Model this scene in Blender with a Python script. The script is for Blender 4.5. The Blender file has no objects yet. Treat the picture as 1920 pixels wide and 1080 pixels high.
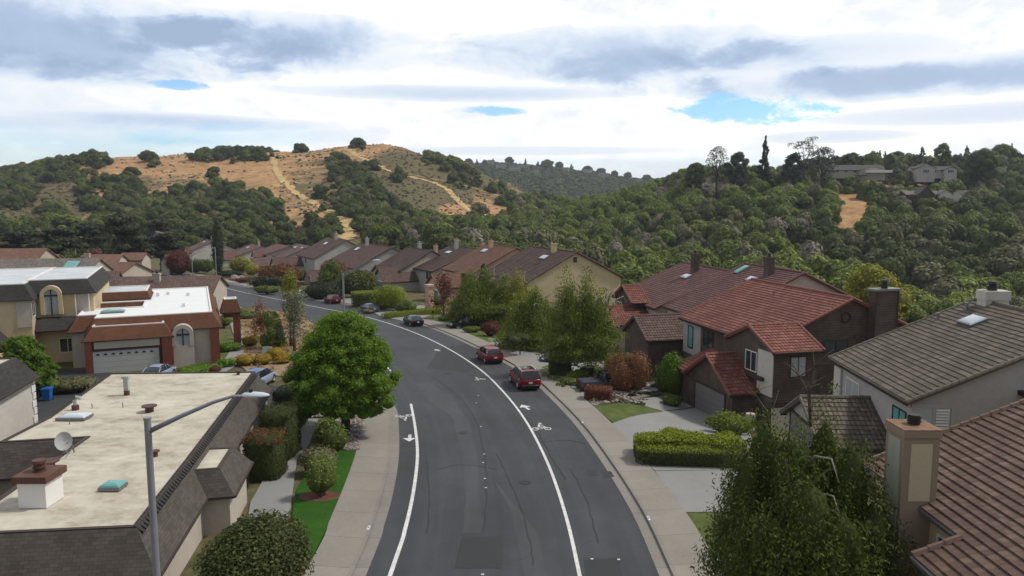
import bpy, math, random
import numpy as np
from mathutils import Vector, Matrix
SC=bpy.context.scene; COL=SC.collection
rnd=random.Random(7)
# ---------------------------------------------------------------- camera model and ground
F=1400.; HZ=372.; CH=14.5; SL=.035
PT=math.atan((540-HZ)/F); CP,SP=math.cos(PT),math.sin(PT)
def ray(px,py):
    u=540-py; return (px-960, F*CP+u*SP, -F*SP+u*CP)
_GX=[-30,0,20,29,36,44,52.5,61,69,77,86,97.5,109.5,121,136]; _GV=[6,6.05,6.1,6.1,6.05,5.5,4.6,3.2,1.6,-.8,-4.1,-8.7,-14.4,-21,-31]
def _sm(t): t=min(1,max(0,t)); return t*t*(3-2*t)
def drop(x,y):                 # the lots on the right fall away from the street
    if y<40 or y>134: return 0.0
    s=(x-float(np.interp(y,_GX,_GV)))*.86
    return 1.4*_sm((s-2.9)/9)*_sm((y-46)/11)*(1-_sm((y-100)/30))
def PP(px,py,h=0.0):
    d=ray(px,py); t=(CH-h)/(-(d[2]+SL*d[1])); return (d[0]*t,d[1]*t,CH+d[2]*t)
def P(px,py,h=0.0):            # point h above the ground seen at photo pixel
    q=PP(px,py,h)
    for _ in range(5): q=PP(px,py,h-drop(q[0],q[1]))
    return q
def Pz(px,py,z):               # point on a level plane
    d=ray(px,py); t=(z-CH)/d[2]; return (d[0]*t,d[1]*t,z)
def Py(px,py,y):
    d=ray(px,py); t=y/d[1]; return (d[0]*t,y,CH+d[2]*t)
def G(x,y): return -SL*y-drop(x,y)
def GV(x,y,h=0): return (x,y,-SL*y+h)
# ---------------------------------------------------------------- materials
MATS={}
class NT:
    def __init__(s,name):
        m=bpy.data.materials.new(name); m.use_nodes=True; s.m=m; s.t=m.node_tree; s.t.nodes.clear()
        s.out=s.n('ShaderNodeOutputMaterial'); s.b=s.n('ShaderNodeBsdfPrincipled'); s.l(s.b.outputs[0],s.out.inputs[0])
    def n(s,k,**kw):
        x=s.t.nodes.new(k)
        for a,b in kw.items(): setattr(x,a,b)
        return x
    def l(s,a,b): s.t.links.new(a,b)
    def coord(s,kind='Object',scale=None):
        tc=s.n('ShaderNodeTexCoord'); o=tc.outputs[kind]
        if scale:
            mp=s.n('ShaderNodeMapping'); mp.inputs['Scale'].default_value=scale; s.l(o,mp.inputs[0]); o=mp.outputs[0]
        return o
    def noise(s,vec,scale,detail=4,rough=.6):
        x=s.n('ShaderNodeTexNoise'); x.inputs['Scale'].default_value=scale; x.inputs['Detail'].default_value=detail; x.inputs['Roughness'].default_value=rough
        s.l(vec,x.inputs['Vector']); return x.outputs['Fac']
    def ramp(s,fac,stops):
        r=s.n('ShaderNodeValToRGB'); e=r.color_ramp.elements
        while len(e)<len(stops): e.new(.5)
        for k,(p,c) in enumerate(stops): e[k].position=p; e[k].color=(*c,1) if len(c)==3 else c
        s.l(fac,r.inputs[0]); return r.outputs[0]
    def mix(s,fac,a,b,mode='MIX'):
        x=s.n('ShaderNodeMix',data_type='RGBA',blend_type=mode)
        for v,i in ((fac,0),(a,6),(b,7)):
            if isinstance(v,(int,float)): x.inputs[i].default_value=v
            elif isinstance(v,tuple): x.inputs[i].default_value=(*v[:3],1)
            else: s.l(v,x.inputs[i])
        return x.outputs[2]
    def math(s,op,a,b=0.0,c=0.0):
        x=s.n('ShaderNodeMath',operation=op)
        for k,v in enumerate((a,b,c)):
            if isinstance(v,(int,float)): x.inputs[k].default_value=v
            else: s.l(v,x.inputs[k])
        return x.outputs[0]
    def bump(s,h,strength=.3,dist=.02):
        x=s.n('ShaderNodeBump'); x.inputs['Strength'].default_value=strength; x.inputs['Distance'].default_value=dist
        s.l(h,x.inputs['Height']); s.l(x.outputs[0],s.b.inputs['Normal'])
    def base(s,c):
        if isinstance(c,tuple): s.b.inputs['Base Color'].default_value=(*c,1)
        else: s.l(c,s.b.inputs['Base Color'])
    def fin(s,rough=.8,metal=0,spec=.3):
        s.b.inputs['Roughness'].default_value=rough; s.b.inputs['Metallic'].default_value=metal; s.b.inputs['Specular IOR Level'].default_value=spec
        MATS[s.m.name]=s.m; return s.m
def sc3(c,k): return tuple(min(1,v*k) for v in c)
def plain(name,c,rough=.7,metal=0,var=.12,scale=1.5,spec=.3,bump=0,fine=None):
    if name in MATS: return MATS[name]
    t=NT(name); v=t.coord()
    if var>0:
        n1=t.noise(v,scale,5); n2=t.noise(v,scale*9 if fine is None else fine,3)
        f=t.math('ADD',t.math('MULTIPLY',n1,.6),t.math('MULTIPLY',n2,.4))
        t.base(t.ramp(f,[(.3,sc3(c,1-var)),(.7,sc3(c,1+var))]))
        if bump: t.bump(n2,bump,.03)
    else: t.base(c)
    return t.fin(rough,metal,spec)
def foliage(name,c,c2=None,tr=.25):
    if name in MATS: return MATS[name]
    t=NT(name); c2=c2 or sc3(c,1.7)
    at=t.n('ShaderNodeAttribute',attribute_name='leaf'); oi=t.n('ShaderNodeObjectInfo')
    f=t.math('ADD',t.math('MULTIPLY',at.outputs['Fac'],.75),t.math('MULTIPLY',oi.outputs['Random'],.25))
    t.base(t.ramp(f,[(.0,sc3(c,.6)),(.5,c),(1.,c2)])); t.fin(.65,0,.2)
    ts=t.n('ShaderNodeBsdfTranslucent'); t.l(t.b.inputs['Base Color'].links[0].from_socket,ts.inputs[0])
    mx=t.n('ShaderNodeMixShader'); mx.inputs[0].default_value=tr; t.l(t.b.outputs[0],mx.inputs[1]); t.l(ts.outputs[0],mx.inputs[2]); t.l(mx.outputs[0],t.out.inputs[0])
    return t.m
def tile(name,c,c2,pw=.3,cw=.38,bump=.9):
    if name in MATS: return MATS[name]
    t=NT(name); uv=t.coord('UV'); sp=t.n('ShaderNodeSeparateXYZ'); t.l(uv,sp.inputs[0])
    fu=t.math('FLOOR',t.math('DIVIDE',sp.outputs[0],pw)); fv=t.math('FLOOR',t.math('DIVIDE',sp.outputs[1],cw))
    cb=t.n('ShaderNodeCombineXYZ'); t.l(fu,cb.inputs[0]); t.l(fv,cb.inputs[1])
    wn=t.n('ShaderNodeTexWhiteNoise',noise_dimensions='2D'); t.l(cb.outputs[0],wn.inputs[0])
    big=t.noise(t.coord(),.35,5)
    f=t.math('ADD',t.math('MULTIPLY',wn.outputs[0],.45),t.math('MULTIPLY',big,.55))
    t.base(t.ramp(f,[(.2,sc3(c,.8)),(.5,c),(.8,c2)]))
    w=t.math('ABSOLUTE',t.math('SINE',t.math('MULTIPLY',sp.outputs[0],math.pi/pw)))
    t.bump(w,bump,.06)
    return t.fin(.75,0,.3)
def shingle(name,c,var=.35,bw=.3,bh=.14):
    if name in MATS: return MATS[name]
    t=NT(name); uv=t.coord('UV'); b=t.n('ShaderNodeTexBrick'); t.l(uv,b.inputs['Vector'])
    b.inputs['Scale'].default_value=1; b.inputs['Brick Width'].default_value=bw; b.inputs['Row Height'].default_value=bh; b.inputs['Mortar Size'].default_value=.01
    b.inputs['Color1'].default_value=(*sc3(c,1-var),1); b.inputs['Color2'].default_value=(*sc3(c,1+var),1); b.inputs['Mortar'].default_value=(*sc3(c,.35),1)
    n=t.noise(t.coord(),.8,5)
    t.base(t.mix(.5,b.outputs[0],t.ramp(n,[(.3,sc3(c,.7)),(.7,sc3(c,1.3))]))); t.bump(b.outputs[1],-.4,.02)
    return t.fin(.9,0,.2)
# ---------------------------------------------------------------- mesh builder
class MB:
    def __init__(s): s.v=[]; s.f=[]; s.uv=[]; s.mi=[]; s.cur=0
    def face(s,pts,uv=None,mi=None):
        b=len(s.v); s.v+= [tuple(p) for p in pts]; s.f.append(list(range(b,b+len(pts)))); s.uv.append(uv or [(p[0],p[1]) for p in pts]); s.mi.append(s.cur if mi is None else mi)
    def hexa(s,q):   # 8 pts: bottom 4 ccw, top 4 ccw
        fs=[(3,2,1,0),(4,5,6,7),(0,1,5,4),(1,2,6,5),(2,3,7,6),(3,0,4,7)]
        b=len(s.v); s.v+=[tuple(p) for p in q]
        for f in fs:
            s.f.append([b+i for i in f]); a=Vector(q[f[0]]); e=(Vector(q[f[1]])-a); L=e.length
            e=e/L if L else Vector((1,0,0)); n=e.cross(Vector(q[f[3]])-a); g=n.cross(e); g=g.normalized() if g.length else Vector((0,0,1))
            s.uv.append([((Vector(q[i])-a).dot(e),(Vector(q[i])-a).dot(g)) for i in f]); s.mi.append(s.cur)
    def box(s,x0,x1,y0,y1,z0,z1,fr=None):
        q=[(x0,y0,z0),(x1,y0,z0),(x1,y1,z0),(x0,y1,z0),(x0,y0,z1),(x1,y0,z1),(x1,y1,z1),(x0,y1,z1)]
        if fr: q=[fr(*p) for p in q]
        s.hexa(q)
    def prism(s,poly,z0,z1,fr=None):     # poly ccw (x,y)
        n=len(poly); T=fr or (lambda a,b,c:(a,b,c))
        z0f=z0 if callable(z0) else (lambda a,b:z0); z1f=z1 if callable(z1) else (lambda a,b:z1)
        ar=sum(poly[i][0]*poly[(i+1)%n][1]-poly[(i+1)%n][0]*poly[i][1] for i in range(n))
        if ar<0: poly=poly[::-1]
        s.face([T(a,b,z1f(a,b)) for a,b in poly],[(a,b) for a,b in poly]); s.face([T(a,b,z0f(a,b)) for a,b in poly[::-1]],[(a,b) for a,b in poly[::-1]])
        acc=0
        for i in range(n):
            a,b=poly[i],poly[(i+1)%n]; L=math.hypot(b[0]-a[0],b[1]-a[1]); h=z1f(*a)-z0f(*a)
            s.face([T(*a,z0f(*a)),T(*b,z0f(*b)),T(*b,z1f(*b)),T(*a,z1f(*a))],[(acc,0),(acc+L,0),(acc+L,h),(acc,h)]); acc+=L
    def tube(s,pts,r,seg=8,cap=True):    # pts list of 3d, r float or list
        pts=[Vector(p) for p in pts]; n=len(pts); rr=r if isinstance(r,(list,tuple)) else [r]*n
        b=len(s.v); up=Vector((0,0,1))
        for i,p in enumerate(pts):
            d=(pts[min(i+1,n-1)]-pts[max(i-1,0)]); d=d.normalized() if d.length else up
            a=d.cross(up) if abs(d.z)<.95 else d.cross(Vector((1,0,0))); a.normalize(); c=d.cross(a)
            for k in range(seg):
                t=2*math.pi*k/seg; s.v.append(tuple(p+(a*math.cos(t)+c*math.sin(t))*rr[i]))
        for i in range(n-1):
            for k in range(seg):
                k2=(k+1)%seg; s.f.append([b+i*seg+k,b+(i+1)*seg+k,b+(i+1)*seg+k2,b+i*seg+k2]); s.uv.append([(0,0)]*4); s.mi.append(s.cur)
        if cap:
            s.f.append([b+k for k in range(seg)]); s.uv.append([(0,0)]*seg); s.mi.append(s.cur)
            s.f.append([b+(n-1)*seg+k for k in range(seg)][::-1]); s.uv.append([(0,0)]*seg); s.mi.append(s.cur)
    def loft(s,rings,closed=True,cap=True):
        b=len(s.v); m=len(rings[0])
        for r in rings: s.v+=[tuple(p) for p in r]
        for i in range(len(rings)-1):
            for k in range(m if closed else m-1):
                k2=(k+1)%m; s.f.append([b+i*m+k,b+i*m+k2,b+(i+1)*m+k2,b+(i+1)*m+k]); s.uv.append([(0,0)]*4); s.mi.append(s.cur)
        if cap:
            for i,rev in ((0,True),(len(rings)-1,False)):
                q=[b+i*m+k for k in range(m)]; s.f.append(q[::-1] if rev else q); s.uv.append([(0,0)]*m); s.mi.append(s.cur)
    def disc(s,c,r,h,seg=16,r2=None): # vertical cylinder
        r2=r if r2 is None else r2
        s.loft([[(c[0]+r*math.cos(2*math.pi*k/seg),c[1]+r*math.sin(2*math.pi*k/seg),c[2]) for k in range(seg)],[(c[0]+r2*math.cos(2*math.pi*k/seg),c[1]+r2*math.sin(2*math.pi*k/seg),c[2]+h) for k in range(seg)]])
    def build(s,name,mat,parent=None,smooth=False,angle=None):
        org=Vector(parent.location) if parent is not None and parent.get('_w') else Vector((0,0,0))
        if parent is not None and not parent.get('_w') and parent.parent is not None and parent.parent.get('_w'): org=Vector(parent.parent.location)
        me=bpy.data.meshes.new(name); me.from_pydata([(a-org.x,b-org.y,c-org.z) for a,b,c in s.v],[],s.f)
        ul=me.uv_layers.new(name='UVMap'); flat=[c for f in s.uv for q in f for c in q]; ul.data.foreach_set('uv',flat)
        for m in (mat if isinstance(mat,(list,tuple)) else [mat]): me.materials.append(m)
        if any(s.mi): me.polygons.foreach_set('material_index',s.mi)
        if smooth: me.polygons.foreach_set('use_smooth',[True]*len(me.polygons))
        me.update(); me.validate()
        if smooth and angle: 
            try: me.set_sharp_from_angle(angle=math.radians(angle))
            except Exception: pass
        o=bpy.data.objects.new(name,me); COL.objects.link(o)
        if parent is not None: o.parent=parent
        return o
def thing(name,label,cat,loc=(0,0,0),rz=0,group=None,world=True):
    o=bpy.data.objects.new(name,None); COL.objects.link(o); o.location=loc; o.rotation_euler=(0,0,rz); o.empty_display_size=.3
    o['label']=label; o['category']=cat
    if group: o['group']=group
    if world: o['_w']=1
    return o
def tag(o,label,cat,group=None):
    o['label']=label; o['category']=cat
    if group: o['group']=group
    return o
def kind(o,k='structure',label=None,cat=None):
    o['kind']=k
    if label: o['label']=label
    if cat: o['category']=cat
    return o
def dup(root,loc,rz=0,scale=1,label=None,group=None):
    r=root.copy(); COL.objects.link(r); r.location=loc; r.rotation_euler=(0,0,rz); r.scale=(scale,)*3 if isinstance(scale,(int,float)) else scale
    if label: r['label']=label
    if group: r['group']=group
    for ch in list(root.children):
        c=ch.copy(); COL.objects.link(c); c.parent=r
        for g in list(ch.children):
            d=g.copy(); COL.objects.link(d); d.parent=c
    return r
def cr(pts,n=6):     # catmull-rom resample of 2d polyline
    pts=[Vector(p[:2]) for p in pts]; o=[]
    for i in range(len(pts)-1):
        p0=pts[max(i-1,0)]; p1=pts[i]; p2=pts[i+1]; p3=pts[min(i+2,len(pts)-1)]
        for k in range(n):
            t=k/n; o.append(.5*((2*p1)+(-p0+p2)*t+(2*p0-5*p1+4*p2-p3)*t*t+(-p0+3*p1-3*p2+p3)*t**3))
    o.append(pts[-1]); return o
def arc(pts):
    a=[0]
    for i in range(1,len(pts)): a.append(a[-1]+(pts[i]-pts[i-1]).length)
    return a
def resample(pts,n):
    a=np.array(arc(pts)); X=np.array([p.x for p in pts]); Yy=np.array([p.y for p in pts]); t=np.linspace(0,a[-1],n)
    return [Vector((x,y)) for x,y in zip(np.interp(t,a,X),np.interp(t,a,Yy))]
def offset(pts,d):   # to the right of travel
    o=[]
    for i,p in enumerate(pts):
        t=(pts[min(i+1,len(pts)-1)]-pts[max(i-1,0)]).normalized(); o.append(p+Vector((t.y,-t.x))*d)
    return o
def strip(mb,A,B,h,thick=None,hb=None):
    n=len(A); a=arc(A)
    for i in range(n-1):
        q=[GV(*A[i],h),GV(*B[i],h),GV(*B[i+1],h),GV(*A[i+1],h)]; w=(B[i]-A[i]).length
        mb.face(q,[(a[i],0),(a[i],w),(a[i+1],w),(a[i+1],0)])
        if thick:
            for S,rev in ((A,True),(B,False)):
                e=[GV(*S[i],h),GV(*S[i+1],h),GV(*S[i+1],h-thick),GV(*S[i],h-thick)]
                mb.face(e if rev else e[::-1],[(a[i],0),(a[i+1],0),(a[i+1],thick),(a[i],thick)])
def _clip(poly,k,val,gt):
    o=[]
    for i in range(len(poly)):
        a,b=poly[i],poly[(i+1)%len(poly)]; ia=(a[k]>=val) if gt else (a[k]<=val); ib=(b[k]>=val) if gt else (b[k]<=val)
        if ia: o.append(a)
        if ia!=ib: t=(val-a[k])/(b[k]-a[k]); o.append((a[0]+(b[0]-a[0])*t,a[1]+(b[1]-a[1])*t))
    return o
def poly_up(mb,pts,h,thick=.1):
    pts=[(p[0],p[1]) for p in pts]
    if max(drop(*p) for p in pts)<1e-3: mb.prism(pts,lambda a,b:-SL*b+h-thick,lambda a,b:-SL*b+h); return
    n=len(pts); ar=sum(pts[i][0]*pts[(i+1)%n][1]-pts[(i+1)%n][0]*pts[i][1] for i in range(n))
    if ar<0: pts=pts[::-1]
    x0=min(p[0] for p in pts); x1=max(p[0] for p in pts); y=min(p[1] for p in pts); y1=max(p[1] for p in pts); st=.8
    while y<y1:
        row=_clip(_clip(pts,1,y,True),1,y+st,False); x=x0
        while x<x1 and len(row)>2:
            c=_clip(_clip(row,0,x,True),0,x+st,False)
            if len(c)>2: mb.face([(a,b,G(a,b)+h) for a,b in c],c)
            x+=st
        y+=st
    for i in range(n):
        a,b=pts[i],pts[(i+1)%n]; mb.face([(*a,G(*a)+h-thick),(*b,G(*b)+h-thick),(*b,G(*b)+h),(*a,G(*a)+h)])
class Fr:
    def __init__(s,ox,oy,ang): s.o=(ox,oy); s.a=ang; s.c=math.cos(ang); s.s=math.sin(ang)
    def __call__(s,u,v,z): return (s.o[0]+u*s.c-v*s.s, s.o[1]+u*s.s+v*s.c, z)
    def inv(s,x,y): x-=s.o[0]; y-=s.o[1]; return (x*s.c+y*s.s,-x*s.s+y*s.c)
# value noise
def _hash(ix,iy,seed):
    n=(ix.astype(np.int64)*374761393+iy.astype(np.int64)*668265263+seed*1442695)&0x7fffffff
    n=((n^(n>>13))*1274126177)&0x7fffffff; return ((n^(n>>16))&0xffff)/65535.
def vnoise(x,y,s,seed=0):
    x=np.asarray(x,float)/s; y=np.asarray(y,float)/s; ix=np.floor(x); iy=np.floor(y); fx=x-ix; fy=y-iy; fx=fx*fx*(3-2*fx); fy=fy*fy*(3-2*fy)
    a=_hash(ix,iy,seed);b=_hash(ix+1,iy,seed);c=_hash(ix,iy+1,seed);d=_hash(ix+1,iy+1,seed)
    return (a*(1-fx)+b*fx)*(1-fy)+(c*(1-fx)+d*fx)*fy-.5
# ---------------------------------------------------------------- terrain
ROWS=[250,300,350,400,450,500,550,600,650,700,800,1000]
TB={-900:[500,480,450,420,392,365,345,340,345,350,365,385],
 0:[490,470,442,412,385,358,338,333,335,342,360,380],
 200:[490,470,448,420,388,350,320,305,303,308,330,360],
 400:[488,465,446,420,390,354,322,300,293,297,320,350],
 520:[486,462,444,412,380,345,314,293,285,287,300,340],
 660:[482,458,436,405,376,345,314,290,275,280,300,340],
 750:[482,460,440,415,385,352,320,295,279,285,300,340],
 850:[488,470,450,428,402,372,344,320,307,310,325,350],
 950:[495,478,460,438,416,392,368,348,340,342,352,366],
 1030:[510,484,462,442,424,406,390,383,385,392,402,402],
 1100:[525,486,454,428,408,398,393,395,402,412,420,420],
 1200:[540,486,442,404,382,370,368,374,384,394,404,412],
 1300:[540,468,405,356,340,340,350,362,375,385,395,400],
 1400:[530,450,388,343,334,336,342,350,360,370,380,390],
 1600:[515,438,380,340,331,330,333,338,345,350,360,370],
 1750:[515,438,392,352,336,331,332,335,338,342,350,360],
 1920:[500,430,388,352,332,324,322,322,324,328,340,350],
 3000:[500,430,388,352,332,324,322,322,324,328,340,350]}
YR=np.array([0,60,100,150,200]+ROWS+[1250,1500,1700,2600,9000],float)
CK=sorted(TB)
FARP={-900:(420,390),0:(400,372),400:(400,362),700:(390,330),870:(372,313),950:(368,309),1050:(370,322),1150:(368,335),1230:(366,343),1400:(370,340),1920:(372,335),3000:(372,345)}
def _prof(k):
    r=k>=950; z0=[-2,-8,-20 if r else -5,-27 if r else -8,(-23 if r else -9)]
    z=[CH+y*(HZ-p)/F for y,p in zip(ROWS,TB[k])]
    fk=sorted(FARP); a=np.interp(k,fk,[FARP[q][0] for q in fk]); b=np.interp(k,fk,[FARP[q][1] for q in fk])
    return z0+z+[CH+1250*(HZ-a)/F,CH+1500*(HZ-b)/F,CH+1700*(HZ-b-12)/F,-40,-60]
TBL=np.array([_prof(k) for k in CK])
FK=sorted(FARP)
BND=[(90,-60),(62,0),(56,30),(48,58),(41,80),(35,105),(30,130),(16,160),(-2,200),(-25,232),(-55,262),(-95,300),(-150,322),(-300,330),(-600,330)]
_bt=np.array([math.atan2(x,y) for x,y in BND])[::-1]; _br=np.array([math.hypot(x,y) for x,y in BND])[::-1]
def terrain(x,y):
    x=np.asarray(x,float); y=np.asarray(y,float); ys=np.maximum(y,1.)
    col=np.clip(960+F*x/ys,CK[0],CK[-1]-1e-6)
    ci=np.clip(np.searchsorted(CK,col,side='right')-1,0,len(CK)-2); ck=np.array(CK,float); t=(col-ck[ci])/(ck[ci+1]-ck[ci]); t=t*t*(3-2*t)*.5+t*.5
    ri=np.clip(np.searchsorted(YR,ys,side='right')-1,0,len(YR)-2); s=np.clip((ys-YR[ri])/(YR[ri+1]-YR[ri]),0,1); s=s*s*(3-2*s)*.5+s*.5
    z=(TBL[ci,ri]*(1-t)+TBL[ci+1,ri]*t)*(1-s)+(TBL[ci,ri+1]*(1-t)+TBL[ci+1,ri+1]*t)*s
    amp=np.clip((y-150)/300,0,1)
    z=z+amp*(vnoise(x,y,55,1)*5+vnoise(x,y,22,2)*2.4+vnoise(x,y,9,3)*.8)
    th=np.arctan2(x,y); R=np.interp(th,_bt,_br); r=np.hypot(x,y); m=np.clip((r-R)/28,0,1); m=m*m*(3-2*m)
    m=np.where(y<-5,0,m)
    dr=np.clip((y-46)/11,0,1); dr=dr*dr*(3-2*dr); d2=np.clip((y-100)/30,0,1); d2=1-d2*d2*(3-2*d2); s_=(x-np.interp(y,_GX,_GV))*.86; d3=np.clip((s_-2.9)/9,0,1); d3=d3*d3*(3-2*d3)
    dr=1.4*dr*d2*d3*((y>40)&(y<134))
    return z*m+(-SL*y-dr)*(1-m)
ny=np.concatenate([np.arange(-60,40,6.),np.arange(42,134,1.6),np.arange(134,300,3.),np.arange(300,720,3.),np.arange(720,1000,14.),np.arange(1000,1800,20.),np.array([1850,2000,2200,2400.])])
nc=520
tt=np.linspace(-1.25,1.55,nc)
XX=np.zeros((len(ny),nc)); YY=np.zeros_like(XX)
for i,yv in enumerate(ny):
    XX[i]=tt*max(yv,0)+ (tt*140 if yv<140 else tt*140*max(0,1-(yv-140)/200)); YY[i]=yv
ZZ=terrain(XX,YY)
def to_px(x,y,z):
    z=z-CH; f=y*CP-z*SP; u=y*SP+z*CP; f=np.maximum(f,1); return 960+F*x/f,540-F*u/f
PX,PYY=to_px(XX,YY,ZZ)
# scrub cover (olive brush over the dry grass), a property of the hillside
def ell(px,py,L):
    m=np.zeros_like(px)
    for cx,cy,rx,ry,w in L:
        d=((px-cx)/rx)**2+((py-cy)/ry)**2; m=np.maximum(m,w*np.clip(1.6-d,0,1))
    return m
SCRUB=[(60,400,110,70,.9),(60,350,120,20,.8),(300,350,110,25,.55),(620,340,90,55,.6),(760,350,90,70,.9),(850,330,90,40,.8),(700,400,90,40,.7),(830,380,60,40,.8),(960,365,70,20,.6),(560,400,40,40,.4),(460,400,60,40,.5),(890,320,60,14,.8)]
DIRT=[(1600,385,48,48,1),(1650,348,90,22,1),(630,430,40,30,.4),(860,400,50,18,.7),(500,310,260,28,.3)]
sc=ell(PX,PYY,SCRUB); di=ell(PX,PYY,DIRT)
right=(PX>1080)|(YY>900); base_s=np.where(right,.95,np.where(PYY>425,.8,.12)); base_s=np.where((YY<330)&(PX<700),.9,base_s)
sc=np.maximum(sc,base_s); sc=sc*(1-di)
sc=np.clip(sc+vnoise(XX,YY,14,9)*.35+vnoise(XX,YY,5,10)*.3,0,1)
yard=(np.hypot(XX,YY)<np.interp(np.arctan2(XX,YY),_bt,_br)+8).astype(float)
def grid_mesh(name,X,Y,Z,attrs,mat):
    r,c=X.shape; me=bpy.data.meshes.new(name); v=np.stack([X,Y,Z],-1).reshape(-1,3)
    i=np.arange((r-1)*c).reshape(r-1,c)[:,:-1].ravel(); q=np.stack([i,i+1,i+c+1,i+c],1)
    me.vertices.add(len(v)); me.vertices.foreach_set('co',v.ravel()); me.loops.add(q.size); me.loops.foreach_set('vertex_index',q.ravel().astype(np.int32))
    me.polygons.add(len(q)); me.polygons.foreach_set('loop_start',np.arange(0,q.size,4,dtype=np.int32)); me.polygons.foreach_set('use_smooth',np.ones(len(q),bool))
    for k,a in attrs.items():
        at=me.attributes.new(k,'FLOAT','POINT'); at.data.foreach_set('value',a.ravel().astype(np.float32))
    me.update(calc_edges=True); me.materials.append(mat); o=bpy.data.objects.new(name,me); COL.objects.link(o); return o
t=NT('hillside soil and brush'); v=t.coord()
a1=t.n('ShaderNodeAttribute',attribute_name='scrub'); a2=t.n('ShaderNodeAttribute',attribute_name='yard')
n1=t.noise(v,.05,6); n2=t.noise(v,.5,5,.7); n3=t.noise(v,.14,6,.7)
dry=t.ramp(n3,[(.3,(.22,.13,.065)),(.5,(.38,.225,.11)),(.7,(.52,.335,.18))])
olive=t.ramp(n2,[(.3,(.06,.058,.028)),(.5,(.115,.098,.05)),(.7,(.2,.15,.08))])
sf=t.math('ADD',a1.outputs['Fac'],t.math('ADD',t.math('MULTIPLY',t.math('SUBTRACT',n2,.5),1.6),t.math('MULTIPLY',t.math('SUBTRACT',n1,.45),.9)))
sfr=t.ramp(sf,[(.32,(0,0,0)),(.62,(1,1,1))])
yardc=t.ramp(n2,[(.3,(.06,.06,.03)),(.5,(.11,.1,.05)),(.7,(.16,.13,.08))])
t.base(t.mix(a2.outputs['Fac'],t.mix(sfr,dry,olive),yardc)); t.bump(n2,.6,.4)
GROUND_M=t.fin(.95,0,.1)
kind(grid_mesh('ground',XX,YY,ZZ,{'scrub':sc,'yard':yard},GROUND_M))
def tz(x,y): return float(terrain(np.array([x]),np.array([y]))[0])
def hit(px,py,y0=150,y1=1700):      # first terrain point seen at a pixel
    ys=np.arange(y0,y1,1.5); d=ray(px,py); tv=ys/d[1]; xs=d[0]*tv; zs=CH+d[2]*tv; g=terrain(xs,ys); k=np.nonzero(g>zs)[0]
    if len(k)==0: return None
    k=k[0]; return (float(xs[k]),float(ys[k]),float(g[k]))
# hill trails
TRM=plain('trail dirt',(.47,.33,.15),.95,0,.4,.25)
TRM2=plain('pale trail dirt',(.42,.29,.16),.95,0,.4,.25)
def trail(pxs,w,name='path',m=None):
    pts=[]
    for q in pxs:
        h=hit(*q[:2])
        if h: pts.append((h[0],h[1]))
    c=cr(pts,8); c=resample(c,max(8,int(arc(c)[-1]/2.5))); mb=MB()
    wn=[w*(.75+.5*rnd.random()) for _ in c]
    for i in range(1,len(wn)): wn[i]=wn[i-1]*.7+wn[i]*.3
    n=5; ej=[(rnd.uniform(-.45,.5)*w,rnd.uniform(-.45,.5)*w) for _ in c]
    rows=[]
    for i,p in enumerate(c):
        tg=(c[min(i+1,len(c)-1)]-c[max(i-1,0)]).normalized(); nr=Vector((tg.y,-tg.x)); row=[]
        for k in range(n):
            q=p+nr*((wn[i]+(ej[i][0] if k==0 else (ej[i][1] if k==n-1 else 0)))*(k/(n-1)-.5)); row.append((q.x,q.y,tz(q.x,q.y)+.35))
        rows.append(row)
    mb.loft(rows,closed=False,cap=False); o=mb.build(name,m or TRM,smooth=True); kind(o); return o
trail([(640,276),(600,279),(560,283),(525,291),(514,300),(516,314),(522,328),(532,342),(548,357),(565,369),(585,379),(602,388)],4.5)
trail([(602,388),(622,400),(640,408),(652,420),(656,432),(650,444),(640,452)],7)
trail([(648,277),(665,290),(690,304),(715,315),(740,324),(765,332),(795,338),(820,346),(842,360),(855,372),(868,386),(884,398)],4.5)
trail([(755,325),(790,332),(830,340),(880,352),(930,366),(965,380)],2.6,m=TRM2)
trail([(200,299),(230,298),(300,300)],3,m=TRM2)
trail([(870,318),(920,332),(960,346),(1000,362),(1030,374)],3.0,m=TRM2)
# ---------------------------------------------------------------- road, kerbs, walks, markings
def asphalt(name,c,var=.2):
    t=NT(name); v=t.coord(); n1=t.noise(v,.16,5,.65); n2=t.noise(v,1.3,4); n3=t.noise(v,40,2)
    mp=t.coord('UV',(.02,1.1,1)); n4=t.noise(mp,1.0,3)
    f=t.math('ADD',t.math('ADD',t.math('MULTIPLY',n1,.4),t.math('MULTIPLY',n2,.15)),t.math('ADD',t.math('MULTIPLY',n3,.12),t.math('MULTIPLY',n4,.33)))
    col=t.ramp(f,[(.36,sc3(c,1-var)),(.5,c),(.64,sc3(c,1+var*1.3))])
    vo=t.n('ShaderNodeTexVoronoi',feature='DISTANCE_TO_EDGE'); vo.inputs['Scale'].default_value=.13
    wv=t.n('ShaderNodeMix',data_type='VECTOR'); wv.inputs[0].default_value=.25; t.l(v,wv.inputs[4]); nn=t.n('ShaderNodeTexNoise'); nn.inputs['Scale'].default_value=.5; t.l(v,nn.inputs['Vector']); 
    sc_=t.n('ShaderNodeVectorMath',operation='SCALE'); sc_.inputs['Scale'].default_value=14; t.l(nn.outputs['Color'],sc_.inputs[0]); t.l(sc_.outputs[0],wv.inputs[5]); t.l(wv.outputs[1],vo.inputs['Vector'])
    cr_=t.ramp(vo.outputs[0],[(.0,(1,1,1)),(.0035,(0,0,0))]); t.base(t.mix(t.math('MULTIPLY',cr_,.35),col,sc3(c,.45))); t.bump(n3,.25,.01)
    return t.fin(.82,0,.35)
ROADM=asphalt('asphalt',(.046,.049,.056),.3); ROAD_L=asphalt('worn asphalt',(.057,.060,.067)); ROAD_D=asphalt('patched asphalt',(.033,.035,.037),.12)
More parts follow.
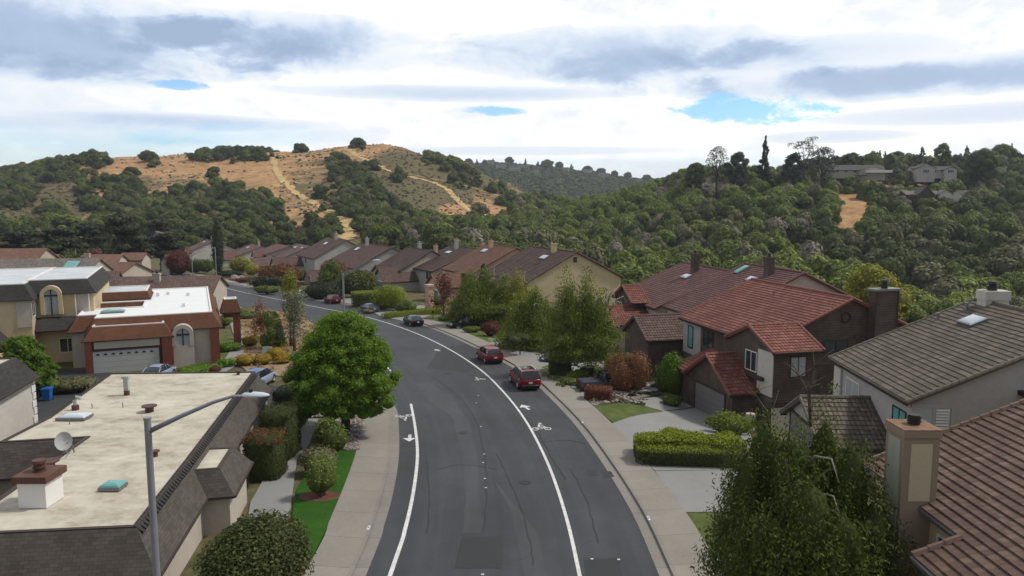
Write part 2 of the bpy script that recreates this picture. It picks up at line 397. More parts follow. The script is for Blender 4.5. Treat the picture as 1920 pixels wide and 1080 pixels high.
ALLEYM=asphalt('dark asphalt',(.035,.037,.042))
def concrete(name,c,joint=1.5,var=.16):
    t=NT(name); v=t.coord(); n1=t.noise(v,.35,6,.65); n2=t.noise(v,6,4)
    f=t.math('ADD',t.math('MULTIPLY',n1,.65),t.math('MULTIPLY',n2,.35)); col=t.ramp(f,[(.3,sc3(c,1-var)),(.5,c),(.72,sc3(c,1+var))])
    if joint:
        uv=t.coord('UV'); sp=t.n('ShaderNodeSeparateXYZ'); t.l(uv,sp.inputs[0])
        fr_=t.math('FRACT',t.math('DIVIDE',sp.outputs[0],joint)); ln=t.math('LESS_THAN',fr_,.028/joint)
        t.base(t.mix(ln,col,sc3(c,.45)))
        wn=t.n('ShaderNodeTexWhiteNoise',noise_dimensions='1D'); t.l(t.math('FLOOR',t.math('DIVIDE',sp.outputs[0],joint)),wn.inputs['W'])
        k=t.math('ADD',t.math('MULTIPLY',wn.outputs[0],.14),.93); x=t.n('ShaderNodeVectorMath',operation='SCALE'); t.l(t.mix(ln,col,sc3(c,.45)),x.inputs[0]); t.l(k,x.inputs['Scale']); t.l(x.outputs[0],t.b.inputs['Base Color'])
    else: t.base(col)
    t.bump(n2,.15,.01); return t.fin(.88,0,.25)
WALKM=concrete('sidewalk concrete',(.245,.227,.2),3.0); KERBM=concrete('kerb concrete',(.22,.205,.185),3.0,.2); DRIVEM=concrete('driveway concrete',(.235,.235,.232),0,.12)
PAINT=plain('road paint',(.6,.6,.6),.65,0,.3,2.5,.2,0,14)
GUT_R=cr([(6.0,-30),(6.05,0),(6.1,20),(6.1,29.3),(6.05,36),(5.5,44),(4.6,52.5),(3.2,61),(1.6,69),(-.8,77),(-4.1,86),(-8.7,97.5),(-14.4,109.5),(-21,121),(-31,136),(-42,149.5),(-52,161),(-66,178),(-84,203),(-104,228)],6)
LIN_R=cr([(2.6,-30),(2.7,0),(2.78,20),(2.8,29.3),(2.65,36.5),(2.1,44.7),(.95,54.2),(-.8,63.6),(-3.2,73.4),(-7.2,85.3),(-12.6,98),(-18.9,109.8),(-25.2,119.3),(-37,133.5),(-49.4,149),(-56,157),(-70,176),(-88,200),(-108,225)],6)
LIN_L1=cr([(-5.05,-30),(-5.05,0),(-5.05,29.3),(-5.1,34),(-5.4,39.5),(-6,45.8),(-7,52.3),(-8.2,59)],6)
LIN_L2=cr([(-12,72.5),(-15.5,82),(-21.6,93.5),(-29.5,105),(-37.2,115.5),(-46,127.5),(-57,143),(-72,163),(-90,187),(-110,213)],6)
GUT_L1=cr([(-6.1,-30),(-6.05,0),(-6.05,29.3),(-6.2,34.8),(-6.5,39.5),(-7.1,45.3),(-8.2,52.5),(-9.2,57.6),(-10.6,60.6),(-13,62)],6)
GUT_L2=cr([(-12.6,70.2),(-14.2,74),(-17.2,83),(-23,94.5),(-30.9,106.2),(-38.4,116.6),(-47.2,128.6),(-58.2,144),(-73.2,164),(-91.2,188),(-111.2,214)],6)
# road sheet between the two gutters (left side taken straight across the side-lane mouth)
gl=cr([(-6.1,-30),(-6.05,0),(-6.05,29.3),(-6.2,34.8),(-6.5,39.5),(-7.1,45.3),(-8.2,52.5),(-9.6,59),(-12.4,69.5),(-14.2,74),(-17.2,83),(-23,94.5),(-30.9,106.2),(-38.4,116.6),(-47.2,128.6),(-58.2,144),(-73.2,164),(-91.2,188),(-111.2,214)],6)
N=150; a=resample(gl,N); b=resample(GUT_R,N)
mb=MB(); strip(mb,[p+Vector((-.05,0)) for p in a],b,.012); kind(mb.build('road',ROADM))
# worn band, patches
def onroad(pts,h,name,m):
    mb=MB(); q=[(P(*p)[0],P(*p)[1]) for p in pts]
    ar=sum(q[i][0]*q[(i+1)%len(q)][1]-q[(i+1)%len(q)][0]*q[i][1] for i in range(len(q)))
    if ar<0: q=q[::-1]
    mb.face([GV(x,y,h) for x,y in q],[(y,x) for x,y in q]); kind(mb.build(name,m))
def wob(pts,amp,n=5):
    o=[]
    for i in range(len(pts)):
        a,b=pts[i],pts[(i+1)%len(pts)]
        for k in range(n):
            t=k/n; o.append((a[0]+(b[0]-a[0])*t+rnd.uniform(-amp,amp),a[1]+(b[1]-a[1])*t+rnd.uniform(-amp,amp)*.5))
    return o
onroad(wob([(782,718),(806,716),(836,738),(852,746),(856,760),(880,790),(893,850),(900,930),(905,1000),(868,1000),(872,930),(868,850),(846,780),(812,760),(792,738)],2.2),.017,'road',ROAD_L)
onroad(wob([(905,860),(925,900),(1010,1000),(1030,1100),(985,1100),(960,960),(925,900)],2),.017,'road',ROAD_L)
onroad([(866,1008),(944,1006),(940,1066),(852,1066)],.022,'road',ROAD_D)
onroad(wob([(1100,880),(1118,882),(1122,892),(1104,892)],1),.022,'road',ROAD_D)
onroad(wob([(1128,886),(1146,884),(1152,894),(1132,896)],1),.022,'road',ROAD_D)
onroad(wob([(1095,1050),(1160,1046),(1172,1100),(1098,1100)],1),.022,'road',ROAD_D)
onroad(wob([(960,640),(900,690),(870,700),(800,690),(830,650)],3),.017,'road',ROAD_D)
# crack sealing lines and utility covers in the asphalt
TAR=plain('crack sealant',(.022,.022,.024),.6,0,.1,2)
def seam(pxs,w=.05):
    c=cr([P(*p)[:2] for p in pxs],7); c=[p+Vector((rnd.uniform(-.06,.06),rnd.uniform(-.06,.06))) for p in c]; mb=MB(); strip(mb,offset(c,-w/2),offset(c,w/2),.024); kind(mb.build('road_marking',TAR))
for s_ in ([(905,1000),(912,920),(908,850),(888,780),(850,735),(800,700)],[(820,880),(870,872),(930,880)],[(1000,1060),(985,980),(955,900),(930,850)],[(1060,900),(1030,850),(1000,800),(950,750)],[(940,700),(900,705),(860,700)],[(800,1000),(806,930),(800,860)],[(1120,1020),(1100,940),(1070,880)],[(760,650),(800,662),(860,668)],[(1010,830),(1060,826),(1100,832)]): seam(s_)
for px,py in ((868,812),(985,905),(838,700)):
    x,y=P(px,py)[:2]; mb=MB(); mb.prism([(x+.34*math.cos(k*.3927),y+.34*math.sin(k*.3927)) for k in range(16)],lambda a,b:-SL*b+.0,lambda a,b:-SL*b+.028); tag(mb.build('manhole_cover',TAR),{812:'round manhole cover in the lane left of the worn centre band',905:'nearest round manhole cover in the right lane',700:'farthest round manhole cover in the bend'}[py],'manhole cover','manhole covers in the road')
# gutters + kerbs + walks
def kerb_side(G_,sgn,name,walk=None,ww=2.0,name2='pavement'):
    K=offset(G_,.55*sgn); mb=MB()
    A,B=(G_,K) if sgn>0 else (K,G_)
    strip(mb,A,B,.02,.05); 
    K2=offset(G_,.72*sgn); A,B=(K,K2) if sgn>0 else (K2,K); strip(mb,A,B,.135,.13)
    kind(mb.build('kerb',KERBM))
    if walk is None: walk=offset(G_,(.72+ww)*sgn)
    n=120; a=resample(K2,n); b=resample(walk,n); mb=MB()
    if sgn>0: strip(mb,a,b,.13,.13)
    else: strip(mb,b,a,.13,.13)
    kind(mb.build(name2,WALKM)); return K2,b
KR,WR=kerb_side(GUT_R,1,'r',ww=1.95)
WLK=cr([(-8.5,-30),(-8.5,0),(-8.6,29.3),(-8.9,34.8),(-9.4,41),(-10,46.5),(-11.1,53),(-11.8,57),(-12.6,60),(-13.2,63.2)],6)
KL,WL=kerb_side(GUT_L1,-1,'l',walk=WLK)
KL2,WL2=kerb_side(GUT_L2,-1,'l',ww=.12)
# white lines
def line(c,w,name='road_marking'):
    mb=MB(); strip(mb,offset(c,-w/2),offset(c,w/2),.03); return kind(mb.build(name,PAINT))
line(LIN_R,.17); line(LIN_L1,.19); line(LIN_L2,.17)
# faint centre marker dots
mb=MB()
for q in [(897,742),(908,852),(906,868),(909,898),(911,915),(905,1078),(902,800),(893,756),(1110,1049),(1160,1050)]:
    x,y,z=P(*q); mb.prism([(x-.06,y-.05),(x+.06,y-.05),(x+.06,y+.05),(x-.06,y+.05)],lambda a,b:-SL*b+.012,lambda a,b:-SL*b+.034)
kind(mb.build('road_marking',PAINT))
def marking(px,py,ang,kindm,s=1.0,faded=False):
    x,y,_=P(px,py); T=Fr(x,y,ang); mb=MB()
    def seg(a,b,w):
        d=Vector(b)-Vector(a); n=Vector((-d.y,d.x)).normalized()*w/2; q=[Vector(a)-n,Vector(b)-n,Vector(b)+n,Vector(a)+n]
        mb.face([(*T(p.x*s,p.y*s,0)[:2],-SL*T(p.x*s,p.y*s,0)[1]+.03) for p in q])
    def ring(c,r,w,el=1.5):
        for k in range(14):
            a0,a1=2*math.pi*k/14,2*math.pi*(k+1)/14
            q=[(c[0]+rr*math.cos(t),c[1]+rr*math.sin(t)*el) for rr,t in ((r-w,a0),(r,a0),(r,a1),(r-w,a1))]
            mb.face([(*T(p[0]*s,p[1]*s,0)[:2],-SL*T(p[0]*s,p[1]*s,0)[1]+.03) for p in q])
    if kindm=='arrow':
        seg((0,-.75),(0,.1),.2); q=[(-.42,0),(.42,0),(0,.75)]
        mb.face([(*T(p[0]*s,p[1]*s,0)[:2],-SL*T(p[0]*s,p[1]*s,0)[1]+.031) for p in q])
    else:
        ring((-.42,-.35),.24,.07); ring((.42,-.35),.24,.07)
        seg((-.42,-.35),(-.1,.1),.07); seg((-.42,-.35),(.02,-.35),.07); seg((.02,-.35),(.28,.12),.07); seg((-.1,.1),(.28,.12),.07); seg((.42,-.35),(.26,.25),.07)
        seg((-.12,.2),(.0,.75),.14); seg((.0,.75),(.25,.4),.08); seg((-.1,.2),(.08,-.1),.1); ring((.1,1.0),.11,.1)
    kind(mb.build('road_marking',PAINT))
marking(985,764,.35,'arrow',1.15); marking(1014,802,.12,'bike',1.05); marking(768,822,math.pi+.1,'arrow',1.1); marking(758,782,math.pi+.3,'bike',.95); marking(898,711,.5,'bike',.8)
marking(820,657,.6,'arrow',.9)
# kerb-side patches: name, px polygon, height, material
LAWN=NT('lawn grass'); v=LAWN.coord(); n1=LAWN.noise(v,.9,5); n2=LAWN.noise(v,25,3)
LAWN.base(LAWN.ramp(LAWN.math('ADD',LAWN.math('MULTIPLY',n1,.6),LAWN.math('MULTIPLY',n2,.4)),[(.3,(.045,.07,.018)),(.5,(.08,.11,.03)),(.72,(.17,.165,.065))])); LAWN.bump(n2,.8,.05); LAWN=LAWN.fin(.9,0,.15)
TURF=plain('artificial turf',(.028,.085,.010),.9,0,.35,.5,.1,1.0,9)
MULCH=plain('red bark mulch',(.13,.05,.035),.95,0,.4,1.2,.2,1); GRAV=plain('grey gravel',(.2,.19,.17),.9,0,.5,4,.2,1,14)
TAN=plain('tan bark ground',(.25,.185,.12),.95,0,.3,.7,.1,1)
def patch(name,pxs,h,m,k='structure',thick=.1):
    mb=MB(); q=[P(*p,h)[:2] for p in pxs]; poly_up(mb,q,h,thick); return kind(mb.build(name,m),k)
R_=[('driveway',[(1150,793),(1243,771),(1302,764),(1400,800),(1440,880),(1228,882),(1140,795)],.105,DRIVEM),
('path',[(1213,762),(1175,750),(1245,742),(1302,762),(1243,770.5)],.1,DRIVEM),
('driveway',[(1228,883),(1450,880),(1450,958),(1284,960)],.106,DRIVEM),
('driveway',[(1035,704),(1088,742),(1112,757),(1150,740),(1290,712),(1200,680)],.107,DRIVEM),
('driveway',[(985,688),(1030,703),(1110,697),(1150,668),(1040,650),(968,655)],.104,DRIVEM),
('driveway',[(912,642),(940,660),(975,668),(1010,655),(958,630)],.106,DRIVEM),
('driveway',[(795,600),(850,618),(880,625),(935,605),(850,585)],.105,DRIVEM),
('driveway',[(690,580),(712,592),(762,603),(800,594),(840,588),(800,572)],.106,DRIVEM),
('driveway',[(640,556),(660,574),(700,582),(760,575),(740,562),(690,555)],.104,DRIVEM),
('driveway',[(520,545),(560,560),(620,566),(640,556),(600,545)],.105,DRIVEM),
('driveway',[(430,520),(450,532),(520,548),(560,545),(500,530)],.107,DRIVEM)]
for n_,p_,h_,m_ in R_: patch(n_,p_,h_,m_)
for p_ in [[(1112,761),(1165,756),(1214,762),(1243,772),(1150,793)],[(1284,961),(1450,961),(1560,1100),(1362,1100)],[(873,625),(915,643),(950,638),(934,622),(900,617)],[(793,596),(846,609),(866,597),(820,586)],[(350,515),(395,513),(392,522),(345,523)],[(1010,690),(1035,702),(1060,695),(1050,680)],[(655,575),(690,582),(710,577),(670,568)]]:
    patch('lawn',p_,.11,LAWN)
patch('lawn',[(622,845),(674,845),(652,915),(579,1056),(538,1053),(550,950),(557,917),(590,860)],.11,TURF)
patch('planting_bed',[(538,1054),(579,1057),(560,1100),(500,1100)],.1,MULCH)
patch('planting_bed',[(682,778),(674,844),(622,844),(596,830),(625,780),(655,765)],.1,GRAV)
patch('planting_bed',[(555,768),(640,748),(690,748),(655,764),(625,779),(560,784)],.102,GRAV)
patch('planting_bed',[(1112,760),(1095,742),(1140,735),(1240,738),(1172,749),(1213,761),(1165,755)],.102,GRAV)
patch('path',[(556,785),(596,785),(580,830),(556,862),(545,950),(500,1060),(440,1100),(470,940),(505,880),(520,830)],.1,DRIVEM)
patch('driveway',[(700,746),(660,735),(540,725),(100,690),(20,770),(95,830),(560,766),(640,747)],.03,ALLEYM)
patch('planting_bed',[(470,700),(545,706),(600,709),(615,660),(600,615),(560,590),(470,575),(440,600),(455,640),(450,685)],.1,TAN)
patch('path',[(430,603),(446,606),(462,640),(450,680),(405,706),(330,708),(420,676),(442,640)],.12,DRIVEM)
patch('lawn',[(412,640),(428,622),(440,630),(438,660),(425,684),(414,690)],.11,LAWN)
patch('path',[(240,540),(300,528),(352,517),(352,521),(300,534),(250,546)],.1,DRIVEM)
# mulch ring with pale edging in the turf
x,y,_=P(600,934); mb=MB(); mb.prism([(x+1.05*math.cos(t*.3927),y+.75*math.sin(t*.3927)) for t in range(16)],lambda a,b:-SL*b+.05,lambda a,b:-SL*b+.125); kind(mb.build('planting_bed',MULCH))
mb=MB(); mb.tube([GV(x+1.07*math.cos(t*.3927),y+.77*math.sin(t*.3927),.12) for t in range(17)],.025,6,False); kind(mb.build('kerb',KERBM))
# loose stones: river rock bed (uncountable)
def stones(pxs,n,name,label,seed,r0=.06,r1=.16):
    rr=random.Random(seed); q=[P(*p,.1)[:2] for p in pxs]; xs=[a for a,b in q]; ys=[b for a,b in q]; mb=MB(); k=0
    def ins(x,y):
        c=False
        for i in range(len(q)):
            (x1,y1),(x2,y2)=q[i],q[i-1]
            if (y1>y)!=(y2>y) and x<(x2-x1)*(y-y1)/(y2-y1)+x1: c=not c
        return c
    while k<n:
        x,y=rr.uniform(min(xs),max(xs)),rr.uniform(min(ys),max(ys))
        if not ins(x,y): continue
        k+=1; r=rr.uniform(r0,r1); z=-SL*y+.08; mb.cur=rr.randrange(3); an=rr.random()*3
        pts=[(x+r*rr.uniform(.7,1.1)*math.cos(an+j*1.26),y+r*rr.uniform(.7,1.1)*math.sin(an+j*1.26)) for j in range(5)]
        tp=[(x+(a-x)*.6,y+(b-y)*.6) for a,b in pts]; mb.loft([[(a,b,z) for a,b in pts],[(a,b,z+r*.45) for a,b in pts],[(a,b,z+r*.8) for a,b in tp]])
    o=mb.build(name,[plain('pale stone',(.36,.33,.29),.8,0,.2),plain('pinkish stone',(.25,.19,.17),.8,0,.2),plain('dark stone',(.14,.135,.13),.8,0,.2)]); kind(o,'stuff',label,'stones')
stones([(682,778),(674,844),(622,844),(596,830),(625,780),(655,765)],1500,'river_rocks','loose grey and pink river rocks in the bed beside the left sidewalk',1)
stones([(555,768),(640,748),(690,748),(655,764),(625,779),(560,784)],500,'river_rocks','loose pale river rocks round the trunk of the big green tree',2)
stones([(1112,760),(1095,742),(1140,735),(1240,738),(1172,749),(1213,761),(1165,755)],700,'river_rocks','white and grey rocks under the maroon tree on the right',3)
# ---------------------------------------------------------------- buildings
def stucco(name,c): return plain(name,c,.92,0,.14,.35,.15,.25)
GLASS=NT('window glass'); GLASS.base((.03,.04,.045)); GLASS=GLASS.fin(.08,0,.6)
CURT=plain('curtained glass',(.36,.4,.41),.25,0,.1,1,.5)
WHITEP=plain('white paint',(.7,.69,.67),.5,0,.05,1); DKWOOD=plain('dark brown timber',(.05,.038,.032),.7,0,.2,2); METAL=plain('grey flashing',(.22,.22,.22),.45,.6,.1,2)
CAPM=plain('dark metal cap',(.04,.038,.036),.5,.5,.2,3); RUST=plain('rusty metal',(.36,.17,.08),.8,.1,.4,5)
SKYL=plain('milky skylight dome',(.5,.56,.62),.12,0,.05,1,.6); TEAL=plain('green skylight glass',(.12,.34,.33),.1,0,.1,1,.6)
def clip(poly,k,val,keep_gt):
    o=[]
    for i in range(len(poly)):
        a,b=poly[i],poly[(i+1)%len(poly)]; ia=(a[k]>=val) if keep_gt else (a[k]<=val); ib=(b[k]>=val) if keep_gt else (b[k]<=val)
        if ia: o.append(a)
        if ia!=ib:
            t=(val-a[k])/(b[k]-a[k]); o.append((a[0]+(b[0]-a[0])*t,a[1]+(b[1]-a[1])*t))
    return o
class Plane:      # inclined roof plane: s along the eave, t up the slope
    def __init__(s,o,ang,pitch,side=1):   # ang direction of the eave; upslope is to the left of it (side=1)
        s.o=Vector(o); s.u=Vector((math.cos(ang),math.sin(ang),0)); h=Vector((-math.sin(ang),math.cos(ang),0))*side
        s.v=(h*math.cos(pitch)+Vector((0,0,math.sin(pitch)))); s.n=s.u.cross(s.v); 
        if s.n.z<0: s.n=-s.n
    def at(s,a,b,h=0): return tuple(s.o+s.u*a+s.v*b+s.n*h)
    def px(s,px,py):
        d=Vector(ray(px,py)); o=Vector((0,0,CH)); t=(s.o-o).dot(s.n)/d.dot(s.n); q=o+d*t-s.o; return (q.dot(s.u),q.dot(s.v))
def roof_poly(mb,pl,poly,course=.38,lip=.05,th=.16,steps=True):
    ar=sum(poly[i][0]*poly[(i+1)%len(poly)][1]-poly[(i+1)%len(poly)][0]*poly[i][1] for i in range(len(poly)))
    if ar<0: poly=poly[::-1]
    flip=pl.u.cross(pl.v).z<0
    def add(p,uv): mb.face(p[::-1] if flip else p,uv[::-1] if flip else uv)
    if steps:
        t0=math.floor(min(p[1] for p in poly)/course)*course; tm=max(p[1] for p in poly)
        while t0<tm-1e-4:
            q=clip(clip(poly,1,t0,True),1,t0+course,False)
            if len(q)>=3:
                add([pl.at(a,b,lip*(1-(b-t0)/course)+.004) for a,b in q],q)
                xs=[a for a,b in q if abs(b-t0)<1e-3]
                if len(xs)>=2: add([pl.at(min(xs),t0,0),pl.at(max(xs),t0,0),pl.at(max(xs),t0,lip+.004),pl.at(min(xs),t0,lip+.004)],[(0,0)]*4)
            t0+=course
    else: add([pl.at(a,b,.01) for a,b in poly],poly)
    n=len(poly); bot=[pl.at(a,b,-th) for a,b in poly]; top=[pl.at(a,b,0) for a,b in poly]
    add(bot[::-1],[(0,0)]*n)
    for i in range(n): j=(i+1)%n; add([bot[i],bot[j],top[j],top[i]],[(0,0)]*4)
def ridge_caps(mb,a,b,r=.13,step=.42):
    a,b=Vector(a),Vector(b); L=(b-a).length; n=max(1,int(L/step)); d=(b-a)/n
    for k in range(n):
        mb.tube([a+d*k,a+d*(k+1.05)],[r*1.12,r*.9],6)
def window(parent,T,u,z,w,h,face='f',d=0,frame=.07,mat=None,split=1,cm=None,depth=.1,part='window'):
    """window on the wall line v=d (face f: outward -v, b: +v, l: -u side at u=d, r: +u side)"""
    def Q(a,o,c):  # a along, o outward
        if face=='f': return T(a,d-o,c)
        if face=='b': return T(a,d+o,c)
        if face=='l': return T(d-o,a,c)
        return T(d+o,a,c)
    mb=MB()
    def bx(a0,a1,o0,o1,c0,c1):
        q=[Q(a0,o1,c0),Q(a1,o1,c0),Q(a1,o0,c0),Q(a0,o0,c0)]; q+= [Q(a0,o1,c1),Q(a1,o1,c1),Q(a1,o0,c1),Q(a0,o0,c1)]; mb.hexa(q)
    x0,x1=u-w/2,u+w/2
    bx(x0-frame,x1+frame,0,depth*.6,z-frame,z); bx(x0-frame,x1+frame,0,depth*.6,z+h,z+h+frame); bx(x0-frame,x0,0,depth*.6,z,z+h); bx(x1,x1+frame,0,depth*.6,z,z+h)
    for k in range(1,split+1):
        if split>=1 and k<=split-0: 
            xx=x0+(x1-x0)*k/(split+1); bx(xx-.03,xx+.03,0,depth*.5,z,z+h)
    fo=mb.build(part,cm or WHITEP,parent)
    mb=MB(); bx(x0,x1,-.02,.02,z,z+h); mb.build('pane',mat or GLASS,fo)
    return fo
def chimney(parent,T,u,v,z0,z1,wu=.9,wv=.7,m=None,capm=None,pot=True,band=.25):
    mb=MB(); mb.box(u-wu/2,u+wu/2,v-wv/2,v+wv/2,z0,z1-band,T); mb.box(u-wu/2-.07,u+wu/2+.07,v-wv/2-.07,v+wv/2+.07,z1-band,z1,T); c=mb.build('chimney',m,parent)
    if pot:
        mb=MB(); o=T(u,v,z1+.0)
        mb.disc(o,.2,.12,14); mb.disc((o[0],o[1],z1+.12),.15,.16,14); mb.disc((o[0],o[1],z1+.2),.21,.04,14); mb.disc((o[0],o[1],z1+.3),.23,.1,14,.18); mb.build('chimney_cap',capm or CAPM,c)
    return c
def skylight(parent,pl,s,t,w=1.2,h=.8,m=None,ang=0):
    mb=MB()
    q=[pl.at(s+a*w/2,t+b*h/2,.03) for a,b in ((-1,-1),(1,-1),(1,1),(-1,1))]+[pl.at(s+a*w/2,t+b*h/2,.17) for a,b in ((-1,-1),(1,-1),(1,1),(-1,1))]
    mb.hexa(q); f=mb.build('skylight',METAL,parent); mb=MB(); rings=[]
    for k,(r,hh) in enumerate(((.93,.172),(.86,.24),(.6,.3),(.2,.33))): rings.append([pl.at(s+a*w/2*r,t+b*h/2*r,hh) for a,b in ((-1,-1),(1,-1),(1,1),(-1,1))])
    mb.loft(rings); mb.build('skylight_dome',m or SKYL,f); return f
def vent(parent,pl,s,t,h=.35,r=.07):
    mb=MB(); o=pl.at(s,t,0); mb.disc((o[0],o[1],o[2]-.1),r,h+.1,8); mb.disc((o[0],o[1],o[2]+h),r*1.5,.05,8); mb.build('vent_pipe',METAL,parent)
def gable(parent,T,u0,u1,v0,v1,zg,ze,zr,wallm,roofm,oh=.5,ohg=.35,axis='u',steps=True,fascia=None,hide=()):
    """gable body: ridge along u (axis u) or along v. T frame. Returns planes (front, back)"""
    if axis=='v': T2=(lambda a,b,c:T(b,a,c)); a0,a1,b0,b1=v0,v1,u0,u1
    else: T2=T; a0,a1,b0,b1=u0,u1,v0,v1
    mid=(b0+b1)/2; ov=.18
    mb=MB()
    prof=[(b0,zg),(b1,zg),(b1,ze-ov),(mid,zr-ov),(b0,ze-ov)]
    A=[T2(a0,b,z) for b,z in prof]; B=[T2(a1,b,z) for b,z in prof]
    def uvp(p): return [(q[0]*.7+q[1]*.7,q[2]) for q in p]
    if axis=='v': A,B=B,A
    mb.face(A[::-1],uvp(A[::-1])); mb.face(B,uvp(B))
    for i in range(5):
        j=(i+1)%5
        if i in (2,3): continue
        q=[A[i],A[j],B[j],B[i]]; mb.face(q,uvp(q))
    w=mb.build('wall',wallm,parent)
    pitch=math.atan2(zr-ze,mid-b0); 
    o0=Vector(T2(a0,b0,ze)); ue=(Vector(T2(a1,b0,ze))-o0).normalized(); ang=math.atan2(ue.y,ue.x)
    vh=(Vector(T2(a0,b1,ze))-o0).normalized(); side=1 if (ue.x*vh.y-ue.y*vh.x)>0 else -1
    L=a1-a0; S=(mid-b0)/math.cos(pitch)
    p1=Plane(o0,ang,pitch,side); p2=Plane(T2(a0,b1,ze),ang,pitch,-side)
    mb=MB(); e=oh/math.cos(pitch)
    poly=[(-ohg,-e),(L+ohg,-e),(L+ohg,S),(-ohg,S)]
    roof_poly(mb,p1,poly,steps=steps); roof_poly(mb,p2,poly,steps=steps)
    if steps:
        ridge_caps(mb,p1.at(-ohg,S,.03),p1.at(L+ohg,S,.03))
        for pl in (p1,p2):
            for s_ in (-ohg+.02,L+ohg-.02): ridge_caps(mb,pl.at(s_,-e,.02),pl.at(s_,S,.02),.11)
    r=mb.build('roof',roofm,parent)
    for pl in (p1,p2):
        mb=MB(); q=[pl.at(-ohg,-e-.05,-.22),pl.at(L+ohg,-e-.05,-.22),pl.at(L+ohg,-e,-.22),pl.at(-ohg,-e,-.22)]+[pl.at(-ohg,-e-.05,.0),pl.at(L+ohg,-e-.05,.0),pl.at(L+ohg,-e,.0),pl.at(-ohg,-e,.0)]
        mb.hexa(q); mb.build('gutter',fascia or DKWOOD,parent)
    return p1,p2,w,r
def garage_door(parent,T,u0,u1,v,z0,z1,m,trimm=None,rows=4,cols=0):
    mb=MB(); n=rows; h=(z1-z0)/n
    for k in range(n): mb.box(u0,u1,v-.03,v+.05,z0+k*h+.01,z0+(k+1)*h-.01,T)
    mb.box(u0,u1,v-.0,v+.05,z0,z1,T)
    d=mb.build('garage_door',m,parent)
    mb=MB(); mb.box(u0-.15,u0,v-.07,v,z0,z1+.18,T); mb.box(u1,u1+.15,v-.07,v,z0,z1+.18,T); mb.box(u0,u1,v-.07,v,z1,z1+.18,T); mb.build('door_frame',trimm or DKWOOD,parent)
    return d
def fit(eL,eR,ridge,hE,which='L',dirang=None):
    """fit a gable house to its front eave (left, right px) and one ridge end px; eave hE above ground at left end"""
    A=P(*eL,hE); zE=A[2]; B=Pz(*eR,zE); d=Vector((B[0]-A[0],B[1]-A[1])); 
    L=d.length; ang=math.atan2(d.y,d.x) if dirang is None else dirang
    u=Vector((math.cos(ang),math.sin(ang))); n=Vector((-u.y,u.x))   # n = away from street (left of travel far->near)
    st=Vector(A[:2]) if which=='L' else Vector(A[:2])+u*L
    r=ray(*ridge); k=r[0]/r[1]
    a=(k*st.y-st.x)/(n.x-k*n.y); pt=st+n*a; z=CH+r[2]*pt.y/r[1]
    return A,ang,L,a,zE,z
TILE_RED=tile('red clay tiles',(.165,.058,.045),(.25,.105,.08)); TILE_PLUM=tile('dull plum tiles',(.105,.052,.048),(.165,.085,.075)); TILE_BR=tile('brown tiles',(.10,.062,.054),(.155,.098,.082)); TILE_DKBR=tile('dark brown tiles',(.075,.048,.042),(.12,.08,.066))
TILE_OL=tile('grey olive tiles',(.10,.085,.066),(.17,.14,.11)); TILE_RB=tile('reddish brown tiles',(.105,.066,.05),(.18,.12,.092)); TILE_OR=tile('orange brown tiles',(.15,.078,.055),(.21,.115,.08)); TILE_GR=tile('grey tiles',(.13,.115,.1),(.2,.18,.15))
SH_DK=shingle('charcoal shingles',(.045,.043,.042)); SH_GR=shingle('grey brown shingles',(.085,.075,.066)); SH_BR=shingle('brown wood shingles',(.13,.06,.035),.25,.2,.12)
ST_CREAM=stucco('cream stucco',(.50,.41,.26)); ST_PALE=stucco('pale stucco',(.42,.38,.33)); ST_WHITE=stucco('white stucco',(.5,.48,.44)); ST_GREY=stucco('grey stucco',(.38,.355,.345)); ST_PINK=stucco('pink stucco',(.47,.32,.25)); ST_BEIGE=stucco('beige stucco',(.4,.355,.285)); ST_LGREY=stucco('light grey stucco',(.36,.35,.34))
t=NT('brown board siding'); v=t.coord(); sp=t.n('ShaderNodeSeparateXYZ'); t.l(v,sp.inputs[0]); fr_=t.math('FRACT',t.math('MULTIPLY',sp.outputs[2],4.5)); ln=t.math('LESS_THAN',fr_,.08); n=t.noise(v,1.2,5)
t.base(t.mix(ln,t.ramp(n,[(.3,(.072,.053,.045)),(.7,(.122,.094,.08))]),(.03,.02,.016))); SIDING=t.fin(.85,0,.2)
DOORG=plain('grey garage paint',(.17,.16,.165),.6,0,.05,1); DOORW=plain('white garage paint',(.42,.43,.42),.5,0,.04,1)
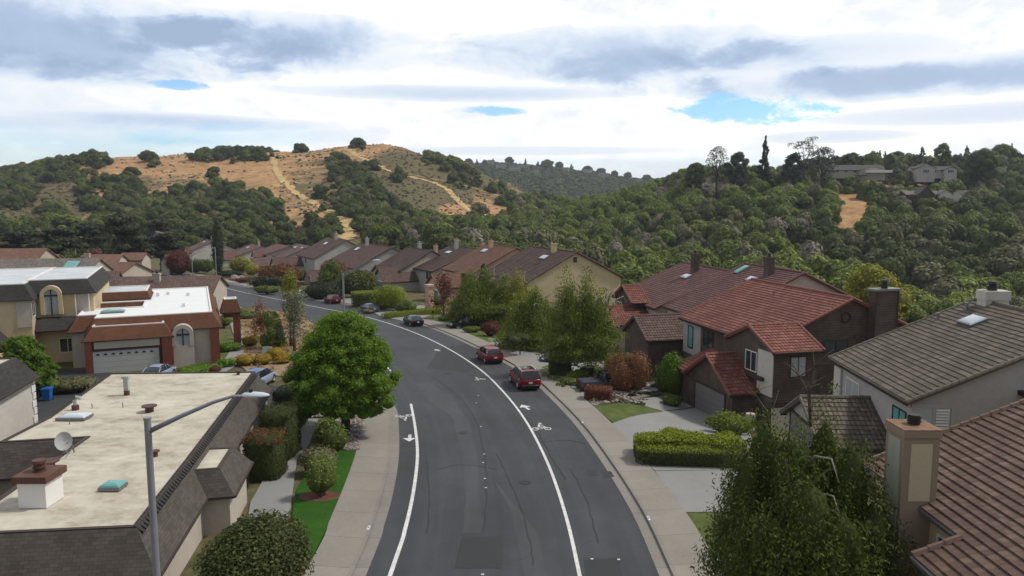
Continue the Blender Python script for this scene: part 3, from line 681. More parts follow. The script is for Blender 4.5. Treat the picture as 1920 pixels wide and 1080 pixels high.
# ---------------------------------------------------------------- the houses themselves
def newhouse(label,T,u,v,zg,cat='house',group=None,name='house'):
    x,y,_=T(u,v,0); return thing(name,label,cat,(x,y,zg),0,group)
def row_house(label,A,ang,L,a,zE,zR,wallm,roofm,chim=None,sky=None,wins=(),gar=None,endwin=None,fall=2.5,steps=True,vents=2,group='two storey houses in the row on the right',pm=None,porch=None):
    T=Fr(A[0],A[1],math.radians(ang)); k=(zR-zE)/a; x,y,_=T(L/2,a,0); zg=G(x,y)-fall
    h=newhouse(label,T,L/2,a,zg,group=group)
    p1,p2,w,r=gable(h,T,.35,L-.35,.45,2*a-.45,zg,zE+.45*k,zR,wallm,roofm,oh=.45,ohg=.35,steps=steps)
    if chim:
        for (u,v,zt,m,cm) in chim: 
            f=1-abs(v-a)/a; chimney(h,T,u,v,zE+(zR-zE)*f-.6,zt,m=m,capm=cm)
    for s in (sky or ()): skylight(h,p1,*s)
    for (u,z,ww,hh,mt) in wins: window(h,T,u,z,ww,hh,'f',.45,mat=mt,cm=pm)
    if endwin:
        for (v,z,ww,hh,mt) in endwin: window(h,T,v,z,ww,hh,'r',L-.35,mat=mt,cm=pm,split=0)
    for i in range(vents): vent(h,p1,L*(.25+.4*i),rnd.uniform(3,6))
    if gar:
        for g in gar:
            u0,u1,v0,zg2,ze,zr,wm,rm,dm=g
            zf=G(*T((u0+u1)/2,v0,0)[:2])
            gable(h,T,u0,u1,v0,.4,zf-.3,ze,zr,wm,rm,oh=.35,ohg=.35,axis='v',steps=steps)
            if dm:
                c=(u0+u1)/2; garage_door(h,T,c-2.45,c+2.45,v0-.02,zf+.02,zf+2.2,dm,trimm=pm)
    return h,T,p1,p2,zg
def AL(px,py,h): return PP(px,py,h)
def AR(px,py,h,ang,L):
    q=PP(px,py,h); a=math.radians(ang); return (q[0]-L*math.cos(a),q[1]-L*math.sin(a),q[2])
# mahogany house with the bright red tiles
T=Fr(16.6,73.6,math.radians(-76)); zg=-4.8
H=newhouse('dark brown boarded house under red clay tiles with a tall brown chimney',T,8,8,zg)
p1,p2,w,r=gable(H,T,.4,14.9,.45,15.6,zg,2.95,6.35,SIDING,TILE_RED,oh=.5,ohg=.35)
vent(H,p1,6,6.5,.3); vent(H,p1,11,6.8,.3,.05)
window(H,T,1.9,.1,.9,2.0,'f',.41,mat=TEAL,cm=CAPM,split=0); window(H,T,5.3,.75,1.7,1.4,'f',.45,cm=CAPM)
for b_ in ((.4,1.35,-.6,2.55),(2.5,3.9,-.6,2.55),(1.35,2.5,-.6,-.1),(1.35,2.5,2.2,2.55)):
    mb=MB(); mb.box(b_[0],b_[1],.38,.46,b_[2],b_[3],T); mb.build('wall_panel',ST_LGREY,H)
q1,q2,_,_=gable(H,T,11.6,17.9,-1.0,2.9,-3.9,3.05,4.4,SIDING,TILE_RED,oh=.45,ohg=.3,axis='v')
mb=MB(); mb.box(15.9,17.95,-1.06,-.98,-.7,2.75,T); mb.build('wall_panel',ST_WHITE,H)
window(H,T,14.9,.8,1.5,1.5,'f',-1.0,cm=WHITEP); mb=MB(); mb.box(13.8,16.9,-1.35,-1.02,.35,.62,T); mb.build('flower_box',DKWOOD,H)
window(H,T,1.2,.85,1.3,1.5,'r',17.9,mat=CURT,cm=DKWOOD); mb=MB(); mb.box(17.9,18.0,-1.0,2.9,-1.5,-1.1,T); mb.build('trim_band',DKWOOD,H)
mb=MB(); mb.box(17.92,17.99,-.98,2.9,-3.9,-1.55,T); mb.build('wall_panel',ST_WHITE,H)
window(H,T,2.2,-2.6,.9,.7,'r',17.99,mat=GLASS,cm=DKWOOD,split=0)
window(H,T,6.8,1.9,2.2,.9,'r',14.9,mat=GLASS,cm=DKWOOD)
mb=MB(); 
for k in range(16): 
    a0=k*math.pi/8; a1=a0+math.pi/8
    mb.tube([T(14.98,7.6+.42*math.cos(a0),4.75+.42*math.sin(a0)),T(14.98,7.6+.42*math.cos(a1),4.75+.42*math.sin(a1))],.06,6)
mb.build('round_vent',DKWOOD,H)
mb=MB(); mb.box(14.92,15.75,9.7,11.9,zg,6.95,T); c=mb.build('chimney',SIDING,H)
mb=MB()
for (u,v) in ((15.76,9.68),(15.76,11.8)): mb.box(u-.04,u+.05,v,v+.12,zg,6.9,T)
mb.build('trim_board',DKWOOD,c)
mb=MB(); mb.box(14.8,15.9,9.55,12.05,6.95,7.12,T); mb.build('chimney_top',METAL,c); o=T(15.35,10.8,7.12); mb=MB(); mb.disc(o,.26,.3,14); mb.disc((o[0],o[1],o[2]+.3),.36,.06,14); mb.disc((o[0],o[1],o[2]+.42),.33,.06,14); mb.disc((o[0],o[1],o[2]+.54),.35,.16,14,.3); mb.disc((o[0],o[1],o[2]+.3),.2,.3,10); mb.build('chimney_cap',CAPM,c)
g1,g2,_,_=gable(H,T,8.9,16.1,-3.3,-.95,-4.2,-.5,1.7,SIDING,TILE_RED,oh=.4,ohg=.45,axis='v')
garage_door(H,T,10.2,15.0,-3.32,-3.45,-1.15,DOORG)
pl=Plane(T(5.2,-3.3,-.75),math.radians(-76),.42,1); mb=MB(); roof_poly(mb,pl,[(0,0),(4.2,0),(5.6,3.9),(1.0,3.9)]); mb.build('porch_roof',TILE_RED,H)
mb=MB(); mb.box(5.8,9.0,-2.9,.4,-4,-.8,T); mb.build('porch_wall',SIDING,H)
pl=Plane(T(17.2,5.3,3.0),math.radians(-76),.3,1)
mb=MB(); mb.tube([T(18.6,-3.2,-3.6),T(18.6,-3.2,-1.6)],.35,12); mb.build('gate_post',ST_PALE,H)
# H12 dull plum roof behind it
T=Fr(17.2,84.4,math.radians(-76))
H12,T12,pA,pB,zz=row_house('pale house under a dull plum roof, between the two red tiled houses on the right',AL(1243.5,575,5.2),-76,11.2,10.2,2.25,6.95,ST_PALE,TILE_PLUM,chim=[(6.9,8.9,8.3,SIDING,CAPM)],sky=[(1.3,9.3,.9,1.8,TEAL),(5.5,7.8,1.5,.9)],wins=[(2.2,0,1.0,1.5,GLASS)],gar=[(3.4,9.4,-6.0,0,.6,2.4,SIDING,TILE_BR,DOORW)],pm=DKWOOD)
H11,T11,pA,pB,zz=row_house('beige house under deep red tiles, leftmost of the three red roofed houses',AR(1227,572,5.2,-77,13),-77,13,9.8,1.75,5.9,ST_BEIGE,TILE_PLUM,chim=[(6.4,8.3,7.6,SIDING,CAPM)],sky=[(6.6,7.0,1.6,1.0)],wins=[(4.6,-1.6,1.3,1.2,CURT)],gar=[(3.6,9.6,-1.2,0,2.2,3.8,DKWOOD,TILE_RED,None),(6.0,11.8,-5.5,0,.0,1.6,ST_BEIGE,TILE_RED,None)],pm=DKWOOD)
window(H11,T11,5,-.2,1.6,1.7,'f',-1.2,cm=WHITEP)
H10,T10,pA,pB,zz=row_house('large yellow house with a plain gable wall and brown roof above the birches',AR(987,527,5.2,-63,17),-63,17,9.8,.6,5.4,ST_CREAM,TILE_DKBR,chim=[(10.5,9.0,6.6,ST_CREAM,CAPM)],sky=[(10,7.4,2.0,1.3)],wins=[(6,-1.2,1.4,1.3,GLASS)],gar=[(9.2,15.2,-5.5,0,-1.5,.6,ST_CREAM,TILE_DKBR,DOORW)],pm=WHITEP,fall=4.5)
mb=MB(); mb.box(16.66,16.72,9.3,10.0,3.6,4.5,T10); mb.build('attic_vent',DKWOOD,H10)
T=T10
H9,T9,pA,pB,zz=row_house('pink walled house with orange brown tiles just left of the yellow house',(-14.4,152.3),-60,13,10.2,.1,4.9,ST_PINK,TILE_OR,chim=[(4.2,9.2,5.9,ST_PINK,RUST)],sky=[(3.6,8.2,1.9,1.3)],wins=[(4,-1.6,1.4,1.2,GLASS)],gar=[(6,12,-6,0,-2.0,.1,ST_PINK,TILE_OR,DOORG)],pm=WHITEP)
H8,T8,pA,pB,zz=row_house('grey house under dark brown tiles with a red topped chimney and white framed windows',AR(810,505,5.1,-57,13),-57,13,11.4,-.9,3.5,ST_LGREY,TILE_DKBR,chim=[(5,10.3,5.2,ST_LGREY,RUST)],sky=[(4.6,8.4,2.0,1.2)],wins=[(2.5,-3,2.2,1.7,GLASS),(10.6,-2.9,2.8,1.9,GLASS)],gar=[(-.5,5.5,-7.5,0,-3.2,-.6,ST_LGREY,TILE_BR,DOORG)],pm=WHITEP)
_q=P(801,581); TP=Fr(_q[0],_q[1],math.radians(-57)); mb=MB(); mb.box(-.7,.7,0,1.0,_q[2]-.3,_q[2]+4.0,TP); mb.box(-.85,.85,-.12,1.12,_q[2]+4.0,_q[2]+4.35,TP); mb.build('entry_pillar',ST_PINK,H8)
H7,T7,pA,pB,zz=row_house('beige house with a dark brown roof and two pale chimneys behind the round shrub',AR(749,503,5.0,-57,13),-57,13,8.0,-1.3,2.9,ST_BEIGE,TILE_DKBR,chim=[(1.5,10.5,3.9,ST_LGREY,ST_LGREY),(9,11,3.7,ST_PINK,RUST)],wins=[(10.6,-3.8,1.2,2.2,GLASS)],gar=[(4.0,9.2,-2.6,0,-2.0,-.4,ST_BEIGE,TILE_DKBR,None)],pm=DKWOOD,vents=1)
H6,T6,pA,pB,zz=row_house('pale house with a wide brown roof behind the orange tinged tree',(-48.2,191.3),-57,20,10,-1.9,2.8,ST_LGREY,TILE_BR,chim=[(6,9.3,4.4,ST_LGREY,ST_LGREY)],sky=[(4.2,7.5,2,1.4)],wins=[(4,-4.6,1.6,1.9,GLASS),(8,-4.6,1.6,1.9,GLASS)],gar=[(5,10.5,-7,0,-5.2,-3.0,ST_LGREY,TILE_BR,DOORW)],pm=WHITEP)
H5,T5,pA,pB,zz=row_house('brown roofed pale house with a small chimney just below the dirt trail on the hill',(-67.6,233),-57,17,10.2,-3.1,2.1,ST_LGREY,TILE_BR,chim=[(9.5,9.8,3.9,ST_LGREY,ST_LGREY)],sky=[(7,7.6,2,1.4)],wins=[(4,-5,1.4,1.8,GLASS),(8.5,-5,1.4,1.8,GLASS)],gar=[(1,6.2,-8,0,-5.6,-3.4,ST_WHITE,TILE_BR,DOORW)],pm=WHITEP)
H4,T4,pA,pB,zz=row_house('low brown roofed house with a white gable garage beside the rusty red bush',(-82.2,252.6),-57,15,9.5,-4.6,-1.0,ST_PALE,TILE_BR,sky=[(6,7,1.6,1.1),(12,7.4,1.2,.8)],wins=[(3,-6.4,1.2,1.6,GLASS)],gar=[(8,13.5,-8.5,0,-6.8,-4.4,ST_WHITE,TILE_BR,DOORW)],pm=WHITEP,steps=False)
H3,T3,pA,pB,zz=row_house('pale house with a plum brown roof to the right of the house by the palm',(-90.4,261),-57,15,8.3,-4.1,-1.5,ST_PALE,TILE_PLUM,wins=[(4,-6.9,1.2,1.8,GLASS),(11,-6.9,1.2,1.8,GLASS)],gar=[(9.5,13.5,-3,0,-4.6,-3.2,ST_PALE,TILE_PLUM,None)],pm=WHITEP,steps=False)
H2,T2_,pA,pB,zz=row_house('cream house with a wide gable and pale chimney right of the dark cypress',(-104.4,273.6),-57,15,8.7,-5.6,-2.4,ST_WHITE,TILE_PLUM,chim=[(7,9.6,-.9,ST_PINK,RUST)],wins=[(3,-7.6,1.2,2.2,GLASS)],gar=[(5.5,14,-5,0,-6.6,-3.8,ST_WHITE,TILE_PLUM,None)],sky=[(5,6,1.6,1.1)],pm=DKWOOD,steps=False)
H1,T1,pA,pB,zz=row_house('white walled house under a brown roof, leftmost of the row and left of the cypress',(-130,295.6),-57,13,8.7,-5.6,-1.9,ST_WHITE,TILE_PLUM,chim=[(9,9,-.2,ST_WHITE,ST_WHITE)],wins=[(4,-7.4,1.6,1.6,GLASS),(9,-7.4,1.2,2.4,GLASS)],gar=[(8,13,-4,0,-6,-4,ST_WHITE,TILE_PLUM,None)],sky=[(4,7,1.6,1.2)],pm=DKWOOD,steps=False)
# brown-grey tiled foreground house
T=Fr(22.1,51.2,math.radians(-93)); HB,TBq,pA,pB,zz=row_house('grey stucco house under a wide grey olive tile roof with a white chimney',(22.1,51.2),-93,11.6,9.7,3.45,7.65,ST_GREY,TILE_OL,gar=[(2.6,9.4,-3.5,0,.35,2.2,ST_GREY,tile('grey brown tiles',(.10,.082,.068),(.165,.135,.11)),DOORG)],group=None,vents=0,fall=2.2)
chimney(HB,T,1.6,9.9,5.8,8.45,1.0,1.5,ST_WHITE,CAPM,pot=False,band=.6)
o=T(1.6,9.8,8.45); mb=MB(); mb.disc(o,.3,.25,16); mb.disc((o[0],o[1],o[2]+.25),.36,.05,16); mb.disc((o[0],o[1],o[2]+.37),.33,.05,16); mb.disc((o[0],o[1],o[2]+.48),.36,.14,16,.28); mb.disc((o[0],o[1],o[2]+.25),.2,.3,10); mb.build('chimney_cap',CAPM,HB)
s_,t_=pA.px(1824,604); skylight(HB,pA,s_,t_,1.7,1.15)
for q in ((1758,600),(1812,581)): s_,t_=pA.px(*q); vent(HB,pA,s_,t_,.45,.1)
window(HB,T,3.3,1.0,2.0,1.6,'f',.45,mat=CURT,cm=WHITEP); mb=MB(); mb.box(.35,1.5,.3,.44,-3,3.0,T); mb.build('wall_panel',ST_WHITE,HB)
window(HB,T,9.9,1.0,1.5,1.6,'f',.45,mat=TEAL,cm=CAPM)
window(HB,T,1.6,1.55,1.9,1.55,'r',11.25,mat=CURT,cm=ST_GREY,frame=.22); 
mb=MB()
for k in range(9): mb.box(11.29,11.34,1.75,2.45,1.6+k*.165,1.7+k*.165,T)
mb.build('shutter',WHITEP,HB)
pl=Plane(T(11.3,7.2,4.3),math.radians(-3),.0,1)
mb=MB(); mb.box(11.2,13.2,6.0,12.5,3.9,4.15,T); mb.box(11.2,11.6,6.4,12.5,-1,3.9,T); mb.build('side_wing',SH_DK,HB)
# near right house with reddish brown tiles
T=Fr(14.4,29.6,math.radians(-90)); HN=newhouse('cream house with a big reddish brown tile roof at the bottom right corner',T,10,8,-2.2)
pl=Plane((14.4,29.6,3.68),math.radians(-90),math.radians(22),1)
poly=[(0,0),(6.75,0),(6.75,-1.62),(24,-1.62),(24,11),(0,11)]
mb=MB(); roof_poly(mb,pl,[(0,0),(6.75,0),(6.75,11),(0,11)],course=.34,lip=.06); roof_poly(mb,pl,[(6.75,-1.62),(24,-1.62),(24,11),(6.75,11)],course=.34,lip=.06)
ridge_caps(mb,pl.at(.05,0,.04),pl.at(.05,11,.04),.12); ridge_caps(mb,pl.at(6.8,-1.62,.04),pl.at(6.8,0,.04),.12); mb.build('roof',TILE_RB,HN)
pb=Plane((14.4+20.4,29.6,3.68),math.radians(-90),math.radians(22),-1); mb=MB(); roof_poly(mb,pb,[(0,0),(24,0),(24,11),(0,11)],steps=False); mb.build('roof',TILE_RB,HN)
mb=MB(); mb.prism([(.4,.4),(24,.4),(24,20),(.4,20)],-2.2,lambda a,b:3.6+min(b,20.4-b)*.404-.25,T); mb.build('wall',ST_CREAM,HN)
mb=MB(); mb.box(7.1,24,-1.2,.4,-2.2,3.0,T); mb.build('wall',ST_CREAM,HN)
for a0,a1,b in ((0,6.7,0),(6.7,24,-1.62)):
    mb=MB(); q=[pl.at(a0,b-.09,-.2),pl.at(a1,b-.09,-.2),pl.at(a1,b,-.2),pl.at(a0,b,-.2),pl.at(a0,b-.09,-.03),pl.at(a1,b-.09,-.03),pl.at(a1,b,-.03),pl.at(a0,b,-.03)]; mb.hexa(q); mb.build('gutter',METAL,HN)
CHX=plain('tan chimney trim',(.27,.21,.15),.8,0,.08,1); CHP=plain('lit yellow chimney panel',(.47,.42,.28),.85,0,.06,1); CHSH=plain('shaded green grey panel',(.33,.35,.29),.85,0,.06,1)
mb=MB(); mb.box(3.1,4.35,-.7,.55,-2.2,6.45,T); mb.box(3.05,4.4,-.75,.6,6.2,6.45,T); c=mb.build('chimney',CHX,HN)
mb=MB(); mb.box(4.345,4.38,-.45,.3,3.9,5.98,T); mb.build('panel',CHP,c); mb=MB(); mb.box(3.32,4.15,-.73,-.69,-2.2,6.05,T); mb.build('panel',CHSH,c)  # sunlight painted in: front panel coloured brighter, street-side panel darker
mb=MB(); mb.box(3.05,4.4,-.75,.6,6.45,6.49,T); mb.build('chimney_top',plain('weathered chimney lid',(.2,.12,.075),.8,.1,.5,3),c)
o=T(3.65,-.02,6.49); mb=MB(); mb.disc(o,.2,.1,18); mb.disc((o[0],o[1],o[2]+.1),.24,.05,18); mb.disc((o[0],o[1],o[2]+.15),.19,.2,18); mb.disc((o[0],o[1],o[2]+.2),.23,.04,18); mb.disc((o[0],o[1],o[2]+.27),.23,.04,18); k_=mb.build('chimney_cap',CAPM,c); mb=MB(); mb.disc((o[0],o[1],o[2]+.35),.25,.07,18); mb.build('cap_lid',plain('rust red lid',(.18,.07,.04),.8,.1,.3,4),k_)
window(HN,T,5.6,1.2,1.3,1.7,'f',.4,cm=WHITEP)
# ------------------------------------------------ left: mansard houses
SPRAY=NT('weathered roof foam'); v=SPRAY.coord(); n1=SPRAY.noise(v,.3,7,.7); n2=SPRAY.noise(v,2.2,6,.65); mp=SPRAY.coord('Object',(.5,1.0,1)); n3=SPRAY.noise(mp,1.1,6,.7)
f=SPRAY.math('ADD',SPRAY.math('MULTIPLY',n1,.4),SPRAY.math('ADD',SPRAY.math('MULTIPLY',n2,.2),SPRAY.math('MULTIPLY',n3,.4)))
SPRAY.base(SPRAY.ramp(f,[(.34,(.18,.16,.125)),(.41,(.34,.305,.24)),(.5,(.47,.435,.36)),(.6,(.56,.53,.45))])); SPRAY.bump(n2,.3,.05); SPRAY=SPRAY.fin(.9,0,.15)
WROOF=plain('white roof coating',(.72,.74,.75),.55,0,.05,.5); WROOF2=plain('patchy white roof',(.5,.53,.56),.45,0,.25,.5); BRK=plain('red brick',(.17,.05,.035),.9,0,.2,3)
def mansard(parent,T,poly,zg,ze,zt,inset,wallm,shm,topm,rim=.12,rimm=None,wall_in=.25,over=.3,names=('wall','mansard','roof')):
    """poly ccw in frame = outline of the flat top; skirt flares out by inset down to ze"""
    n=len(poly)
    def off(d):
        o=[]
        for i in range(n):
            a,b,c=Vector(poly[i-1]),Vector(poly[i]),Vector(poly[(i+1)%n]); e1=(b-a).normalized(); e2=(c-b).normalized(); n1=Vector((e1.y,-e1.x)); n2=Vector((e2.y,-e2.x))
            k=n1+n2; den=1+n1.dot(n2); o.append(b+k*(d/max(den,.25)))
        return o
    out=off(inset); wl=off(inset-over); inn=off(-.18)
    mb=MB(); mb.prism([tuple(p) for p in wl],zg,ze+.05,T); w=mb.build(names[0],wallm,parent)
    mb=MB(); acc=0
    for i in range(n):
        j=(i+1)%n; L=(out[j]-out[i]).length; hh=math.hypot(inset,zt-ze)
        mb.face([T(*out[i],ze),T(*out[j],ze),T(*poly[j],zt),T(*poly[i],zt)],[(acc,0),(acc+L,0),(acc+L-inset,hh),(acc+inset,hh)]); acc+=L
        mb.face([T(*wl[i],ze),T(*wl[j],ze),T(*out[j],ze),T(*out[i],ze)])
    m_=mb.build(names[1],shm,parent)
    mb=MB(); mb.face([T(*p,zt-.02) for p in inn],[(p.x,p.y) for p in inn]); r=mb.build(names[2],topm,parent)
    mb=MB()
    for i in range(n):
        j=(i+1)%n; a,b,c,d=Vector(poly[i]),Vector(poly[j]),inn[j],inn[i]
        mb.hexa([T(*a,zt-.15),T(*b,zt-.15),T(*c,zt-.15),T(*d,zt-.15),T(*a,zt+rim),T(*b,zt+rim),T(*c,zt+rim),T(*d,zt+rim)])
    mb.build('roof_rim',rimm or WHITEP,parent)
    mb=MB()
    for i in range(n):
        j=(i+1)%n; a,b=out[i],out[j]; e=(b-a).normalized(); nn=Vector((e.y,-e.x))*.07
        mb.hexa([T(*a,ze-.08),T(*(a+nn),ze-.08),T(*(b+nn),ze-.08),T(*b,ze-.08),T(*a,ze+.03),T(*(a+nn),ze+.03),T(*(b+nn),ze+.03),T(*b,ze+.03)])
    mb.build('gutter',DKWOOD,parent)
    return w,m_,r
ID=lambda a,b,c:(a,b,c)
NB=newhouse('low house with a stained cream flat roof and charcoal shingle skirts, nearest on the left',ID,-20,38,-1.9)
main=[(-32,24.6),(-14.0,26.6),(-15.15,33.8),(-18.2,51.8),(-28.2,51.3),(-26.0,40.7),(-25.8,36.3),(-21.9,37.1),(-20.9,28.2),(-32,27.0)]
DKRIM=plain('dark roof edge',(.06,.048,.042),.9,0,.3,5)
mansard(NB,ID,main,-2.4,.75,2.3,.95,ST_PALE,SH_GR,SPRAY,rim=.05,rimm=DKRIM)
# lap edge tabs along the roof edge
mb=MB()
for a,b in ((main[1],main[2]),(main[2],main[3]),(main[4],main[5])):
    a,b=Vector(a),Vector(b); L=(b-a).length; e=(b-a)/L; nn=Vector((e.y,-e.x)); k=0
    while k<L-.3:
        p=a+e*k; q=[p-nn*.1,p+nn*.22,p+nn*.22+e*.2,p-nn*.1+e*.2]; zz=[2.37,2.1,2.1,2.37]
        mb.hexa([(c.x,c.y,z-.03) for c,z in zip(q,zz)]+[(c.x,c.y,z+.03) for c,z in zip(q,zz)]); k+=.3
mb.build('ridge_shingles',SH_DK,NB)
mansard(NB,ID,[(-30.5,28.5),(-23.3,28.5),(-24.4,33.6),(-30.5,33.0)],-2.4,.2,1.0,.2,SH_DK,SH_DK,SPRAY,rim=.03,rimm=DKRIM,names=('wall','lower_skirt','lower_roof'))
mb=MB(); mb.face([(-22.9,34.9,.4),(-22.0,28.4,.4),(-21.95,28.4,.42),(-22.85,34.95,.42)]); 
mansard(NB,ID,[(-15.1,33.6),(-13.75,33.9),(-14.25,37.0),(-15.6,36.8)],-2.4,.75,1.85,.75,ST_PALE,SH_GR,SPRAY,rim=.03,rimm=DKRIM,names=('bay_wall','bay_skirt','bay_roof'))
mb=MB(); mb.box(-19.55,-18.45,28.35,29.5,2.3,3.35); c=mb.build('chimney',WHITEP,NB)
mb=MB(); mb.box(-19.68,-18.32,28.22,29.63,3.35,3.62); mb.build('chimney_top',RUST,c) if False else mb.build('chimney_top',plain('rusty brown flashing',(.11,.055,.04),.7,.1,.3,4),c)
PIPE=plain('dark rusty pipe',(.1,.05,.04),.6,.2,.25,5)
mb=MB(); o=(-19.0,28.95,3.62); mb.disc(o,.24,.08,16); mb.disc((o[0],o[1],o[2]+.08),.2,.1,16); mb.disc((o[0],o[1],o[2]+.16),.26,.04,16); mb.disc((o[0],o[1],o[2]+.2),.21,.16,16); mb.disc((o[0],o[1],o[2]+.36),.27,.1,16,.25); mb.build('chimney_cap',PIPE,c)
fl=Plane((0,0,2.29),0,0,1)
def cap_vent(x,y,r=.3,h=.28):
    mb=MB(); mb.disc((x,y,2.28),r*.55,h,14); mb.disc((x,y,2.28+h),r,.06,16); mb.build('roof_vent',PIPE,NB)
cap_vent(-20.9,41.9,.42,.32); cap_vent(-21.0,34.3-1.6,.42,.36); cap_vent(-19.1,51.0,.2,.25); cap_vent(-17.0,34.4,.2,.24)
mb=MB(); mb.disc((-24.1,45.6,2.28),.17,.3,10); b_=mb.build('roof_vent',PIPE,NB); mb=MB(); mb.box(-24.24,-23.96,45.5,45.7,2.58,3.35); mb.box(-24.3,-23.9,45.45,45.75,3.35,3.5); mb.build('flue',plain('pale green metal',(.4,.46,.42),.5,.2,.1,3),b_)
mb=MB(); mb.disc((-25.4,42.3,2.28),.2,.28,10); b_=mb.build('roof_vent',PIPE,NB); mb=MB(); mb.tube([(-25.4,42.3,2.5),(-25.42,42.3,2.85),(-25.3,42.3,3.05),(-25.1,42.3,3.0),(-25.08,42.3,2.88)],.1,10); mb.build('elbow',plain('galvanised metal',(.5,.5,.48),.35,.7,.1,3),b_)
skylight(NB,fl,-24.4,40.5,1.6,.95); skylight(NB,fl,-16.9,30.4,.9,.75,TEAL)
for x,y in ((-24.6,42.6),(-24.1,39.5),(-22.9,42.8)):
    mb=MB(); mb.disc((x,y,2.28),.03,.3,6); mb.build('vent_pipe',METAL,NB)
DISH=thing('satellite_dish','oval grey satellite dish on a short arm at the edge of the cream flat roof','dish',(-21.3,34.6,2.35))
mb=MB(); rings=[]; c_=Vector((-21.4,34.5,3.0)); n_=Vector((.35,-.9,.28)).normalized(); a_=n_.cross(Vector((0,0,1))).normalized(); b_=n_.cross(a_)
for r_,d_ in ((.02,-.11),(.2,-.09),(.36,-.04),(.45,.0)): rings.append([tuple(c_+n_*d_+a_*(r_*math.cos(k*.3927)*.85)+b_*(r_*math.sin(k*.3927))) for k in range(16)])
mb.loft(rings,cap=False); mb.build('dish',plain('pale grey enamel',(.42,.43,.43),.5,0,.05,1),DISH,True)
mb=MB(); mb.tube([(-21.3,34.6,2.9),(-21.15,34.75,2.7),(-21.1,34.8,2.34)],.035,8); mb.tube([(-21.15,34.7,2.55),(-21.0,34.2,2.5),(-21.1,34.0,2.75)],.025,6); mb.build('mount',METAL,DISH)
for k,(a,b) in enumerate(((34.5,.3),(38.9,.3),(43.6,.2))):
    pass
TT=Fr(-14.2,33.9,math.atan2(17.9,-3.05)); 
for u in (4.6,7.6,12.5): window(NB,TT,u,-1.2,1.5,1.3,'f',-.62,cm=DKWOOD)
# cream house with quoins at the left edge
CH_=newhouse('white stucco house with corner quoins and charcoal skirt roof at the left edge',ID,-38,44,-2.2)
T=Fr(-32.2,49.0,math.radians(-77.5))
mansard(CH_,T,[(-.2,-12),(16,-12),(16,-.9),(-.2,-.9)],-2.6,2.4,3.9,.95,ST_WHITE,SH_DK,SPRAY,rim=.05,rimm=DKRIM)
mb=MB()
for k in range(9):
    w_=.55 if k%2 else .38; mb.box(-.95,-.95+w_+.05,-.3,-.2+.02,-2.2+k*.52,-2.2+k*.52+.44,T); mb.box(-.9,-.78,-.2-w_,-.2,-2.2+k*.52,-2.2+k*.52+.44,T)
mb.build('quoins',WHITEP,CH_)
# white roofed brown house
W=Fr(-41.0,71.3,math.radians(23)); WB=newhouse('brown shingled house with a bright white flat roof and an arched window',W,6,12,-2.6)
mansard(WB,W,[(.3,2.2),(11.2,2.2),(11.2,26.6),(-1.5,26.6),(-1.5,14.2),(4.2,14.2),(4.2,9.5),(-1.5,9.5),(-1.5,4.6),(.3,4.6)],-3.2,1.1,2.6,.85,ST_PALE,SH_BR,WROOF,rim=.1)
mansard(WB,W,[(.2,.8),(6.6,.8),(6.6,2.6),(.2,2.6)],-2.9,.7,1.95,.85,BRK,SH_BR,WROOF,rim=.1,names=('garage_wall','garage_skirt','garage_roof'))
mansard(WB,W,[(-2.2,16.2),(4.4,16.2),(4.4,22.2),(-2.2,22.2)],-2,2.75,3.6,.3,SH_BR,SH_BR,WROOF2,rim=.1,names=('tower_wall','tower_skirt','tower_roof'))
mb=MB(); mb.box(.35,6.15,-.0,.26,-.1,.66,W); mb.build('lintel',ST_PALE,WB)
garage_door(WB,W,.2,6.05,.1,-2.55,-.35,DOORW,rows=4)
mb=MB()
for k in range(8):
    c=.62+k*.68; mb.hexa([W(c-.2,.055,-.75),W(c+.2,.055,-.75),W(c+.2,.08,-.75),W(c-.2,.08,-.75),W(c-.08,.055,-.58),W(c+.08,.055,-.58),W(c+.08,.08,-.58),W(c-.08,.08,-.58)])
mb.build('door_light',GLASS,WB)
# arched window bay
def arched(parent,T,u,v,zb,zs,r,wm,gm,fm,thick=.5,ow=.38):
    mb=MB(); seg=12; prof=[(u-r-ow,zb)]+[(u-r-ow,zs)]+[(u-(r+ow)*math.cos(math.pi*k/seg),zs+(r+ow)*math.sin(math.pi*k/seg)) for k in range(1,seg)]+[(u+r+ow,zs),(u+r+ow,zb)]
    inn=[(u-r,zb)]+[(u-r,zs)]+[(u-r*math.cos(math.pi*k/seg),zs+r*math.sin(math.pi*k/seg)) for k in range(1,seg)]+[(u+r,zs),(u+r,zb)]
    n=len(prof)
    for i in range(n-1):
        a,b,c,d=prof[i],prof[i+1],inn[i+1],inn[i]
        mb.hexa([T(a[0],v-thick,a[1]),T(d[0],v-thick,d[1]),T(d[0],v+.6,d[1]),T(a[0],v+.6,a[1]),T(b[0],v-thick,b[1]),T(c[0],v-thick,c[1]),T(c[0],v+.6,c[1]),T(b[0],v+.6,b[1])])
    mb.build('arch_surround',wm,parent)
    mb=MB(); mb.face([T(a,v-thick+.15,b) for a,b in inn][::-1]); g=mb.build('arched_window',gm,parent)
    mb=MB(); mb.box(u-.05,u+.05,v-thick+.06,v-thick+.14,zb,zs+r,T); mb.box(u-r,u+r,v-thick+.05,v-thick+.14,zs-.1,zs+.06,T); mb.build('mullion',fm,g)
mb=MB(); mb.box(7.35,9.3,.35,.9,-3,-.4,W); mb.build('bay_wall',ST_PALE,WB)
arched(WB,W,8.3,.8,-.4,.75,.62,ST_PALE,CURT,CAPM)
for b_ in ((10.9,11.75,1.3,1.6,-3,1.02),(6.35,7.3,-.12,.3,-3,.66),(-.45,.15,-.1,.2,-3,.66)):
    mb=MB(); mb.box(*b_,W); mb.build('brick_pier',BRK,WB)
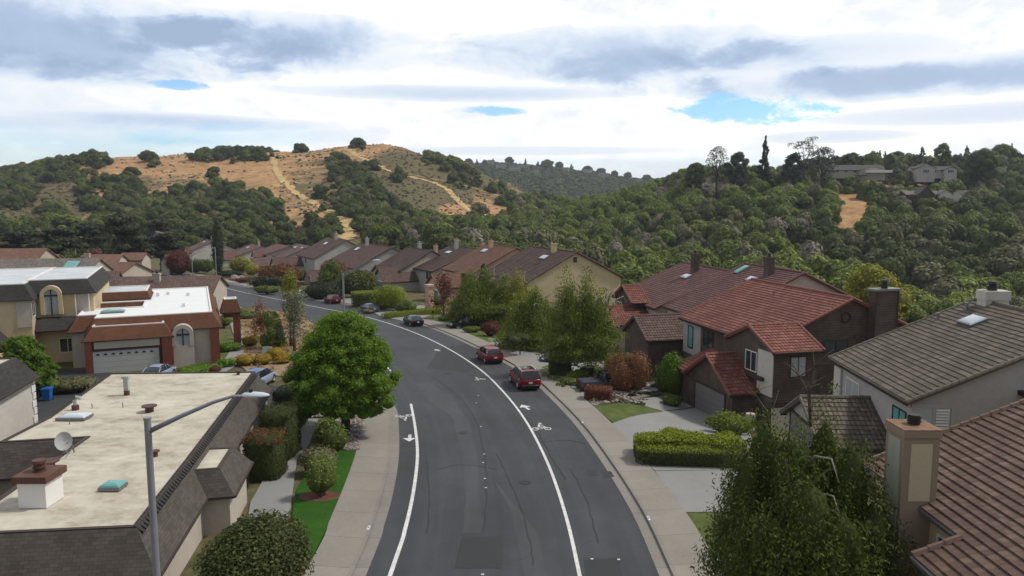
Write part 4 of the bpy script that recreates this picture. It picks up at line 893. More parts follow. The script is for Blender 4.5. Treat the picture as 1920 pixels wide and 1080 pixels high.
mansard(WB,W,[(12.7,11.4),(14.1,11.4),(14.1,13.4),(12.7,13.4)],.6,1.2,2.7,.45,SH_BR,SH_BR,WROOF2,rim=.08,names=('porch_wall','porch_skirt','porch_roof'))
mb=MB(); mb.box(13.6,14.4,11.2,12.0,-3.3,1.2,W); mb.build('porch_pillar',BRK,WB)
pf=Plane(W(0,0,2.6),math.radians(23),0,1); skylight(WB,pf,1.6,6.2,2.2,1.3,TEAL)
for a,b in ((8.2,8),(8.6,18),(6.3,20),(5.2,19)): 
    mb=MB(); mb.box(a,a+.35,b,b+.25,2.6,2.95,W); mb.build('roof_vent',WHITEP,WB)
# yellow house
YB=newhouse('yellow stucco house with charcoal skirt roofs and a tall arched window on the left',W,-7,14,-2.6)
mansard(YB,W,[(-6.4,8.8),(-.9,8.8),(-.9,24),(-6.4,24)],-3.4,4.6,6.0,.85,ST_CREAM,SH_DK,WROOF2,rim=.1)
mansard(YB,W,[(-19,6.4),(-6.2,6.4),(-6.2,26),(-19,26)],-3.4,4.4,5.9,.85,ST_CREAM,SH_DK,WROOF2,rim=.1,names=('wall','mansard','roof'))
mansard(YB,W,[(-20,.5),(-8.6,.5),(-8.6,5),(-20,5)],-3.4,.6,1.9,.85,ST_CREAM,SH_DK,WROOF2,rim=.1,names=('wing_wall','wing_skirt','wing_roof'))
arched(YB,W,-4.15,8.2,2.5,4.5,.62,ST_CREAM,CURT,CAPM)
pl=Plane(W(-7,6.6,.95),math.radians(23),math.radians(42),1); mb=MB(); roof_poly(mb,pl,[(0,0),(6.8,0),(6.8,1.9),(0,1.9)],steps=False); mb.build('pent_roof',SH_DK,YB)
window(YB,W,6.6,2.6,1.6,1.5,'r',-5.6,cm=WHITEP); window(YB,W,-3.0,-1.6,1.4,1.4,'f',8.25,cm=WHITEP)
for u,v_,zt_ in ((-2.0,8.0,4.55),(-.75,8.0,4.55),(-6.6,5.9,4.4)):
    mb=MB(); mb.tube([W(u,v_,zt_),W(u,v_,1.9)],.05,8); mb.build('downpipe',WHITEP,YB)
for b_ in ((-1.9,-.72,8.22,8.3,1.6,4.55),(-6.9,-5.62,5.75,5.83,1.6,4.4)):
    mb=MB(); mb.box(*b_,W); mb.build('stone_panel',ST_PALE,YB)
# ------------------------------------------------ background roofs at left
def bg(label,px0,px1,pyE,y,hE,rise,depth,ang,wallm,roofm,axis='u',chim=None,sky=None):
    A=Py(px0,pyE,y); B=Py(px1,pyE,y); L=abs(B[0]-A[0])/max(.3,math.cos(math.radians(ang))); T=Fr(A[0],A[1],math.radians(ang)); zE=A[2]; zg=G(A[0],A[1])-2.5
    h=newhouse(label,T,L/2,depth/2,zg,group='roofs beyond the white roofed house')
    p1,p2,_,_=gable(h,T,0,L,0,depth,zg,zE,zE+rise,wallm,roofm,axis=axis,steps=False)
    if chim: chimney(h,T,chim[0],chim[1],zE,zE+rise+chim[2],m=wallm)
    if sky: skylight(h,p1,*sky)
    return h
bg('red brown gabled roof at the far left edge in front of the dark trees',-60,48,500,150,5,3.2,14,8,ST_BEIGE,TILE_OR)
bg('grey brown roof with a pale green skylight at the far left',-60,142,519,122,5,2.4,12,10,ST_BEIGE,TILE_GR,sky=(14.5,3.6,2.2,3.0,TEAL))
bg('small orange roof peeking above the grey roof at left',60,92,492,165,5,1.5,8,10,ST_PALE,TILE_OR)
bg('small beige walled house with a flat red parapet roof among the orange roofs',148,212,491,150,5,1.2,7,12,ST_PALE,TILE_OR,chim=(1,2,.4))
bg('low orange tiled roof sloping down right beside the willow',150,232,513,142,4,2.0,9,-14,ST_PALE,TILE_OR)
bg('brown roof behind the yellow house',108,196,549,112,4,2.6,11,20,ST_BEIGE,TILE_BR)
bg('wide low brown roof behind the bright white flat roof',205,388,548,112,4,1.9,9,7,ST_PALE,TILE_BR,chim=(6,3,.6))
bg('tiny orange roof between the willow and the dark red tree',222,262,487,200,4,1.6,8,10,ST_PALE,TILE_OR)
bg('small orange gable beside the dark red tree',302,316,490,215,3,1.8,8,10,ST_WHITE,TILE_OR,axis='v')
# fences
def fence(label,pts,h,m,name='fence'):
    x,y=pts[0]; f=thing(name,label,'fence',(x,y,G(x,y))); mb=MB()
    for a,b in zip(pts[:-1],pts[1:]):
        L=math.hypot(b[0]-a[0],b[1]-a[1]); T=Fr(a[0],a[1],math.atan2(b[1]-a[1],b[0]-a[0])); n=int(L/.16)
        for k in range(n):
            u=k*.16; p=T(u,0,0); z=G(p[0],p[1]); mb.box(u,u+.14,-.02,.02,z+.05,z+h+rnd.uniform(-.02,.02),T)
    mb.build('boards',m,f)
    for i,(a,b) in enumerate(pts): mb=MB(); mb.box(a-.06,a+.06,b-.06,b+.06,G(a,b)-.2,G(a,b)+h+.1); mb.build('post',m,f)
fence('brown board fence between the light grey house and the dark boarded house',[(23,55),(36,54)],1.7,DKWOOD)
# ---------------------------------------------------------------- vegetation
def leafy(rng,blobs,per,size,core=True,droop=0,squash=1.0,shell=(.72,1.06),flat=.55,ups=.25):
    """blobs: (cx,cy,cz,rx,ry,rz). returns verts, faces(quads), attr. Leaf clusters on blob shells."""
    V=[];A=[];Q=[];nv=0
    for (cx,cy,cz,rx,ry,rz) in blobs:
        n=int(per*(rx*ry+rx*rz+ry*rz)/3) if per>0 else int(-per)
        d=rng.normal(size=(n,3)); d/=np.linalg.norm(d,axis=1)[:,None]; d[:,2]=np.where(d[:,2]<-.35,-d[:,2],d[:,2])
        r=rng.uniform(shell[0],shell[1],n)[:,None]; p=np.array([cx,cy,cz])+d*r*np.array([rx,ry,rz])
        nr=d*flat+rng.normal(size=(n,3))*(1-flat)*.8+np.array([0,0,ups]); nr/=np.linalg.norm(nr,axis=1)[:,None]
        t=np.cross(nr,rng.normal(size=(n,3))); t/=np.linalg.norm(t,axis=1)[:,None]+1e-9
        if droop: t=t*(1-droop)+np.array([0,0,-1])*droop; t-=nr*(t*nr).sum(1)[:,None]; t/=np.linalg.norm(t,axis=1)[:,None]+1e-9
        b=np.cross(nr,t); s=(size*rng.uniform(.6,1.35,n))[:,None]
        el=(1.0+droop*1.6)
        q=np.stack([p-t*s*el,p+b*s*.62-t*s*.1,p+t*s*el,p-b*s*.62-t*s*.1],1)   # leaf shaped diamond
        q[:,1]+=nr*s*.25; q[:,3]+=nr*s*.25
        V.append(q.reshape(-1,3)); A.append(np.repeat(rng.uniform(0,1,n),4)); Q.append(np.arange(nv,nv+4*n).reshape(-1,4)); nv+=4*n
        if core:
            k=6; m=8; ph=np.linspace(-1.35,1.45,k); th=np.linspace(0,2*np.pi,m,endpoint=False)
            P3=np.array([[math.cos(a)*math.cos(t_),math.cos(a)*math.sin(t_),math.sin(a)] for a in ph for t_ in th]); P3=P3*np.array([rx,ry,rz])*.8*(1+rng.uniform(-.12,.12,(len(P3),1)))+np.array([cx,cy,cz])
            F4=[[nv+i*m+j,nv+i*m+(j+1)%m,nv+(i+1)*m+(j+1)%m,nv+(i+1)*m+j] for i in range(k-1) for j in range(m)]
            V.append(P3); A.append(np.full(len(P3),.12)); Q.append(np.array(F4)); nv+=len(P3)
    return np.concatenate(V),np.concatenate(Q),np.concatenate(A)
def np_mesh(name,V,Q,A,mats,mi=None):
    me=bpy.data.meshes.new(name); me.vertices.add(len(V)); me.vertices.foreach_set('co',V.astype(np.float32).ravel()); me.loops.add(Q.size); me.loops.foreach_set('vertex_index',Q.astype(np.int32).ravel())
    me.polygons.add(len(Q)); me.polygons.foreach_set('loop_start',np.arange(0,Q.size,4,dtype=np.int32))
    for m in (mats if isinstance(mats,list) else [mats]): me.materials.append(m)
    if mi is not None: me.polygons.foreach_set('material_index',mi.astype(np.int32))
    at=me.attributes.new('leaf','FLOAT','POINT'); at.data.foreach_set('value',A.astype(np.float32)); me.update(calc_edges=True); return me
def blobs_round(rng,n,h=1.,w=1.,r=.42,low=.25):
    o=[]
    for k in range(n):
        a=rng.uniform(0,2*np.pi); q=rng.uniform(0,1)**.6; z=rng.uniform(low,1)
        rad=w*(1-((z-low)/(1-low)*1.0)**2.2*.75)*.72*q; s=r*rng.uniform(.65,1.15)
        o.append((math.cos(a)*rad,math.sin(a)*rad,z*h-s*.35*h,s*w,s*w,s*h*.85))
    return o
FG={'oak':foliage('oak foliage',(0.0689, 0.0938, 0.0238),(0.1607, 0.1877, 0.0447)),'bright':foliage('bright green foliage',(0.1076, 0.2001, 0.0174),(0.2583, 0.3726, 0.0435),.35),'mid':foliage('mid green foliage',(0.1098, 0.149, 0.0313),(0.2454, 0.2981, 0.0615)),
'olive':foliage('olive foliage',(0.1579, 0.1587, 0.0745),(0.287, 0.2622, 0.1304)),'grey':foliage('grey twigs',(0.2277, 0.1996, 0.1565),(0.3617, 0.3091, 0.2435),.1),'dark':foliage('dark evergreen foliage',(0.0349, 0.047, 0.0222),(0.0757, 0.0896, 0.0383),.1),
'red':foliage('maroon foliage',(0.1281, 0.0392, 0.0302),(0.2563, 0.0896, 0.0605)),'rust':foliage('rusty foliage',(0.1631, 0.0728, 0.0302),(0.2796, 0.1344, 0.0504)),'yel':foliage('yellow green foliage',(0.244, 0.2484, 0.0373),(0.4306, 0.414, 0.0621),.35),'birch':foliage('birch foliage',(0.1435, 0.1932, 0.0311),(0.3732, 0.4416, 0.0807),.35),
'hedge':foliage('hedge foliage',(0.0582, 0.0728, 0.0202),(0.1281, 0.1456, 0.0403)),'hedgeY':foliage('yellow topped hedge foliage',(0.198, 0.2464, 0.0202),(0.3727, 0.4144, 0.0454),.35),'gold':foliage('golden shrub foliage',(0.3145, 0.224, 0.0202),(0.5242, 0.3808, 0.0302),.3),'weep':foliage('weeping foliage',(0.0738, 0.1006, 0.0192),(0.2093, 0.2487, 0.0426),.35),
'oliveshrub':foliage('olive shrub foliage',(0.1005, 0.1173, 0.0373),(0.2296, 0.2484, 0.0745),.3),'pink':foliage('dusky pink foliage',(0.1514, 0.0672, 0.0554),(0.2563, 0.1232, 0.1008)),'blue':foliage('grey green foliage',(0.0861, 0.1035, 0.0621),(0.1722, 0.1932, 0.1118)),'dry':foliage('dry straw plants',(0.2912, 0.1904, 0.0806),(0.4659, 0.3248, 0.1411),.2),'teal':foliage('blue green bare crown',(0.1435, 0.1656, 0.1242),(0.244, 0.2622, 0.1863),.2),'white':foliage('white blossom',(0.5824, 0.5376, 0.4234),(0.8154, 0.7616, 0.6048),.2)}
BARK=plain('grey brown bark',(.11,.085,.065),.95,0,.3,3,.1,1); BARKW=plain('pale bark',(.3,.27,.23),.9,0,.3,4,.1,1); BARKD=plain('dark bark',(.05,.04,.032),.95,0,.3,3)
PROTO={}
def proto(key,mat,seed,n,per,size,w=1.,h=1.,r=.42,low=.25,**kw):
    if key not in PROTO:
        g=np.random.default_rng(seed); V,Q,A=leafy(g,blobs_round(g,n,h,w,r,low),per,size,**kw); PROTO[key]=(V,Q,A)
    k2=(key,mat)
    if k2 not in PROTO: V,Q,A=PROTO[key]; PROTO[k2]=np_mesh('crown '+key,V,Q,A,FG[mat])
    return PROTO[k2]
def trunkmesh(mb,h,r,limbs,rng,top=.6,spread=.5,base=(0,0,0),w=1):
    bx,by,bz=base; pts=[(bx,by,bz-.4),(bx+r*.2,by,bz+h*.2),(bx+r*.6*rng.uniform(-1,1),by+r*.6*rng.uniform(-1,1),bz+h*.45),(bx+r*rng.uniform(-1,1),by+r*rng.uniform(-1,1),bz+h*.75)]
    mb.tube(pts,[r*1.25,r,r*.75,r*.35],8)
    for k in range(limbs):
        a=k*2.4+rng.uniform(-.4,.4); z0=h*rng.uniform(.3,.55); L=spread*w*rng.uniform(.6,1); p0=(bx,by,bz+z0)
        mb.tube([p0,(bx+math.cos(a)*L*.45,by+math.sin(a)*L*.45,bz+z0+h*.14),(bx+math.cos(a)*L,by+math.sin(a)*L,bz+z0+h*.34)],[r*.5,r*.32,r*.1],6)
def tree(label,x,y,h,w,mat,z=None,name='tree',cat='tree',n=16,per=260,size=.05,low=.3,r=.38,bark=None,group=None,seed=None,trunk_h=None,lean=0,tr=None,blobs=None,unit=True,**kw):
    """unit crown scaled to w (radius) and h; leaf size given in metres"""
    z=G(x,y) if z is None else z; seed=seed or rnd.randrange(9999); g=np.random.default_rng(seed)
    t=thing(name,label,cat,(x,y,z),0,group,world=False)
    bl=blobs or blobs_round(g,n,h,w,r,low)
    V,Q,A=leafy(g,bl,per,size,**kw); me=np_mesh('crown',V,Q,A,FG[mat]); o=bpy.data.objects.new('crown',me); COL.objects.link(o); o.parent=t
    mb=MB(); trunkmesh(mb,h,tr or max(.06,h*.022),6,random.Random(seed),w=w,spread=.6); b=mb.build('trunk',bark or BARK,None,True); b.parent=t
    return t
def shrub(label,x,y,rx,ry,h,mat,name='shrub',cat='shrub',per=300,size=.05,boxy=0,group=None,top=None,seed=None,z=None,rz=0,n=5):
    z=G(x,y) if z is None else z; seed=seed or rnd.randrange(9999); g=np.random.default_rng(seed)
    t=thing(name,label,cat,(x,y,z),rz,group,world=False)
    if boxy:
        V=[];Q=[];A=[];nv=0
        N=int(per*(rx*ry+rx*h+ry*h)); 
        areas=np.array([4*rx*ry,2*rx*h,2*rx*h,2*ry*h,2*ry*h]); f=g.choice(5,N,p=areas/areas.sum()); a=g.uniform(-1,1,N); b=g.uniform(-1,1,N); P3=np.zeros((N,3)); NR=np.zeros((N,3))
        k=f==0; P3[k]=np.stack([a[k]*rx,b[k]*ry,np.full(k.sum(),h)],1); NR[k]=(0,0,1)
        for i,(ax,sg) in enumerate(((1,-1),(1,1),(0,-1),(0,1))):
            k=f==i+1; zz=(b[k]+1)/2*h
            P3[k]=np.stack([a[k]*rx,np.full(k.sum(),sg*ry),zz],1) if ax==1 else np.stack([np.full(k.sum(),sg*rx),a[k]*ry,zz],1); nn=[0,0,0]; nn[ax]=sg; NR[k]=nn
        # round the corners
        e=.35*min(rx,ry); c=np.array([max(rx-e,0),max(ry-e,0)]); q=np.clip(P3[:,:2],-c,c); dd=P3[:,:2]-q; L=np.linalg.norm(dd,axis=1)[:,None]+1e-9; P3[:,:2]=q+dd*np.minimum(1,e/L)
        P3[:,2]-=np.maximum(0,(np.maximum(abs(P3[:,0])/rx,abs(P3[:,1])/ry)-.8))*.5*boxy*h*(P3[:,2]>h*.9)
        P3+=g.normal(size=P3.shape)*.03
        nr=NR*.7+g.normal(size=(N,3))*.45; nr/=np.linalg.norm(nr,axis=1)[:,None]; tt_=np.cross(nr,g.normal(size=(N,3))); tt_/=np.linalg.norm(tt_,axis=1)[:,None]; bb=np.cross(nr,tt_); s=(size*g.uniform(.6,1.3,N))[:,None]
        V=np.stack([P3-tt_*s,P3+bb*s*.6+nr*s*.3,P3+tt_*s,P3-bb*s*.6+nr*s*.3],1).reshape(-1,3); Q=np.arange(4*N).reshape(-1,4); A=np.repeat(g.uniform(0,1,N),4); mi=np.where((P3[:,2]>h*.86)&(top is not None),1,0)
        m=8; n0=len(V); ring=[]
        for zz in (0,h*.93):
            for k in range(16):
                t_=2*math.pi*k/16; cx=np.clip(math.cos(t_)*1.3,-1,1)*rx*.95; cy=np.clip(math.sin(t_)*1.3,-1,1)*ry*.95; ring.append((cx,cy,zz))
        ring.append((0,0,h*.93)); V=np.concatenate([V,np.array(ring)]); F4=[[n0+k,n0+(k+1)%16,n0+16+(k+1)%16,n0+16+k] for k in range(16)]+[[n0+16+k,n0+16+k+1,n0+16+(k+2)%16,n0+32] for k in range(0,16,2)]
        Q=np.concatenate([Q,np.array(F4)]); A=np.concatenate([A,np.full(33,.15)]); mi=np.concatenate([mi,np.full(len(F4),0)])
        me=np_mesh('leaves',V,Q,A,[FG[mat],FG[top or mat]],mi)
    else:
        bl=[]
        for k in range(n):
            a=g.uniform(0,6.28); q=g.uniform(0,.5); bl.append((math.cos(a)*rx*q,math.sin(a)*ry*q,h*.5*g.uniform(.8,1.1),rx*g.uniform(.55,.75),ry*g.uniform(.55,.75),h*.5*g.uniform(.8,1)))
        V,Q,A=leafy(g,bl,per,size); me=np_mesh('leaves',V,Q,A,FG[mat])
    o=bpy.data.objects.new('leaves',me); COL.objects.link(o); o.parent=t
    mb=MB()
    for k in range(3): mb.tube([(0,0,-.2),(rx*.2*math.cos(k*2.1),ry*.2*math.sin(k*2.1),h*.35),(rx*.4*math.cos(k*2.1),ry*.4*math.sin(k*2.1),h*.7)],[.05,.035,.015],5)
    b=mb.build('stem',BARK,None); b.parent=t
    return t
def xy(px,py): q=P(px,py); return q[0],q[1]
# --- foreground and street trees
def blobs_egg(g,n,h,w,low,r,top=.55,jit=.12):
    o=[]
    for k in range(n):
        z=low+(1-low)*((k+.5)/n)**.85; q=math.sin(math.pi*min(1,max(0.08,(z-low)/(1-low)*.86+.1)))**.7; a=k*2.4; rad=w*q*.66*(g.uniform(.55,1)); s=r*(g.uniform(.75,1.15)); o.append((math.cos(a)*rad,math.sin(a)*rad,z*h-s*h*.12,s*w,s*w,s*w*.9))
    return o
def blobs_egg2(g,n,h,w,k_=1.,shell=0):
    o=[]
    for k in range(n):
        z=.19+.77*((k+.5)/n)**.9; q=(1-max(0,(z-.36)/.64)**1.9)**.75 if z>.36 else .5+.5*(z-.1)/.26; a=k*2.4; e=g.uniform(.6,1.08); s=g.uniform(.10,.23)*k_**.5; e=e if not shell else g.uniform(.45,1.1)
        o.append((math.cos(a)*w*q*.84*e,math.sin(a)*w*q*.84*e,z*h-s*.4,s*w,s*w,s*w*.85))
    o.append((0,0,h*.45,w*.62,w*.62,h*.3)); return o
g=np.random.default_rng(5); X,Y_=xy(648,815)
tree('large dense bright green round street tree on the left side beside the road',X,Y_,8.4,4.1,'bright',bark=BARKD,per=1500,size=.06,flat=.5,shell=(.6,1.45),blobs=blobs_egg2(g,430,8.6,4.2,.36,shell=1),tr=.28,seed=11)
g=np.random.default_rng(9); X,Y_=xy(66,760); X,Y_=-40.5,60.5
tree('bright green leafy tree in front of the yellow house on the left',X,Y_,5.4,2.9,'bright',per=900,size=.065,shell=(.6,1.25),blobs=blobs_egg2(g,200,5.4,2.9,.4,1),seed=12,tr=.14)
# weeping tree, near right
def weeping(label,x,y,h,w,seed,mat='weep',per=1.0,bare=True,name='tree',size=.085,bark=BARKW,strand=130,top=1.,z=None,tiers=1.,lead=None,zmin=.25,spread=.16,corep=160):
    g=np.random.default_rng(seed); rr=random.Random(seed); zb=G(x,y) if z is None else z; t=thing(name,label,'tree',(x,y,zb),0,None,world=False)
    V=[];A=[];Q=[];nv=0; TW=MB()
    # drooping strands hung from arching branches
    if lead: LP=np.array([l[2]*l[3]**1.5 for l in lead]); LP=LP/LP.sum()
    for k in range(strand):
        a=g.uniform(0,6.283); q=g.uniform(0,1)**.55; ox=oy=0.; hh_=h; R=w*q
        if lead:
            ox,oy,hh_,lw=lead[int(g.choice(len(lead),p=LP))]; R=lw*q
        zt=hh_*(1-.62*q**1.5)*g.uniform(.62,1.02)*top
        L=g.uniform(.22,.5)*h*tiers; n=int(70*per*L/3)
        s=g.uniform(0,1,n); px_=ox+R*math.cos(a)+ (s**.8)*.35*math.cos(a)+g.normal(size=n)*(spread+spread*s); py_=oy+R*math.sin(a)+(s**.8)*.35*math.sin(a)+g.normal(size=n)*(spread+spread*s); pz=zt-s*L+.25*np.sin(s*3.14)+g.normal(size=n)*.05
        zf=max(.25,zmin+g.uniform(-1.3,1.3)) if zmin>.5 else zmin; pz=np.where(pz<zf,zf+g.uniform(0,1,n)**2*max(.5,min(3.,zt-zf)),pz); p=np.stack([px_,py_,pz],1); nr=g.normal(size=(n,3))+np.array([math.cos(a)*.6,math.sin(a)*.6,.5]); nr/=np.linalg.norm(nr,axis=1)[:,None]
        tt_=np.tile(np.array([[0,0,-1.]]),(n,1))+g.normal(size=(n,3))*.45; tt_-=nr*(tt_*nr).sum(1)[:,None]; tt_/=np.linalg.norm(tt_,axis=1)[:,None]+1e-9; b=np.cross(nr,tt_); sz=(size*g.uniform(.6,1.3,n))[:,None]
        q_=np.stack([p-tt_*sz*1.25,p+b*sz*.5,p+tt_*sz*1.25,p-b*sz*.5],1).reshape(-1,3); V.append(q_); A.append(np.repeat(np.clip(g.uniform(0,1,n)*.8+.2*g.uniform(),0,1),4)); Q.append(np.arange(nv,nv+4*n).reshape(-1,4)); nv+=4*n
    if lead:
        V2,Q2,A2=leafy(g,[(l[0]*.9,l[1]*.9,max(l[2]*.5,zmin+.8),l[3]*.62,l[3]*.62,max(.6,min(l[2]*.34,(max(l[2]*.5,zmin+.8)-zmin)*1.2))) for l in lead],corep,size,flat=.4,droop=.4); V.append(V2); Q.append(Q2+nv); A.append(A2*.8); nv+=len(V2)
    me=np_mesh('crown',np.concatenate(V),np.concatenate(Q),np.concatenate(A),FG[mat]); o=bpy.data.objects.new('crown',me); COL.objects.link(o); o.parent=t
    mb=MB(); mb.tube([(0,0,-.4),(.1,.05,h*.3),(-.1,.1,h*.6),(.05,0,h*.93)],[.2,.16,.1,.03],8)
    for k in range(11):
        a=k*2.4+rr.uniform(-.3,.3); z0=h*rr.uniform(.3,.72); L=w*rr.uniform(.5,.85)
        mb.tube([(0,0,z0),(math.cos(a)*L*.4,math.sin(a)*L*.4,z0+h*.14),(math.cos(a)*L*.8,math.sin(a)*L*.8,z0+h*.17),(math.cos(a)*L,math.sin(a)*L,z0+h*.08)],[.075,.05,.032,.012],6)
    b=mb.build('trunk',bark,None,True); b.parent=t
    if bare:
        for (bpts,r0) in bare if isinstance(bare,list) else []:
            mb=MB(); mb.tube(bpts,[r0*(1-.75*i/(len(bpts)-1)) for i in range(len(bpts))],6)
            for i in range(1,len(bpts)-1):
                p=Vector(bpts[i])
                for j in range(3): mb.tube([p,p+Vector((rr.uniform(-.4,.4),rr.uniform(-.3,.3),rr.uniform(.1,.5))),p+Vector((rr.uniform(-.8,.8),rr.uniform(-.4,.4),rr.uniform(.2,.8)))],[r0*.4,r0*.25,.006],5)
            b=mb.build('bare_branch',BARK,None,True); b.parent=t
    return t
WX,WY=10.6,26.6
def wl(px,py,y): q=Py(px,py,y); return (q[0]-WX,q[1]-WY,q[2]-G(WX,WY))
def wld(px,py,y,lw): q=wl(px,py,y); return (q[0],q[1],q[2],lw)
weeping('big dark weeping tree with bare grey twigs on the front lawn at the right',WX,WY,7.6,3.5,21,strand=700,per=1.8,size=.058,corep=90,lead=[wld(1432,705,27,1.4),wld(1485,735,26.2,1.6),wld(1558,700,27,1.3),wld(1612,750,26,1.4),wld(1395,760,26.5,1.0),wld(1400,890,25.4,.9),wld(1660,880,25,1.1),wld(1520,830,24.8,2.0),wld(1590,900,24.5,1.8),wld(1450,900,24.6,1.5)],bare=[([wl(1520,800,28),wl(1516,740,28),wl(1500,705,28.2),wl(1470,678,28.3)],.06),([wl(1520,800,28),wl(1518,735,28),wl(1528,690,28),wl(1524,658,28)],.055),([wl(1442,800,27.5),wl(1436,770,27.4),wl(1420,745,27.3),wl(1405,728,27.2)],.05),([wl(1556,900,26.8),wl(1556,840,26.8),wl(1560,800,26.9)],.07),([wl(1610,840,26),wl(1625,818,26),wl(1632,810,26)],.03),([wl(1600,960,25.6),wl(1615,1000,25.5),wl(1622,1040,25.4)],.03),([wl(1472,860,25.4),wl(1485,930,25.2),wl(1492,990,25.2)],.03)])
def LD(x,y,yd,L):
    o=[]
    for px,py,lw in L:
        q=Py(px,py,yd+rnd.uniform(-1.2,1.2)); o.append((q[0]-x,q[1]-y,max(1.5,q[2]-G(x,y)),lw))
    return o
weeping('tall birch with dangling twigs between the grey coupe and the charcoal pickup',9.0,70.5,10.2,3.3,22,'birch',strand=520,per=1.5,size=.085,bare=None,zmin=3.3,spread=.24,lead=LD(9.0,70.5,70.5,[(1062,478,1.6),(1098,490,1.6),(1128,520,1.5),(1045,565,1.3),(1085,570,2.2),(1115,600,1.8),(1070,610,1.8)]))
weeping('leafy green birch behind the small lollipop shrubs, left of the taller birch',3.4,86.5,8.2,3.2,23,'birch',strand=420,per=1.4,size=.095,bare=None,bark=BARKW,zmin=1.2,spread=.28,lead=LD(3.4,86.5,86.5,[(1003,515,1.6),(975,542,1.7),(1028,550,1.8),(1000,590,2.4),(960,600,1.5)]))
weeping('broad drooping dark green tree beside the black pickup',-2.6,107,10.2,4.6,24,'birch',strand=620,per=1.4,size=.11,bare=None,zmin=3.0,spread=.3,lead=LD(-2.6,107,107,[(882,496,2.4),(912,488,2.3),(945,500,2.3),(900,545,3.2),(940,560,3.2),(870,560,2.0)]))
weeping('yellow green drooping tree against the yellow house wall',1.2,103,8.2,2.6,25,'yel',strand=120,per=1.0,size=.13,bare=None) if False else weeping('lighter green drooping tree against the left edge of the yellow house wall',1.8,106,10.0,2.6,25,'yel',strand=240,per=1.3,size=.11,bare=None,zmin=1,spread=.3,lead=LD(1.8,106,106,[(968,498,1.8),(988,525,2.0),(955,530,2.0)]))
def conifer(label,x,y,h,w,mat='dark',seed=1,name='conifer',group=None,z=None,per=90,cy=False):
    g=np.random.default_rng(seed); bl=[]
    n=14 if cy else 20
    for k in range(n):
        zz=(k+.7)/n; ww=(w*math.sin(math.pi*min(.97,.12+.8*zz))**.8 if cy else w*(1-zz)*1.0+.1*w); 
        if cy: bl.append((g.normal()*.05*w,g.normal()*.05*w,zz*h,ww,ww,h/n*1.5))
        else:
            for j in range(3): a=k*1.9+j*2.1; w2=ww*g.uniform(.45,1.25); bl.append((math.cos(a)*w2*.6,math.sin(a)*w2*.6,.12*h+zz*h*.88,w2*.5,w2*.5,h/n*.8))
    z=G(x,y) if z is None else z; t=thing(name,label,'tree',(x,y,z),0,group,world=False); V,Q,A=leafy(g,bl,per,.16*(h/9)**.5,ups=.1); me=np_mesh('crown',V,Q,A,FG[mat]); o=bpy.data.objects.new('crown',me); COL.objects.link(o); o.parent=t
    mb=MB(); mb.tube([(0,0,-.3),(0,0,h*.5),(0,0,h*.95)],[h*.02,h*.012,h*.004],6); b=mb.build('trunk',BARKD,None); b.parent=t; return t
conifer('narrow dark green conifer poking above the trees below the pink house',-4.2,112,8.8,1.4,'dark',31,cy=True)
conifer('tall slim dark cypress beside the far white house',-86,218,15.0,1.9,'dark',32,cy=True,name='cypress')
X,Y_=xy(534,652)
tree('thin tree with yellow green leaves and a dusty grey lower crown by the left roadside',-26.3,87.5,8.6,2.5,'yel',per=110,size=.13,n=20,low=.42,r=.26,core=False,seed=41,bark=BARK)
gg=np.random.default_rng(42); tree('grey bare twiggy tree in the roadside bed left of the big green tree',-24.9,84,7.2,1.5,'teal',per=240,size=.09,blobs=[(gg.normal()*.5,gg.normal()*.5,1.6+4.9*k/16,.8,.8,.8) for k in range(16)],core=False,seed=42,tr=.16,bark=BARK)
tree('small purple leaved tree by the left kerb line',-31.6,93,4.6,1.5,'pink',per=130,size=.1,n=10,core=False,low=.45,seed=43)
tree('dark green dome shaped shrub tree on the orange bark bed',-28.2,86.2,4.0,2.2,'mid',per=240,size=.11,n=12,seed=44,low=.15)
tree('rust brown leaved shrub behind the green dome shrub on the bark bed',-31.5,93.5,2.7,2.4,'rust',per=160,size=.1,n=9,core=False,seed=45,low=.15)
for i,(px,py,w_,h_,m_,lb) in enumerate([(466,650,1.15,1.35,'gold','golden ball shrub set furthest back in the row of clipped yellow shrubs'),(458,686,1.2,1.2,'gold','golden topped ball shrub nearest the walkway'),(480,684,1.0,1.0,'gold','small golden ball shrub second from the walkway'),(498,684,1.2,1.2,'gold','yellow ball shrub behind the parked blue car'),(518,676,1.3,1.4,'gold','large golden ball shrub right of the white sign board'),(536,682,1.2,1.2,'gold','golden ball shrub nearest the big green tree'),(428,660,1.5,1.2,'bright','lime green hedge mound by the path of the white roofed house'),(423,690,1.1,1.0,'bright','small lime mound at the foot of the brick pier'),(372,698,2.2,.7,'bright','low bright green ground shrub before the arched window wall'),(405,700,.9,.8,'red','dark red low shrub beside the brick pier'),(440,590,2.4,1.2,'mid','low spreading green juniper left of the road edge'),(465,598,2.4,1.2,'mid','low green juniper beside the purple tree'),(420,615,1.5,2.0,'mid','green shrub behind the porch pillar')]):
    x,y=xy(px,py); shrub(lb,x,y,w_,w_,h_,m_,'shrub','shrub',per=200,size=.08)
